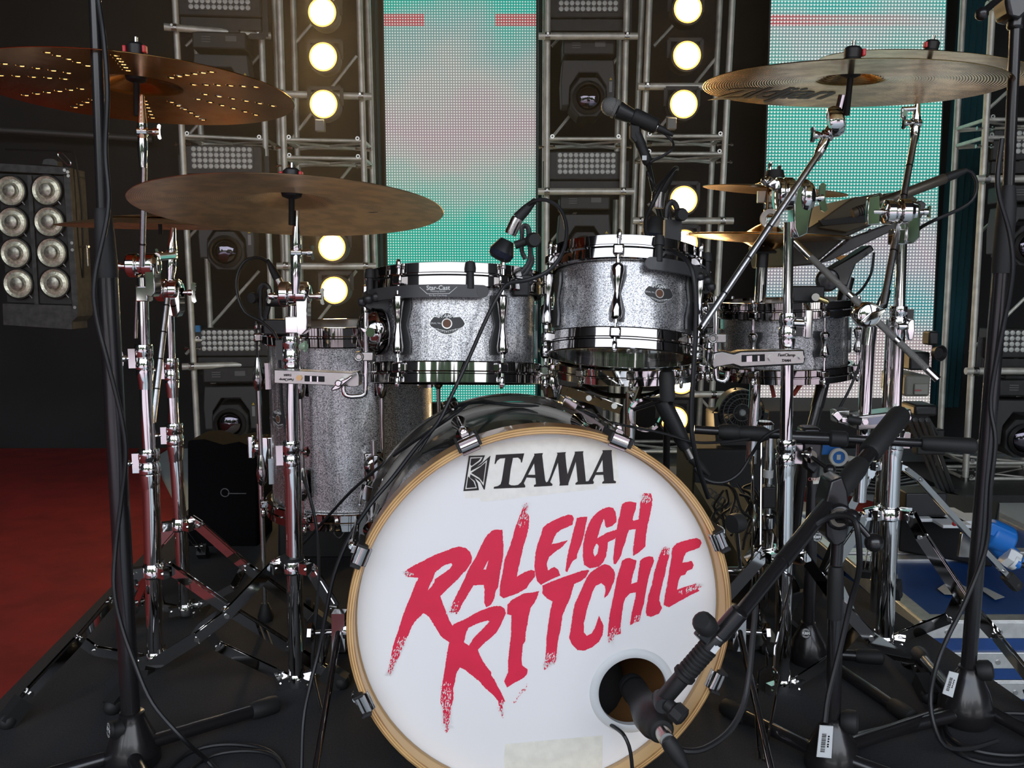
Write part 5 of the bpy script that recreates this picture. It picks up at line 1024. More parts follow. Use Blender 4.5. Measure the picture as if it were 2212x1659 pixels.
text_on(tx, 'FastClamp', 8.8*sc_, fpl(1699, 767, 1), bold=.0002, shear=.15); text_on(tx, 'TAMA', 7.5*sc_, fpl(1698, 779, 1), bold=.0003, shear=.3)
obj('clamp_lettering', tx, BLACKINK, fc)
fc2, q = fastclamp('silver cast clamp arm left of the left rack tom, its lettering upside down', [(592, 799), (760, 806), (772, 803), (776, 816), (776, 834), (764, 836), (740, 834), (592, 828)], 1.47, 0, 1, 0, 0, 0)
obj('slot', MB().prism([q(658, 811, -.0005), q(701, 813, -.0005), q(701, 825, -.0005), q(658, 824, -.0005)], (0, .002, 0)), DARK, fc2)
obj('slot_block', MB().prism([q(670, 812, -.002), q(674, 812, -.002), q(674, 824, -.002), q(670, 824, -.002)], (0, .004, 0)).prism([q(685, 813, -.002), q(688, 813, -.002), q(688, 825, -.002), q(685, 825, -.002)], (0, .004, 0)), CHROME, fc2)
obj('hex_bolt', MB().tube(q(647, 816, -.005), q(647, 816, .004), K(6.5, 1.47), n=6), mat('brass_bolt', (.6, .4, .2), .25, 1), fc2)
tx = MB(); fpl2 = lambda cx, cy: (lambda x, y: q(cx, cy, -.0006)+V((-x, 0, -y)))
text_on(tx, 'FastClamp', 7.5*sc_, fpl2(619, 820), bold=.0002, shear=.15); text_on(tx, 'TAMA', 6.5*sc_, fpl2(622, 810), bold=.0003, shear=.3); obj('clamp_lettering', tx, BLACKINK, fc2)
obj('wing_lever', MB().prism([q(722, 836, -.03), q(735, 822, -.03), q(752, 815, -.03), q(766, 806, -.03), q(768, 812, -.03), q(752, 824, -.03), q(740, 836, -.03), q(726, 840, -.03)], (0, .012, 0)).tube(q(739, 823, -.035), q(739, 823, -.0), .006, n=12), CHROME, fc2, bevel=.002)
# L rods and ratchets
def lrod(t, x, ytop, ybot, hookx, Y, side, bx, by):
    q = lambda x, y, d=0: P(x, y, Y)+V((0, d, 0)); r = K(5.4, Y)
    obj('mounting_rod', MB().path([q(x, ytop), q(x, (ytop+ybot)/2), q(x, ybot-16), q(x-side*5, ybot-3), q(x-side*20, ybot), q(hookx+side*12, ybot), q(hookx+side*2, ybot-6), q(hookx, ybot-22)], r, 10), CHROME, t)
    obj('memory_lock', MB().box(q(bx, by), (K(40, Y), .024, K(19, Y))).lathe(q(bx-10, by, -.012), (0, -1, 0), [(.0085, 0), (.0085, .003), (.0055, .004), (.0055, .001), (1e-4, .001)], 16), SATIN, t, bevel=.003)
    obj('rod_sleeve', MB().tube(q(x, by+10), q(x, by+44), r*1.15, n=14), CHROME, t)
lrod(fc2, 790, 675, 856, 742, 1.46, 1, 788, 769)
lrod(fc, 1546, 640, 824, 1572, 1.46, -1, 1546, 730)
# drum-side ratchet brackets
rb1 = obj('ratchet_bracket', MB().lathe(P(806, 716, 1.5), (-1, -.55, 0), [(.03, -.02), (.042, -.016), (.042, .004), (.036, .008), (.03, .02), (.018, .024)], 30).prism([P(x, y, 1.5) for x, y in ((778, 690), (812, 690), (820, 750), (782, 750))], (0, .04, 0)), NICKEL, t1[0], bevel=.003)
obj('ratchet_wing', MB().prism([P(x, y, 1.44) for x, y in ((778, 708), (792, 712), (802, 716), (816, 724), (808, 728), (796, 724), (784, 716))], (0, .012, 0)).tube(P(800, 718, 1.43), P(800, 718, 1.46), .008), CHROME, t1[0], bevel=.002)
obj('ratchet_bracket', MB().prism([P(x, y, 1.5) for x, y in ((1510, 652), (1548, 650), (1552, 706), (1516, 712))], (0, .06, 0)).lathe(P(1530, 680, 1.53), (1, -.5, 0), [(.03, -.02), (.04, -.014), (.04, .004), (.028, .012)], 28), NICKEL, t2[0], bevel=.003)
obj('ratchet_wing', MB().prism([P(x, y, 1.46) for x, y in ((1518, 662), (1530, 670), (1545, 675), (1560, 688), (1552, 690), (1534, 680), (1520, 672))], (0, .012, 0)), CHROME, t2[0], bevel=.002)
obj('suspension_arm', MB().prism([P(x, y, 1.5) for x, y in ((774, 655), (800, 641), (850, 640), (850, 668), (826, 690), (800, 672))], (0, .05, 0)).sphere(P(782, 652, 1.5), .009, 10).sphere(P(796, 646, 1.49), .009, 10).sphere(P(812, 642, 1.49), .009, 10), BLACKP, t1[0], bevel=.004)
obj('suspension_arm', MB().prism([P(x, y, 1.52) for x, y in ((1488, 585), (1530, 592), (1545, 612), (1530, 640), (1505, 650), (1490, 615))], (0, .05, 0)).sphere(P(1512, 598, 1.5), .009, 10).sphere(P(1528, 606, 1.5), .009, 10).sphere(P(1536, 620, 1.5), .009, 10), BLACKP, t2[0], bevel=.004)

# ---- hi-hat stand
hh = thing('hi_hat_stand', 'chrome hi-hat stand behind the nearest right cymbal stand', 'cymbal stand', G(1640, 1345))
Y = 1.9
obj('upper_tube', MB().tube(P(1646, 570, Y), P(1622, 1000, Y), K(12, Y), n=18), CHROME, hh)
obj('lower_tube', MB().tube(P(1663, 930, Y), P(1652, 1330, Y), K(9, Y), n=16), CHROME, hh)
obj('sleeve_block', MB().tube(P(1645, 578, Y), P(1647, 548, Y), K(13, Y), n=20).lathe(P(1648, 548, Y), (0, 0, 1), [(.028, 0), (.03, .004), (.022, .01), (.012, .016)], 22), BLACKP, hh)
obj('pull_rod', MB().tube(P(1648, 545, Y+.0), P(1665, 350, 1.93), .0034, n=10), CHROME, hh)
cc = P(1663, 440, 1.93)
obj('clutch', MB().lathe(cc-V((0, 0, .03)), (0, 0, 1), [(.009, 0), (.013, .004), (.013, .018), (.008, .02), (.008, .03), (.014, .032), (.014, .055), (.008, .06)], 16).box(cc+V((-.018, 0, .015)), (.02, .014, .026)), SATIN, hh, bevel=.001)
obj('clutch_ring', MB().lathe(P(1664, 473, 1.91), (0, -1, 0), [(.012, -.004), (.022, -.004), (.022, .004), (.012, .004)], 24, closed=True), WHITEP, hh)
obj('top_felt', MB().lathe(P(1673, 392, 1.93), (0, 0, 1), [(.02, 0), (.022, .008), (.018, .024), (.006, .026)], 16).box(P(1663, 366, 1.93), (.006, .01, .025)).box(P(1683, 368, 1.93), (.006, .01, .02)), RUBBER, hh)
leg(hh, [P(1650, 1130, Y), G(1600, 1300, .014)], .018); leg(hh, [P(1652, 1130, Y), G(1735, 1310, .014)], .018); leg(hh, [P(1652, 1120, Y+.02), G(1640, 1240, .014)], .018)
obj('collar', MB().lathe(P(1654, 1125, Y)-V((0, 0, .02)), (0, 0, 1), [(.014, 0), (.02, .006), (.02, .03), (.014, .036)], 18), CHROME, hh); obj('collar', MB().lathe(P(1650, 925, Y)-V((0, 0, .02)), (0, 0, 1), [(.018, 0), (.022, .006), (.022, .03), (.016, .036)], 18), CHROME, hh)
obj('white_band', MB().tube(P(1660, 1015, Y), P(1659, 1031, Y), K(11, Y), n=18), WHITEP, hh)
obj('block', MB().box(P(1658, 1072, Y-.01), (.03, .03, .05)), BLACKP, hh, bevel=.003)
# ---- far right rear stand with wide spread legs
s6 = thing('cymbal_stand', 'chrome double-tube stand furthest back at right, its leg reaching over the blue case', 'cymbal stand', G(1885, 1330), 'chrome cymbal stands')
Y = 1.88
tubepx(s6, 'base_tube', (1893, 1325), (1909, 985), Y, 28); basecollar(s6, 1910, 1003, Y, 30); collar(s6, 1910, 975, Y, 30, .05, -1, w=False); tubepx(s6, 'upper_tube', (1910, 985), (1925, 690), Y, 20)
leg(s6, [P(1925, 1000, Y), P(1955, 1012, Y), P(1985, 1035, 1.9), P(2108, 1170, 1.95), P(2165, 1232, 1.97), P(2192, 1262, 1.98)], .012)
leg(s6, [P(1895, 1003, Y), P(1875, 1030, Y), P(1820, 1130, 1.86), G(1760, 1270, .014)], .018)
leg(s6, [P(1908, 1003, Y+.02), G(1880, 1180, .12), G(1870, 1235, .014)], .018)
obj('wing_bolt', wing(MB(), P(1895, 975, Y-.02), (-.8, -.4, -.2), .01, .03), CHROME, s6)
# ============================================================ MICROPHONE STANDS
def round_base_logo(t, c, nrm, r, txt):
    """moulded round badge with ring lettering"""
    x = V((0, 0, 1)).cross(nrm).normalized(); y = nrm.cross(x).normalized()
    fn = lambda a, b: c+x*a+y*b+nrm*.0012
    obj('badge', MB().lathe(c-nrm*.004, nrm, [(r, 0), (r, .0045)], 28), RUBBER, t)
    mb = MB(); text_on(mb, txt, r*.72, fn, bold=.0005)
    for a0, a1 in ((35, 145), (215, 325)):
        for rr in (.66, .86):
            pts = [(r*rr*math.cos(rad(a)), r*rr*math.sin(rad(a))) for a in range(a0, a1+1, 10)]; p2_ = [(x_*.9, y_*.9) for x_, y_ in pts[::-1]]
            mb.flat([pts+p2_], fn)
    obj('badge_lettering', mb, WHITE, t)
def micbase(t, x, ytop, ybot, Y, wbot, wtop, dx=0):
    p = P(x, ytop, Y); q = P(x+dx, ybot, Y); r1 = wtop/2/F*depth(p); r0 = wbot/2/F*depth(q); h = p.z-q.z
    mb = MB().lathe(q, p-q, [(r0*.86, 0), (r0, h*.12), (r0*.98, h*.3), (r0*.78, h*.6), (r0*.52, h*.85), (r1*1.2, h*.97), (r1*1.2, h*1.02), (r1, h*1.04)], 36)
    obj('base_socket', mb, BLACKM, t); return q, r0
def mleg(t, a, b, r=.011, name='leg'):
    a, b = V(a), V(b); o = obj(name, MB().tube(a, b, r, n=16), BLACKM, t); d = (b-a).normalized()
    obj('rubber_foot', MB().lathe(b-d*.045, d, [(r*1.1, 0), (r*1.35, .006), (r*1.45, .04), (r*1.3, .05), (r*.6, .053)], 18), RUBBER, o)
# left front stand
m1 = thing('microphone_stand', 'tall black microphone stand at left with an orange-lit pole, its round base in front', 'microphone stand', G(287, 1655))
Y = 1.262
q_, r_ = micbase(m1, 285, 1540, 1655, Y, 114, 42, 3)
tubepx(m1, 'lower_pole', (283, 1548), (232, 585), Y, 39, BLACKM, 24)
p = P(233, 600, Y); q = P(222, 452, Y); obj('clutch', MB().lathe(p, q-p, [(K(21, Y), 0), (K(22, Y), .01), (K(20, Y), .06), (K(17, Y), .095), (K(14, Y), .1)], 24), RUBBER, m1)
tubepx(m1, 'upper_pole', (222, 460), (194, -300), Y, 25, BLACKM, 20)
mleg(m1, P(318, 1605, Y), G(592, 1522, .012)); mleg(m1, P(250, 1632, Y), G(-60, 1720, .012)); mleg(m1, P(290, 1640, Y-.03), G(420, 1900, .012))
round_base_logo(m1, P(236, 1577, Y-.04), V((-.75, -.6, .1)).normalized(), K(18, Y), 'K&M')
obj('base_knob', MB().lathe(P(246, 1577, Y-.02), (-.75, -.6, .1), [(.013, -.02), (.015, 0), (.012, .006)], 18), RUBBER, m1)
# right front stand with the boom reaching to the kick drum
m2 = thing('microphone_stand', 'black boom microphone stand right of the bass drum, base labelled, reaching into the port', 'microphone stand', G(1800, 1668))
Y = 1.25
q_, r_ = micbase(m2, 1800, 1552, 1665, Y, 118, 36, -2)
tubepx(m2, 'lower_pole', (1799, 1560), (1806, 1290), Y, 32, BLACKM, 24)
p = P(1803, 1335, Y); q = P(1806, 1215, Y); obj('clutch', MB().lathe(p, q-p, [(K(18, Y), 0), (K(18.5, Y), .005), (K(18, Y), .06), (K(16, Y), .078), (K(14, Y), .082)], 12), RUBBER, m2)
tubepx(m2, 'upper_pole', (1806, 1220), (1812, 1120), Y, 26, BLACKM, 20)
obj('swivel_joint', MB().prism([P(x, y, Y-.02) for x, y in ((1785, 1160), (1782, 1090), (1795, 1040), (1820, 1030), (1832, 1060), (1838, 1130), (1828, 1170), (1812, 1180), (1796, 1176))], (0, .045, 0)).lathe(P(1812, 1116, Y-.02), (0, -1, 0), [(.02, 0), (.02, .006), (.012, .01)], 20), BLACKM, m2, bevel=.006)
obj('swivel_disc', MB().lathe(P(1812, 1117, Y-.03), (0, -1, 0), [(.014, 0), (.014, .003)], 20), mat('joint_disc', (.25, .22, .18), .4, .6), m2)
obj('joint_handle', MB().tube(P(1812, 1117, Y-.04), P(1838, 1118, Y-.06), .009).tube(P(1838, 1116, Y-.06), P(1882, 1165, Y-.07), .0045).sphere(P(1888, 1172, Y-.07), .0135, 14).sphere(P(1838, 1118, Y-.06), .013, 12), BLACKM, m2)
bA, bB = P(1572, 1360, 1.06), P(1905, 945, 1.36); bd_ = (bB-bA)
obj('boom_tube', MB().tube(bA, bA+bd_*.72, .0098, n=18), BLACKM, m2)
obj('boom_clutch', MB().lathe(bA+bd_*.66, bd_, [(.013, 0), (.0155, .006), (.0155, .07), (.013, .085)], 20), RUBBER, m2); obj('boom_rear', MB().tube(bA+bd_*.3, bA+bd_*1.0, .0115, n=18), BLACKM, m2)
g0 = bA+bd_*.9; obj('grip', MB().lathe(g0, bd_, [(.015, 0), (.0175, .004), (.018, .115), (.0165, .122), (.008, .124)], 12, smooth=False), RUBBER, m2)
mleg(m2, P(1832, 1610, Y), G(2075, 1528, .012)); mleg(m2, P(1768, 1625, Y), G(1570, 1528, .012)); mleg(m2, P(1830, 1640, Y-.02), G(2150, 1760, .012))
obj('base_knob', MB().lathe(P(1830, 1558, Y-.01), (.8, -.3, 0), [(.012, -.01), (.018, 0), (.018, .012), (.014, .016)], 12), RUBBER, m2)
def barcode(t, px, Y, lines):
    a, b, c, d = [P(x, y, Y) for x, y in px]
    obj('paper_label', MB().prism([a, b, c, d], (0, .0015, 0)), WHITEP, t)
    mb = MB(); u = (b-a); v = (d-a); k = 0.12; rn_ = random.Random(3)
    while k < .72:
        w_ = rn_.choice((.012, .02, .03)); o_ = V((0, -.0006, 0))
        mb.add([a+v*(k+.12)+u*.22+o_, a+v*(k+.12)+u*.55+o_, a+v*(k+.12+w_)+u*.55+o_, a+v*(k+.12+w_)+u*.22+o_], [(0, 1, 2, 3)], False); k += w_+.018
    for k in (.3, .38, .46, .55, .62):
        o_ = V((0, -.0006, 0)); mb.add([a+v*k+u*.68+o_, a+v*k+u*.8+o_, a+v*(k+.05)+u*.8+o_, a+v*(k+.05)+u*.68+o_], [(0, 1, 2, 3)], False)
    obj('label_print', mb, BLACKINK, t)
barcode(m2, [(1771, 1567), (1800, 1569), (1796, 1638), (1764, 1635)], Y-.052, 0)
# right outer stand
m3 = thing('microphone_stand', 'tall black microphone stand at far right, base labelled, rising out of the picture', 'microphone stand', G(2085, 1562))
Y = 1.385
q_, r_ = micbase(m3, 2092, 1442, 1556, Y, 112, 34, -8)
tubepx(m3, 'lower_pole', (2091, 1450), (2164, 560), Y, 31, BLACKM, 24, Y2=1.36)
p = P(2163, 590, 1.36); q = P(2178, 400, 1.36); obj('clutch', MB().lathe(p, q-p, [(K(19, Y), 0), (K(19.5, Y), .006), (K(19, Y), .1), (K(15, Y), .13), (K(13, Y), .135)], 20), RUBBER, m3)
tubepx(m3, 'upper_pole', (2178, 410), (2196, 10), 1.36, 23, BLACKM, 20)
obj('swivel_joint', MB().prism([P(x, y, 1.34) for x, y in ((2180, 34), (2174, 5), (2176, -60), (2230, -60), (2228, 20), (2206, 40))], (0, .04, 0)).tube(P(2192, 65, 1.36), P(2196, 30, 1.36), K(16, Y), n=20), BLACKM, m3, bevel=.005)
obj('joint_handle', MB().tube(P(2122, 27, 1.3), P(2165, -8, 1.33), .005).sphere(P(2121, 30, 1.3), .0095, 14), BLACKM, m3)
mleg(m3, P(2125, 1530, Y), G(2330, 1640, .012)); mleg(m3, P(2060, 1500, Y+.02), G(1985, 1412, .012)); mleg(m3, P(2060, 1545, Y-.02), G(1800, 1610, .012))
obj('base_knob', MB().lathe(P(2118, 1448, Y-.01), (.8, -.2, .1), [(.012, -.008), (.017, 0), (.017, .014), (.013, .018)], 12), RUBBER, m3)
barcode(m3, [(2051, 1450), (2071, 1455), (2058, 1507), (2036, 1498)], Y-.05, 0)
# middle stand with horizontal boom
m4 = thing('microphone_stand', 'black boom microphone stand behind the others at right, its boom level across the picture', 'microphone stand', G(1745, 1438))
Y = 1.62
q_, r_ = micbase(m4, 1746, 1345, 1430, Y, 84, 26, 0)
tubepx(m4, 'lower_pole', (1746, 1350), (1756, 1040), Y, 25, BLACKM, 20)
obj('upper_pole', MB().tube(P(1755, 1050, Y), P(1758, 985, Y), K(14, Y), n=20), BLACKM, m4)
obj('tape_band', MB().tube(P(1757, 1042, Y), P(1757, 1029, Y), K(14.6, Y), n=20), TAPE, m4)
tx = MB(); text_on(tx, 'CAPITAL'[:4], K(10, Y), planefn(P(1757, 1035.5, Y-K(15.2, Y)), (1, 0, 0), (0, 0, 1)), space=1.2); obj('band_lettering', tx, mat('faded_red', (.4, .08, .06), .5), m4)
obj('swivel_joint', MB().prism([P(x, y, Y-.02) for x, y in ((1738, 1010), (1732, 960), (1738, 925), (1775, 925), (1780, 965), (1774, 1005), (1760, 1028))], (0, .045, 0)), BLACKM, m4, bevel=.006)
obj('swivel_disc', MB().lathe(P(1750, 985, Y-.03), (0, -1, 0), [(.012, 0), (.012, .004)], 20), mat('joint_disc', (0, 0, 0)), m4)
obj('joint_handle', MB().tube(P(1752, 986, Y-.03), P(1785, 1010, Y-.06), .004).sphere(P(1792, 1015, Y-.06), .0115, 14), BLACKM, m4)
bA, bB = P(1500, 928, 1.66), P(2095, 964, 1.56)
obj('boom_tube', MB().tube(bA, bA+(bB-bA)*.92, .0085, n=16), BLACKM, m4); obj('boom_rear', MB().tube(P(1708, 944, 1.6), P(1815, 949, 1.59), .0125, n=16), BLACKM, m4)
obj('boom_clutch', MB().lathe(P(1790, 947, 1.59), bB-bA, [(.012, 0), (.0155, .004), (.0155, .03), (.012, .034)], 18), RUBBER, m4); obj('damper', MB().lathe(P(1552, 932, 1.65), bB-bA, [(.012, 0), (.016, .01), (.016, .035), (.013, .04), (.015, .05), (.015, .085), (.01, .095)], 18), RUBBER, m4)
obj('grip', MB().lathe(P(1990, 957, 1.575), bB-bA, [(.012, 0), (.0145, .006), (.0155, .088), (.012, .094), (.005, .095)], 16), RUBBER, m4)
mleg(m4, P(1775, 1420, Y), G(1965, 1548, .012), .0105); mleg(m4, P(1720, 1420, Y), G(1655, 1400, .012), .0105); mleg(m4, P(1760, 1410, Y+.02), G(1900, 1420, .012), .0105)
round_base_logo(m4, P(1741, 1368, Y-.032), V((-.15, -.95, .3)).normalized(), K(11, Y), 'K&M')
round_base_logo(m4, P(1765, 1160, Y-.02), V((0, -1, 0)), K(11, Y), 'K&M')

# ============================================================ MICROPHONES
def cable(lab, pts, r, name='cable', m=CABLE):
    return obj(name, MB().path([p if isinstance(p, V) else P(*p) for p in pts], r, 8), m, label=lab, cat='cable')
# kick microphone
km = thing('kick_microphone', 'black kick drum microphone poking into the round port of the white skin', 'microphone', P(1395, 1530, 1.1))
a, b = P(1362, 1478, 1.22), P(1428, 1578, 1.07); d = b-a; L = d.length
obj('body', MB().lathe(a, d, [(.012, 0), (.019, .004), (.02, L*.1), (.0185, L*.12), (.02, L*.14), (.02, L*.2), (.0185, L*.22), (.019, L*.4), (.023, L*.55), (.026, L*.7), (.024, L*.85), (.014, L*.93), (.012, L)], 28), BLACKP, km)
obj('holder_clip', MB().lathe(a+d*.86, d, [(.016, -.012), (.02, -.01), (.018, .02), (.015, .024)], 24), RUBBER, km)
c = b+d.normalized()*.012; obj('plug_shell', MB().lathe(b-d*.05, d, [(.0105, 0), (.0105, .03), (.009, .034)], 18), SATIN, km)
obj('plug_boot', MB().lathe(b+d.normalized()*.022, V((.55, -.2, -.8)), [(.0095, 0), (.0115, .012), (.010, .03), (.006, .042), (.0045, .05)], 16), RUBBER, km)
sm = thing('shock_mount', 'ribbed black gooseneck coupling between kick microphone and boom', 'microphone mount', P(1500, 1500, 1.1))
p0, p1 = P(1428, 1515, 1.08), P(1568, 1355, 1.062); d = p1-p0; L = d.length; dn = d.normalized()
obj('clevis', MB().lathe(p0, d, [(.009, 0), (.0115, .006), (.0115, L*.33), (.009, L*.34)], 20).lathe(p0+V((.0, -.014, 0)), (0, 1, 0), [(.010, 0), (.011, .003), (.011, .025), (.010, .028)], 20), BLACKP, sm)
pr = [(.0125, 0), (.0155, .003), (.0155, .008), (.012, .009)]
for k in range(7): pr += [(.0118, .012+k*.0062), (.0138, .0132+k*.0062), (.0138, .0162+k*.0062), (.0118, .0172+k*.0062)]
obj('ribbed_damper', MB().lathe(p0+d*.33, d, pr, 22), RUBBER, sm)
obj('collar', MB().lathe(p0+d*.68, d, [(.0105, 0), (.011, .002), (.011, L*.19), (.010, L*.2)], 20), BLACKP, sm)
obj('white_tag', MB().box(p0+d*.76+V((.004, -.0112, 0)), (.008, .0012, .011), M.Rotation(rad(35), 3, 'Y')), WHITEP, sm)
obj('thread_ring', MB().lathe(p0+d*.885, d, [(.0118, 0), (.0118, .004)], 20), SATIN, sm)
obj('boom_sleeve', MB().tube(p0+d*.9, p1+dn*.03, .0125, n=18).bar(P(1536, 1372, 1.05), P(1518, 1352, 1.045), .012, .03), BLACKM, sm, bevel=.002)
obj('locking_knob', MB().lathe(P(1532, 1358, 1.05), P(1515, 1340, 1.03)-P(1532, 1358, 1.05), [(.008, 0), (.013, .004), (.0145, .012), (.014, .026), (.01, .031)], 14), RUBBER, sm)
obj('thumb_nut', MB().tube(P(1440, 1520, 1.07), P(1462, 1538, 1.06), .009).lathe(P(1464, 1540, 1.06), (.6, -.5, -.4), [(.008, -.01), (.013, -.006), (.013, .008), (.009, .011)], 8), RUBBER, sm)
cable('thick cable from the kick microphone plug, looping right and up along the boom', [(1452, 1612, 1.05), (1480, 1622, 1.05), (1520, 1618, 1.06), (1570, 1585, 1.08), (1602, 1535, 1.1), (1617, 1470, 1.12), (1630, 1340, 1.14), (1640, 1260, 1.16), (1700, 1190, 1.18), (1760, 1135, 1.2), (1800, 1115, 1.19), (1840, 1118, 1.17), (1853, 1150, 1.16), (1856, 1230, 1.18), (1838, 1300, 1.2), (1815, 1400, 1.2), (1790, 1500, 1.19), (1782, 1560, 1.18)], .0042)
cable('thin black cable hanging out of the bass drum port', [(1310, 1560, 1.2), (1335, 1576, 1.17), (1350, 1592, 1.145), (1362, 1625, 1.14), (1368, 1690, 1.14)], .0028)
# vocal microphone
vm = thing('vocal_microphone', 'silver-headed vocal microphone held left of the right lamp column', 'microphone', P(1360, 260, 1.95))
Y = 1.98; a, b = P(1318, 230, Y), P(1402, 268, Y); d = b-a; L = d.length
obj('grille', MB().sphere(a, .021, 20).lathe(a+d*.1, d, [(.0215, 0), (.0215, .006)], 24), mat('grille_mesh', (.3, .3, .29), .5, .8, bump=1.0, bump_scale=900), vm)
obj('body', MB().lathe(a+d*.2, d, [(.0205, 0), (.019, .012), (.0135, L*.5), (.012, L*.8)], 24), BLACKP, vm)
obj('plug_shell', MB().lathe(b, d, [(.0105, 0), (.0105, .02), (.007, .024)], 16), SATIN, vm)
obj('plug_boot', MB().lathe(b+d.normalized()*.02, d, [(.009, 0), (.008, .02), (.004, .04)], 12), RUBBER, vm)
vs_ = thing('boom_arm', 'thin black boom arm carrying the vocal microphone above the right rack tom', 'microphone mount', P(1420, 420, 2.0))
obj('clip', MB().lathe(P(1366, 250, Y), d, [(.0175, 0), (.019, .006), (.018, .055), (.016, .06)], 20).prism([P(x, y, Y-.01) for x, y in ((1362, 268), (1382, 272), (1384, 300), (1372, 308), (1362, 296))], (0, .025, 0)), RUBBER, vs_, bevel=.002)
p, q = P(1372, 282, Y), P(1400, 352, Y); obj('gooseneck', MB().lathe(p, q-p, [(.009, 0), (.0115, .01), (.012, .035), (.0105, .04), (.0115, .045), (.0115, .075), (.009, .08)], 18), RUBBER, vs_)
obj('white_tag', MB().box(P(1392, 341, Y-.013), (.01, .001, .01)), WHITEP, vs_)
ft_ = G(1436, 1215, 0); obj('arm', MB().tube(P(1398, 348, Y), P(1446, 560, 2.1), .006, n=12), BLACKM, vs_); obj('pole', MB().tube(P(1446, 560, 2.1), ft_, .009, n=12).lathe(P(1446, 560, 2.1), (0, -1, 0), [(.016, -.014), (.018, 0), (.016, .014)], 14), BLACKM, vs_); obj('round_base', MB().lathe(ft_, (0, 0, 1), [(.09, 0), (.09, .008), (.02, .018), (.012, .03)], 28), BLACKM, vs_)
cable('cable curling from the vocal microphone plug back to its arm', [(1412, 276, Y), (1432, 286, Y), (1452, 305, Y), (1452, 322, Y-.02), (1430, 338, Y-.02), (1406, 350, Y-.02), (1400, 372, Y), (1408, 390, Y-.01), (1418, 410, Y)], .0032)
# left tom microphone
def clipmic(lab, head, tail, Y, rh, boot, clip, name='tom_microphone', grille=(.02, .025, .05)):
    t = thing(name, lab, 'microphone', P(*head, Y)); a, b = P(*head, Y), P(*tail, Y); d = b-a; L = d.length
    obj('grille', MB().lathe(a, d, [(rh*.25, 0), (rh*.7, L*.03), (rh*.95, L*.12), (rh*1.0, L*.24), (rh*1.05, L*.3)], 24), mat('mesh_navy', grille, .5, .5, bump=1, bump_scale=900), t)
    obj('body', MB().lathe(a+d*.3, d, [(rh*1.05, 0), (rh*1.0, L*.05), (rh*.6, L*.4), (rh*.55, L*.42)], 24), BLACKP, t)
    obj('plug_shell', MB().lathe(b, d, [(rh*.46, -.004), (rh*.5, 0), (rh*.5, .026), (rh*.42, .028)], 18), SATIN, t)
    e = b+d.normalized()*.027; obj('plug_boot', MB().lathe(e, P(*boot, Y)-e, [(rh*.48, 0), (rh*.42, .02), (rh*.2, .045)], 14), RUBBER, t)
    return t
tm = clipmic('black microphone with a navy grille aimed at the left rack tom', (1076, 562), (1104, 502), 1.52, .0215, (1137, 452), 0)
cl = thing('rim_clip', 'black slotted rim clip holding the left rack tom microphone', 'microphone mount', P(1135, 610, 1.5))
q = lambda x, y, d=0: P(x, y, 1.5)+V((0, d, 0))
obj('slotted_arm', MB().path([q(1128, 505), q(1128, 492), q(1136, 488), q(1142, 496), q(1143, 520), q(1146, 548), q(1140, 572), q(1120, 595)], .0045, 8).path([q(1128, 505), q(1127, 540), q(1135, 560)], .004, 8).path([q(1146, 548), q(1150, 565), q(1138, 588), q(1125, 600)], .004, 8), BLACKP, cl)
obj('knob', MB().lathe(q(1148, 520, -.02), (.3, -1, 0), [(.011, 0), (.013, .003), (.013, .012), (.01, .016)], 16).tube(q(1112, 530), q(1142, 520), .007), RUBBER, cl)
obj('rim_grip', MB().box(q(1120, 605, .01), (.05, .03, .02)).box(q(1125, 622, .0), (.03, .02, .03)), BLACKP, cl, bevel=.004)
cable('cable arching from the left tom microphone and down in front of the left rack tom', [(1137, 452, 1.52), (1150, 436, 1.51), (1180, 432, 1.5), (1210, 452, 1.49), (1224, 495, 1.47), (1215, 545, 1.45), (1185, 585, 1.44), (1140, 605, 1.44), (1100, 612, 1.43), (1080, 632, 1.42), (1050, 690, 1.41), (1010, 780, 1.4), (975, 855, 1.38), (945, 915, 1.36), (900, 965, 1.33), (850, 1030, 1.3), (800, 1090, 1.28), (755, 1160, 1.25), (722, 1240, 1.24), (705, 1320, 1.24), (690, 1400, 1.24), (670, 1480, 1.22), (655, 1560, 1.2), (650, 1700, 1.15)], .0034)
# right tom microphone (dark, on clip)
tm2 = clipmic('dark microphone standing over the right rack tom, before the lit lamp', (1412, 530), (1420, 445), 1.7, .026, (1446, 385), 0, grille=(.015, .015, .015))
cl2 = thing('rim_clip', 'black slotted rim clip on the right rack tom', 'microphone mount', P(1450, 560, 1.6)); q = lambda x, y, d=0: P(x, y, 1.58)+V((0, d, 0))
obj('slotted_arm', MB().path([q(1440, 470), q(1442, 448), q(1452, 436), q(1462, 448), q(1466, 480), q(1460, 520), q(1450, 545)], .0055, 8).path([q(1442, 448), q(1448, 480), q(1452, 495)], .004).box(q(1452, 505), (.03, .02, .05)), BLACKP, cl2)
obj('knob', MB().lathe(q(1462, 466, -.02), (.3, -1, 0), [(.010, 0), (.012, .003), (.012, .012), (.01, .016)], 16), RUBBER, cl2)
obj('rim_grip', MB().box(q(1450, 552), (.05, .03, .035)), BLACKP, cl2, bevel=.004)
cable('cable looping down beside the dark microphone to the rim of the right rack tom', [(1446, 385, 1.7), (1462, 366, 1.69), (1455, 366, 1.66), (1430, 400, 1.6), (1405, 450, 1.58), (1394, 480, 1.56), (1398, 515, 1.54), (1420, 542, 1.5), (1465, 548, 1.44), (1492, 575, 1.41), (1502, 620, 1.4), (1504, 700, 1.4), (1498, 800, 1.4), (1493, 900, 1.4), (1498, 960, 1.4), (1512, 1020, 1.42), (1530, 1075, 1.45)], .0042)
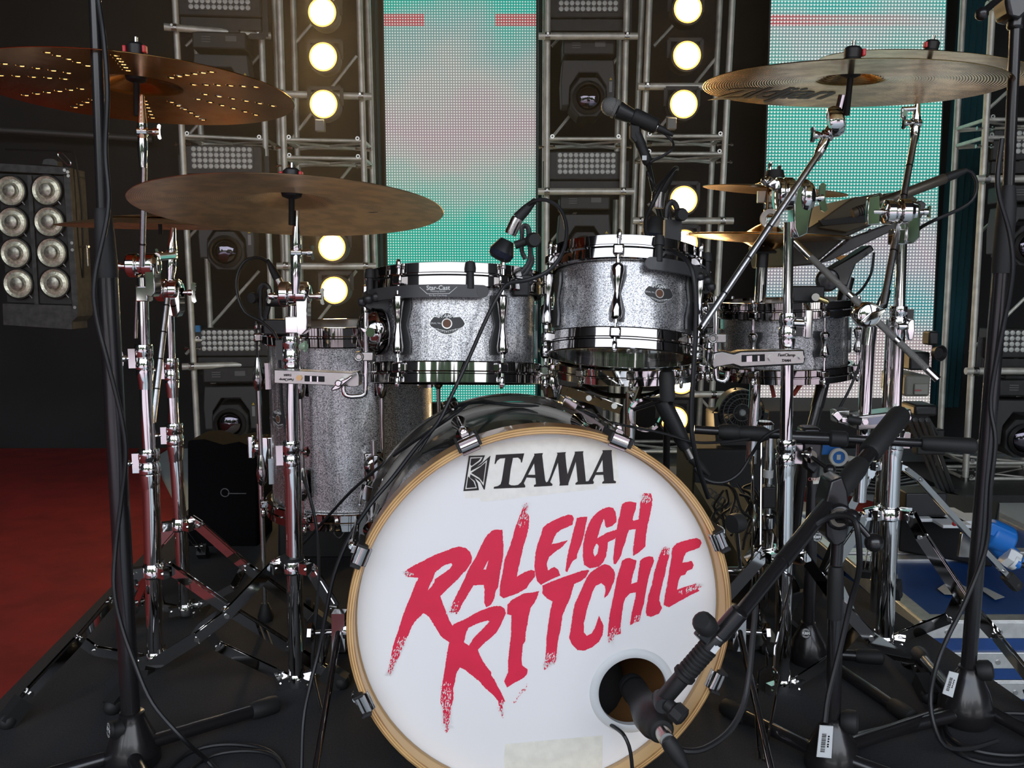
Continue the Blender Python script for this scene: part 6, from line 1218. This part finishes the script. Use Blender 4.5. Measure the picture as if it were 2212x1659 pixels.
# floor tom microphone
fm_ = thing('tom_microphone', 'black clip-on microphone at the rim of the floor tom', 'microphone', P(575, 660, 1.7)); q = lambda x, y, d=0: P(x, y, 1.68)+V((0, d, 0))
obj('plug_shell', MB().tube(q(612, 628), q(600, 603), .008), SATIN, fm_); obj('plug_boot', MB().lathe(q(600, 603), q(580, 565)-q(600, 603), [(.0085, 0), (.0075, .02), (.003, .042)], 12), RUBBER, fm_)
obj('slotted_arm', MB().path([q(562, 665), q(562, 625), q(572, 615), q(582, 628), q(580, 660), q(574, 690), q(595, 706)], .0055, 8).path([q(562, 665), q(566, 690), q(590, 705)], .0045), BLACKP, fm_)
obj('body', MB().tube(q(575, 648), q(618, 650), .013).box(q(600, 706), (.05, .03, .03)), BLACKP, fm_, bevel=.003)
obj('knob', MB().lathe(q(553, 643, -.01), (-.4, -1, 0), [(.009, 0), (.011, .003), (.01, .01)], 14), RUBBER, fm_)
cable('thin cable looping left from the floor tom microphone and down beside the stand', [(580, 567, 1.68), (560, 556, 1.67), (530, 564, 1.66), (513, 595, 1.66), (513, 635, 1.65), (530, 675, 1.64), (570, 698, 1.62), (598, 730, 1.6), (605, 790, 1.6), (612, 900, 1.6), (640, 1000, 1.6), (665, 1060, 1.58), (685, 1150, 1.56), (688, 1260, 1.5), (680, 1360, 1.45), (676, 1450, 1.4), (700, 1560, 1.3)], .003)
# snare microphones (dark barrels below right tom)
sm1 = thing('snare_microphone', 'long dark microphone slanting across the lit lamp behind the bass drum', 'microphone', P(1460, 900, 1.62)); Y = 1.62
a, b = P(1428, 862, Y), P(1482, 968, Y); d = b-a; L = d.length
obj('body', MB().lathe(a, d, [(.009, 0), (.0165, .003), (.0175, .02), (.0165, .035), (.0165, L*.55), (.0135, L*.9), (.012, L)], 22), BLACKP, sm1)
obj('plug_shell', MB().tube(b-d*.02, b+d*.2, .0095), SATIN, sm1); obj('plug_boot', MB().lathe(b+d*.2, d+V((.05, 0, 0)), [(.0095, 0), (.008, .03), (.0035, .05)], 12), RUBBER, sm1)
sm2 = thing('snare_microphone', 'short upright dark microphone just below the right rack tom', 'microphone', P(1440, 850, 1.7))
obj('body', MB().lathe(P(1442, 866, 1.6), P(1440, 800, 1.6)-P(1442, 866, 1.6), [(.012, 0), (.014, .006), (.0155, .045), (.013, .056), (.006, .06)], 22), GREYP, sm2); obj('arm', MB().tube(P(1440, 862, 1.6), P(1370, 885, 1.66), .004).tube(P(1398, 860, 1.64), P(1455, 872, 1.6), .003), BLACKM, sm2)
cable('cable drooping from the slanting snare microphone up to the level boom', [(1500, 1010, 1.6), (1515, 1030, 1.6), (1540, 1042, 1.6), (1570, 1040, 1.6), (1600, 1020, 1.6), (1625, 980, 1.6), (1650, 945, 1.58), (1690, 925, 1.58), (1720, 935, 1.6)], .0034)
cable('thin black cable draped over the top of the bass drum', [(905, 975, 1.4), (960, 895, 1.42), (1010, 872, 1.46), (1060, 870, 1.5), (1120, 876, 1.52), (1200, 878, 1.54), (1260, 890, 1.56), (1320, 912, 1.58), (1380, 925, 1.6), (1440, 938, 1.6), (1500, 955, 1.6), (1560, 955, 1.62), (1620, 948, 1.62)], .0026)
cable('cable running from under the floor tom up over the bass drum shoulder', [(640, 1190, 1.62), (700, 1125, 1.6), (760, 1060, 1.55), (830, 1000, 1.5), (900, 950, 1.45), (975, 900, 1.42), (1010, 872, 1.44)], .0028)
# overhead pencil microphone with its loop
om = thing('condenser_microphone', 'long brown-grey pencil microphone lying across the sampling pad', 'microphone', P(1950, 430, 1.75)); Y = 1.78
a, b = P(1842, 461, Y), P(2042, 385, Y); d = b-a
obj('body', MB().lathe(a, d, [(.0095, 0), (.0105, .002), (.0105, d.length-.002), (.009, d.length)], 20), mat('bronze_grey_metal', (.13, .11, .085), .4, .6), om)
gr = MB(); 
for k in (.045, .07, .095): gr.lathe(a+d*k, d, [(.0108, 0), (.0108, .0022)], 20)
obj('slot_ring', gr, DARK, om); obj('plug_boot', MB().lathe(b, d, [(.009, 0), (.009, .02), (.005, .045)], 14), RUBBER, om)
cable('cable looping from the pencil microphone plug down to the right', [(2080, 369, Y), (2098, 372, Y), (2110, 395, Y), (2105, 425, Y), (2080, 448, Y), (2020, 475, Y), (1985, 495, Y+.03), (1975, 520, Y+.05)], .0036)
cable('cable hanging beside the pole of the far right microphone stand, upper loop', [(2165, 300, 1.33), (2155, 380, 1.32), (2160, 430, 1.32), (2180, 500, 1.32), (2188, 570, 1.32), (2180, 640, 1.33), (2168, 700, 1.34), (2140, 860, 1.35), (2150, 950, 1.34), (2140, 1050, 1.34), (2130, 1180, 1.35), (2085, 1300, 1.34), (2050, 1370, 1.33), (2025, 1430, 1.31), (2010, 1500, 1.3), (2016, 1560, 1.28), (2040, 1610, 1.27), (2090, 1618, 1.27), (2155, 1600, 1.28)], .0038)
cable('cable lying coiled on the black carpet at the lower right corner', [G(2035, 1560, .004), G(2040, 1600, .004), G(2100, 1640, .004), G(2200, 1650, .004), G(2290, 1610, .004), G(2260, 1550, .004), G(2140, 1540, .004), G(2050, 1552, .004), G(2050, 1590, .007), G(2110, 1622, .008), G(2210, 1630, .008), G(2300, 1600, .004)], .004)
cable('cable wound down the pole of the tall left microphone stand and away over the carpet', [(196, -290, 1.25), (210, -30, 1.25), (224, 80, 1.24), (232, 200, 1.235), (228, 330, 1.235), (234, 450, 1.23), (205, 600, 1.22), (208, 680, 1.22), (235, 790, 1.22), (262, 900, 1.225), (272, 980, 1.23), (262, 1080, 1.235), (250, 1180, 1.23), (246, 1270, 1.22), (262, 1350, 1.215), (290, 1430, 1.205), (330, 1520, 1.19), (400, 1600, 1.18), G(455, 1650, .004), G(560, 1760, .004)], .0036)
cable('loose cable curled on the black carpet in front, left of the bass drum', [G(330, 1700, .004), G(400, 1630, .004), G(480, 1608, .004), G(570, 1618, .004), G(612, 1660, .004), G(600, 1740, .004)], .0036)
cable('second loose cable curled on the black carpet beside the first', [G(360, 1710, .004), G(440, 1640, .004), G(520, 1622, .004), G(590, 1632, .006), G(625, 1680, .004)], .0032)
# ============================================================ THINGS BEHIND THE KIT
# sampling pad on its stand
sp = thing('sampling_pad', 'black electronic drum pad unit seen from behind, tilted, right of the hi-hats', 'drum machine', P(1850, 560, 1.95))
q = lambda x, y, Y=1.9, d=0: P(x, y, Y)+V((0, d, 0))
obj('side_panel', MB().prism([q(1768, 570), q(1835, 515), q(1925, 482), q(1932, 466), q(1990, 432), q(2002, 440), q(1992, 470), q(1900, 512), q(1795, 563)], (0, .02, 0)), mat('pad_side_grey', (.06, .055, .055), .45), sp, bevel=.003)
obj('case', MB().prism([q(1700, 578), q(1762, 570), q(1830, 512), q(1985, 440), q(1965, 424), q(1850, 425), q(1772, 478), q(1690, 525)], (0, .28, 0)), mat('pad_case', (.05, .045, .035), .6), sp, bevel=.005)
for i, pts in enumerate([[(1776, 474), (1842, 428), (1905, 416), (1918, 440), (1880, 462), (1790, 480)], [(1775, 488), (1880, 468), (1890, 480), (1830, 502), (1768, 492)], [(1910, 418), (1960, 412), (1985, 432), (1925, 460)]]):
    obj('pad', MB().prism([q(x, y, 1.885) for x, y in pts], (0, .014, 0)), mat('pad_rubber', (.075, .06, .035), .7), sp, bevel=.003)
obj('rubber_edge', MB().prism([q(1770, 476, 1.88), q(1880, 464, 1.88), q(1930, 462, 1.88), q(1925, 474, 1.88), q(1880, 478, 1.88), q(1778, 487, 1.88)], (0, .01, 0)), RUBBER, sp)
for x, y in ((1906, 468), (1879, 498), (1824, 524)): obj('screw', MB().tube(q(x, y, 1.895), q(x, y, 1.885), K(4, 1.9), n=12), BLACKP, sp)
tx = MB(); obj('logo_mark', MB().prism([q(x, y, 1.884) for x, y in ((1915, 466), (1930, 460), (1937, 472), (1922, 480))], (0, .001, 0)), WHITE, sp); obj('logo_mark', MB().prism([q(x, y, 1.883) for x, y in ((1920, 467), (1928, 464), (1931, 471), (1924, 475))], (0, .001, 0)), BLACKP, sp)
obj('connector_panel', MB().prism([q(1700, 540, 1.92), q(1768, 530, 1.92), q(1780, 545, 1.92), q(1760, 572, 1.92), q(1700, 576, 1.92)], (0, .02, 0)), BLACKP, sp)
ps = thing('pad_stand', 'black leaning post with clamp under the electronic pad', 'stand', G(1745, 1300))
obj('post', MB().tube(P(1832, 600, 1.95), P(1765, 880, 1.9), K(14, 1.9), n=18).tube(P(1765, 880, 1.9), P(1735, 1000, 1.88), K(12, 1.9), n=18).tube(P(1735, 1000, 1.88), G(1700, 1290, .02), K(11, 1.9), n=16), BLACKM, ps)
obj('collar', MB().tube(P(1800, 725, 1.93), P(1790, 762, 1.92), K(19, 1.9), n=18), RUBBER, ps)
obj('yoke_clamp', MB().prism([P(x, y, 1.92) for x, y in ((1790, 585), (1850, 548), (1882, 528), (1890, 540), (1850, 570), (1830, 620), (1800, 610))], (0, .05, 0)).lathe(P(1785, 605, 1.9), (0, -1, 0), [(.024, 0), (.026, .003), (.026, .012), (.02, .015)], 22), BLACKM, ps, bevel=.004)
obj('orange_flag', MB().prism([P(1800, 553, 1.93), P(1832, 551, 1.93), P(1815, 562, 1.93)], (0, .01, 0)), mat('amber_plastic', (.6, .25, .03), .4), ps)
obj('leg', MB().bar(P(1735, 1000, 1.88), G(1690, 1180, .02), .02, .02), BLACKM, ps)
# microphone transmitter box on the side drum
tb = thing('trigger_box', 'small black trigger box clipped on the rim of the shallow drum at right', 'drum trigger', P(1740, 650, 1.8))
obj('body', MB().box(P(1742, 635, 1.8), (.068, .03, .034)), BLACKP, tb, bevel=.004); obj('socket', MB().tube(P(1762, 642, 1.78), P(1762, 642, 1.76), .008, n=14), SATIN, tb)
obj('plug', MB().lathe(P(1765, 643, 1.77), (.9, -.3, -.4), [(.006, 0), (.006, .02), (.003, .025)], 10), BRASS, tb)
# cables of pad area
cable('thin cable hanging from the electronic pad, left of the leaning post clamp', [(1888, 545, 1.9), (1882, 590, 1.9), (1862, 625, 1.88), (1845, 640, 1.86)], .003)
cable('thin cable hanging from the electronic pad beside the rear right stand', [(1935, 520, 1.92), (1922, 600, 1.9), (1895, 660, 1.88), (1880, 720, 1.86), (1840, 830, 1.86), (1800, 905, 1.84)], .003)
# orange straps
obj('orange_strap', MB().strip([P(1704, 802, 1.9), P(1750, 789, 1.91), P(1784, 780, 1.925)], .004, K(10, 1.9)).strip([P(1784, 780, 1.925), P(1735, 822, 1.9), P(1714, 852, 1.88)], .004, K(10, 1.9)), mat('strap_orange', (.5, .07, .04), .7), label='orange-red strap tied to the leaning post right of the nearest right cymbal stand', cat='strap')
obj('strap_label', MB().prism([P(1725, 815, 1.875), P(1738, 803, 1.885), P(1745, 811, 1.885), P(1732, 823, 1.875)], (0, .012, 0)), WHITEP, label='white tag sewn on the orange strap', cat='label')
obj('orange_strap', MB().strip([P(1634, 792, 1.885), P(1655, 808, 1.87), P(1666, 830, 1.87), P(1672, 858, 1.87)], .004, K(8, 1.9)), mat('strap_dark_red', (.25, .03, .02), .7), label='dark red strap hanging from the hi-hat stand tube', cat='strap')
# round fan
fan = thing('floor_fan', 'round black fan behind the hi-hat stand', 'fan', P(1601, 930, 2.9)); c = P(1601, 890, 2.9); r = K(50, 2.9)
obj('ring', MB().lathe(c, (0, -1, 0), [(r*.94, -.05), (r, -.05), (r, .01), (r*.95, .012)], 40, closed=True), BLACKP, fan)
g = MB()
for k in range(28):
    a = 2*pi*k/28; p = [c+V((math.cos(a+t*.6)*r*t, -.012+.0*t, math.sin(a+t*.6)*r*t)) for t in (.14, .4, .7, .95)]; g.path(p, .0016, 4, smooth=False)
for k in (.35, .6, .8): g.lathe(c+V((0, -.012, 0)), (0, -1, 0), [(r*k, -.001), (r*k+.003, -.001), (r*k+.003, .002), (r*k, .002)], 36, closed=True)
obj('grille', g, GREYP, fan); obj('hub', MB().lathe(c, (0, -1, 0), [(r*.15, 0), (r*.15, .018), (r*.1, .022)], 20), mat('hub_grey', (.3, .32, .32), .4), fan)
for k in range(3):
    a = 2*pi*k/3+.3; e = V((math.cos(a), 0, math.sin(a))); f_ = V((-e.z, 0, e.x)); obj('blade', MB().prism([c+V((0, .015, 0))+e*(r*.1)-f_*.01, c+V((0, .015, 0))+e*(r*.88)-f_*.05, c+V((0, .015, 0))+e*(r*.85)+f_*.07, c+V((0, .015, 0))+e*(r*.1)+f_*.02], (0, .006, 0)), DARK, fan)
obj('stand', MB().strip([c+V((-r, 0, -.0)), c+V((-r*.8, .02, -r-.03)), c+V((r*.8, .02, -r-.03)), c+V((r, 0, 0))], .03, .012, (0, 1, 0)), BLACKP, fan)
obj('fan_stool', MB().box(V((c.x, c.y+.1, (c.z-r-.04+FZ)/2)), (.34, .3, c.z-r-.04-FZ)), mat('stool_black', (.012, .012, .012), .7), label='black crate carrying the round fan', cat='crate', bevel=.01)
# monitor wedge / black covered box at left
cb = thing('covered_speaker', 'black cloth covered speaker box left of the floor tom', 'speaker', P(480, 1250, 2.35)); Y = 2.35
pts = [(403, 952), (440, 950), (480, 962), (515, 955), (548, 968), (556, 985), (556, 1194), (405, 1194)]
obj('cloth_cover', MB().prism([P(x, y, Y) for x, y in pts], (0, .16, 0)), mat('black_velvet', (.003, .003, .0035), .95, spec=.1), cb, bevel=.02)
obj('mark', MB().lathe(P(486, 1064, Y-.002), (0, -1, 0), [(K(8, Y), 0), (K(10, Y), 0), (K(10, Y), .001), (K(8, Y), .001)], 24, closed=True).box(P(512, 1066, Y-.002), (K(40, Y), .001, K(2, Y))), mat('grey_print', (.09, .09, .09), .4), cb)
# drum hardware bag / dark stool under floor tom
sb = thing('speaker_monitor', 'black box with blue and white warning sticker under the floor tom', 'speaker', P(700, 1250, 2.2)); Y = 2.25
obj('case', MB().prism([P(x, y, Y) for x, y in ((600, 1098), (800, 1098), (800, 1205), (600, 1205))], (0, .4, 0)), mat('monitor_black', (.012, .012, .012), .6), sb, bevel=.006)
obj('sticker', MB().prism([P(x, y, Y-.002) for x, y in ((708, 1107), (735, 1107), (735, 1129), (706, 1128))], (0, .001, 0)), mat('sticker_blue', (.06, .17, .28), .4), sb)
obj('sticker', MB().prism([P(x, y, Y-.002) for x, y in ((735, 1107), (761, 1107), (762, 1128), (735, 1129))], (0, .001, 0)), mat('sticker_pale', (.4, .45, .45), .4), sb)
c = P(748, 1116, Y-.004); ic = MB().path([c+V((K(7, Y)*math.cos(a), 0, K(7, Y)*math.sin(a))) for a in [k*pi/8 for k in range(9)]], K(1.1, Y), 6).box(c+V((-K(6.5, Y), 0, -K(1, Y))), (K(4, Y), .001, K(5, Y))).box(c+V((K(6.5, Y), 0, -K(1, Y))), (K(4, Y), .001, K(5, Y)))
obj('ear_icon', ic, BLACKINK, sb)
obj('hook_handle', MB().path([P(722, 1140, Y-.02), P(722, 1152, Y-.03), P(733, 1162, Y-.03), P(743, 1152, Y-.03), P(743, 1140, Y-.02)], K(2.5, Y), 6), GREYP, sb)
# bass drum pedal
pd = thing('bass_drum_pedal', 'chrome double bass drum pedal behind the drum at right', 'pedal', G(1580, 1330)); Yp = 1.62
obj('base_plate', MB().box(G(1590, 1340, .012), (.12, .28, .008)), BLACKP, pd); obj('posts', MB().tube(G(1560, 1330, .01), P(1560, 1230, 1.66), .009).tube(G(1640, 1330, .01), P(1640, 1230, 1.66), .009).tube(P(1560, 1232, 1.66), P(1640, 1232, 1.66), .008), CHROME, pd)
obj('beater_shaft', MB().tube(P(1600, 1235, 1.66), P(1590, 1130, 1.62), .004), CHROME, pd); obj('beater', MB().lathe(P(1590, 1130, 1.62), (-1, -.6, 0), [(.018, -.012), (.02, 0), (.018, .012)], 18), GREYP, pd)
obj('footboard', MB().bar(P(1600, 1240, 1.75), G(1600, 1300, .03), .07, .008), SATIN, pd)
obj('hex_block', MB().box(P(1632, 1206, 1.55), (.03, .03, .03), M.Rotation(.6, 3, 'Y')).bar(P(1590, 1265, 1.55), P(1650, 1180, 1.55), .012, .016), NICKEL, pd, bevel=.003)
# bent chrome rods in front of the right stands
br = thing('bent_rods', 'pair of thin bent chrome rods right of the bass drum', 'stand part', G(1640, 1600))
obj('rod', MB().path([P(1626, 985, 1.56), P(1626, 1080, 1.55), P(1630, 1090, 1.54), P(1622, 1280, 1.5), P(1622, 1300, 1.48), P(1655, 1380, 1.42), P(1658, 1440, 1.38), P(1640, 1452, 1.37), P(1636, 1500, 1.34), P(1634, 1560, 1.31), G(1640, 1640, .006)], .0028, 8, smooth=False), CHROME, br)
obj('rod', MB().path([P(1690, 1232, 1.44), P(1710, 1246, 1.43), P(1708, 1262, 1.42), P(1674, 1400, 1.38), P(1672, 1442, 1.37), P(1684, 1460, 1.36), P(1672, 1530, 1.33), P(1658, 1600, 1.3), G(1650, 1648, .006)], .0028, 8, smooth=False), CHROME, br)
obj('rod', MB().path([P(1645, 940, 1.7), P(1643, 1200, 1.66), P(1640, 1290, 1.6), P(1642, 1350, 1.56)], .0026, 8, smooth=False), CHROME, br)
# hardware tangle: stage box with jacks
sbx = thing('stage_box', 'black stage box full of plugs behind the right side of the bass drum', 'audio box', G(1600, 1240))
obj('case', MB().prism([P(1500, 1042, 2.5), P(1640, 1060, 2.3), P(1700, 1180, 2.0), P(1620, 1240, 2.0)], (0, .02, -.1)), mat('box_dark_green', (.02, .025, .02), .5), sbx)
rn = random.Random(5)
for i in range(12):
    x = 1532+i*9; y = 1062+i*6.5; c = P(x, y, 2.25-.02*i); obj('socket', MB().lathe(c, (0, -1, .4), [(.008, 0), (.0105, 0), (.0105, .006), (.008, .006)], 14, closed=True), GREYP, sbx)
    c = P(x+12, y+28, 2.2-.02*i); obj('socket', MB().lathe(c, (0, -1, .4), [(.007, 0), (.0095, 0), (.0095, .006), (.007, .006)], 14, closed=True), GREYP, sbx)
tg = MB()
for i in range(16):
    p = [(rn.uniform(1560, 1640), rn.uniform(1040, 1080), rn.uniform(1.9, 2.1))]
    for k in range(4): p.append((p[-1][0]+rn.uniform(-28, 28), p[-1][1]+rn.uniform(10, 45), p[-1][2]-.03))
    tg.path([P(*w_) for w_ in p], .0032, 6)
obj('cable_tangle', tg, CABLE, label='tangle of thin black leads over the stage box right of the bass drum', cat='cable', kind='stuff')
tg = MB()
for i in range(9):
    y = 1010+i*6; tg.path([G(1790+i*4, y, FZ+.012), G(1850, y+4*math.sin(i), FZ+.012), G(1930, y+8, FZ+.012), G(2010+i*6, y-4+6*math.cos(i), FZ+.012), G(2080, 1050+i*3, FZ+.012)], .006, 6)
obj('cable_run', tg, CABLE, label='run of many black cables across the pale floor at right', cat='cable', kind='stuff')
# TV camera on its tripod
tv = thing('video_camera', 'grey broadcast camera behind the right cymbal stands', 'camera', P(1978, 862, 3.2)); Y = 3.2
obj('body', MB().box(P(1975, 832, Y)+V((0, .08, 0)), (K(55, Y), .22, K(46, Y))), mat('camera_khaki', (.2, .2, .17), .5), tv, bevel=.01)
obj('panel', MB().box(P(1980, 838, Y)+V((0, -.035, 0)), (K(30, Y), .008, K(24, Y))), mat('camera_khaki_light', (.27, .27, .23), .5), tv, bevel=.003); obj('red_stripe', MB().box(P(1972, 840, Y)+V((0, -.042, 0)), (K(14, Y), .002, K(3, Y))), mat('stripe_red', (.4, .1, .1), .5), tv)
obj('top_unit', MB().box(P(1985, 780, Y)+V((0, .05, 0)), (K(44, Y), .12, K(40, Y))).box(P(2010, 730, Y), (K(22, Y), .06, K(30, Y))), BLACKP, tv, bevel=.008)
obj('lens_hood', MB().lathe(P(2012, 760, Y)+V((0, -.04, 0)), (.3, -1, 0), [(.026, 0), (.03, .02), (.026, .02), (.02, .01)], 22), BLACKP, tv)
tr = thing('camera_tripod', 'dark grey twin-tube camera tripod behind the right cymbal stands', 'tripod', G(2040, 1090, FZ))
hd_ = P(1985, 890, 3.2)
obj('head', MB().box(P(1985, 882, 3.2), (K(50, 3.2), .12, K(24, 3.2))), BLACKP, tr, bevel=.01)
GT = mat('tripod_grey', (.05, .053, .055), .45)
for (xb, yb, sp_) in ((2045, 1072, 1), (1900, 1010, 0), (2040, 990, 0)):
    b_ = G(xb, yb, FZ); mb = MB(); t_ = V((hd_.x, hd_.y, hd_.z-.03))
    for k in (-1.5, -.5, .5, 1.5): mb.tube(t_+V((k*.024, 0, 0)), b_+V((k*.024, 0, .02)), .0095, n=8)
    lg_ = obj('leg', mb, GT, tr); obj('leg_foot', MB().box(b_+V((0, 0, .025)), (.13, .05, .05)), BLACKP, lg_, bevel=.006); obj('leg_lock', MB().box(t_+(b_-t_)*.28, (.12, .05, .06)), BLACKP, lg_, bevel=.006)
# pedal board box with white blocks
pb = thing('pedal_case', 'black open case with white tiles on top, on the blue flight case', 'equipment case', P(2000, 1180, 2.45))
zt = -.05
T_ = lambda x, y, z=.05: G(x, y, z)
obj('case', MB().prism([T_(1945, 1105), T_(2150, 1135), T_(2160, 1085), T_(1990, 1055)], (0, 0, -.125)), mat('case_black', (.008, .008, .008), .5), pb, bevel=.005)
for i, (x, y) in enumerate(((1960, 1098), (2005, 1092), (2002, 1115), (2047, 1108), (2052, 1128), (2090, 1120), (1975, 1070))):
    c = T_(x, y, .055); obj('white_tile', MB().box(c, (.085, .09, .01)), WHITEP, pb, bevel=.002)
obj('black_box', MB().box(T_(1985, 1082, .095), (.12, .09, .07)), BLACKP, label='small black cube sitting on the white tiles', cat='box', bevel=.004)
obj('corner_bracket', MB().prism([P(2078, 1152, 2.1), P(2096, 1154, 2.1), P(2099, 1172, 2.1), P(2096, 1206, 2.1), P(2070, 1204, 2.1)], (0, .01, 0)), SATIN, pb, bevel=.002)
obj('red_lamp', MB().sphere(P(2062, 1131, 2.2), .007, 10), REDP, pb)
# blue flight cases
BL = mat('flight_case_blue', (.008, .05, .2), .35, noise_amt=.15, noise_scale=8); AL2 = mat('case_aluminium', (.68, .68, .66), .35, .8, noise_amt=.1, noise_scale=40)
def fcase(lab, x0, x1, y0, y1, z0, z1, bands):
    t = thing('flight_case', lab, 'flight case', ((x0+x1)/2, (y0+y1)/2, z0))
    obj('panel', MB().box(((x0+x1)/2, (y0+y1)/2, (z0+z1)/2), (x1-x0-.006, y1-y0-.006, z1-z0-.006)), BL, t)
    for (a, b) in bands: 
        obj('edge_profile', MB().box(((x0+x1)/2, y0, (a+b)/2), (x1-x0, .012, b-a)), AL2, t, bevel=.002)
        obj('edge_profile', MB().box((x0, (y0+y1)/2, (a+b)/2), (.012, y1-y0, b-a)), AL2, t, bevel=.002)
        for k in range(6): xx = x0+.06+k*.13; obj('rivet', MB().tube((xx, y0-.005, (a+b)/2-.004), (xx, y0-.0085, (a+b)/2-.004), .006, n=10), SATIN, t)
    for yy in (y0+.018, y1-.018): obj('edge_profile', MB().box(((x0+x1)/2, yy, z1), (x1-x0, .036, .006)), AL2, t)
    for xx in (x0+.018, x1-.018): obj('edge_profile', MB().box((xx, (y0+y1)/2, z1+.0005), (.036, y1-y0, .006)), AL2, t)
    return t
f1 = fcase('blue flight case with aluminium edges, upper one at right with tape marks on its lid', 1.005, 1.75, 2.01, 2.5, -.235, -.08, [(-.122, -.08), (-.2, -.158)])
for pts in ([(2025, 1272), (2040, 1262), (2075, 1262), (2100, 1275), (2070, 1285), (2040, 1284)], [(2110, 1268), (2130, 1270), (2170, 1290), (2150, 1296)]):
    mk = MB().prism([G(x, y, -.0765) for x, y in pts], (0, 0, .0008)); obj('tape_mark', mk, mat('tape_mark_grey', (.4, .42, .42), .5), f1)
fcase('blue flight case underneath, partly hidden by the riser edge', 1.06, 1.8, 2.02, 2.52, FZ, -.24, [(-.285, -.24), (-.4, -.36)])
fcase('blue flight case with aluminium edges further back at right', .985, 1.75, 2.55, 3.0, FZ, -.085, [(-.125, -.085), (-.3, -.26)])
# blue power plugs
pg = thing('power_plug', 'big blue industrial plug with grey nut at the right edge, on the flight case', 'plug', P(2150, 1225, 2.05)); Y = 2.03
a, b = P(2140, 1160, Y), P(2200, 1222, Y); d = b-a
obj('cap', MB().lathe(P(2135, 1150, Y), V((.75, 0, -.35)), [(.02, -.01), (.036, 0), (.037, .05), (.025, .06)], 20).box(P(2150, 1145, Y), (.07, .06, .03), M.Rotation(.4, 3, 'Y')), BLUEP, pg, bevel=.003); obj('body', MB().lathe(a+d*.2, d, [(.024, 0), (.026, .05), (.022, .07)], 20), BLUEP, pg)
obj('grey_nut', MB().lathe(P(2170, 1198, Y-.03), V((.85, -.2, -.5)), [(.024, 0), (.026, .008), (.026, .028), (.02, .032)], 6, smooth=False), WHITEP, pg); obj('gland', MB().lathe(P(2184, 1210, Y-.04), V((.85, -.2, -.5)), [(.02, 0), (.02, .012), (.014, .018)], 20), WHITEP, pg); obj('seal', MB().lathe(P(2196, 1217, Y-.05), V((.85, -.2, -.5)), [(.013, -.004), (.013, .006), (.008, .01)], 20), BLUEP, pg); obj('lead', MB().tube(P(2200, 1218, Y-.055), P(2260, 1235, Y-.08), .007), CABLE, pg)
pg2 = thing('power_plug', 'small blue and white power socket on the pale floor behind the level boom', 'plug', P(1806, 985, 4.0)); c = P(1806, 980, 4.0)
obj('body', MB().box(c+V((-.05, .03, .03)), (.14, .08, .07)), BLUEP, pg2, bevel=.008); obj('ring', MB().lathe(c+V((0, -.02, -.01)), (0, -1, 0), [(.03, 0), (.042, 0), (.042, .02), (.03, .02)], 22, closed=True), WHITEP, pg2); obj('cap', MB().lathe(c+V((0, -.02, -.01)), (0, -1, 0), [(.03, 0), (.03, .012)], 22), BLUEP, pg2); obj('core', MB().box(c+V((0, -.034, -.01)), (.018, .004, .024)), WHITEP, pg2)
obj('white_tube', MB().tube(c+V((.04, 0, -.02)), c+V((.13, 0, -.035)), .014, n=12), WHITEP, pg2)
# dark low shelf behind: black clutter at the foot of the screens
obj('rack_case', MB().prism([P(x, y, 4.4) for x, y in ((1660, 888), (2010, 888), (2015, 960), (1700, 968), (1660, 950))], (0, .5, 0)), mat('rack_black', (.008, .008, .009), .7), label='long black rack under the arrow-diode screen', cat='rack', bevel=.01)
obj('rack_case', MB().prism([P(x, y, 4.4) for x, y in ((1560, 905), (1650, 900), (1650, 985), (1560, 985))], (0, .4, 0)), mat('rack_black', (0, 0, 0)), label='black box on the floor behind the fan', cat='rack', bevel=.01)
# grey sack of throne etc.: bits of chrome behind the drum
th_ = thing('snare_bracket', 'chrome hinged arm with bolts between the rack toms and the bass drum', 'stand part', P(1270, 880, 1.7)); Y = 1.7
obj('arm', MB().strip([P(1170, 832, 1.72), P(1225, 845, Y), P(1300, 870, 1.68), P(1342, 885, 1.66)], .006, .018, (0, 0, 1)), CHROME, th_)
obj('bolt', MB().tube(P(1272, 860, 1.67), P(1272, 860, 1.66), .006, n=8), SATIN, th_); obj('bolt', MB().tube(P(1327, 877, 1.65), P(1327, 877, 1.64), .006, n=8), SATIN, th_)
obj('knuckle', MB().lathe(P(1250, 900, Y-.02), (1, 0, -.4), [(.012, 0), (.018, .006), (.018, .03), (.01, .04)], 14).lathe(P(1190, 835, Y), (0, 0, 1), [(.014, -.02), (.018, 0), (.014, .02)], 14).bar(P(1220, 885, Y), P(1300, 925, Y), .02, .012), NICKEL, th_)
obj('ring_bracket', MB().lathe(P(1395, 895, 1.75), (0, -1, 0), [(.03, -.008), (.036, -.008), (.036, .008), (.03, .008)], 24, closed=True), CHROME, th_)
obj('blue_tape', MB().box(P(428, 710, 4.83), (K(10, 4.83), .02, K(14, 4.83))), mat('blue_tape', (.03, .2, .45), .5), label='bit of blue tape on the leftmost tower', cat='tape')
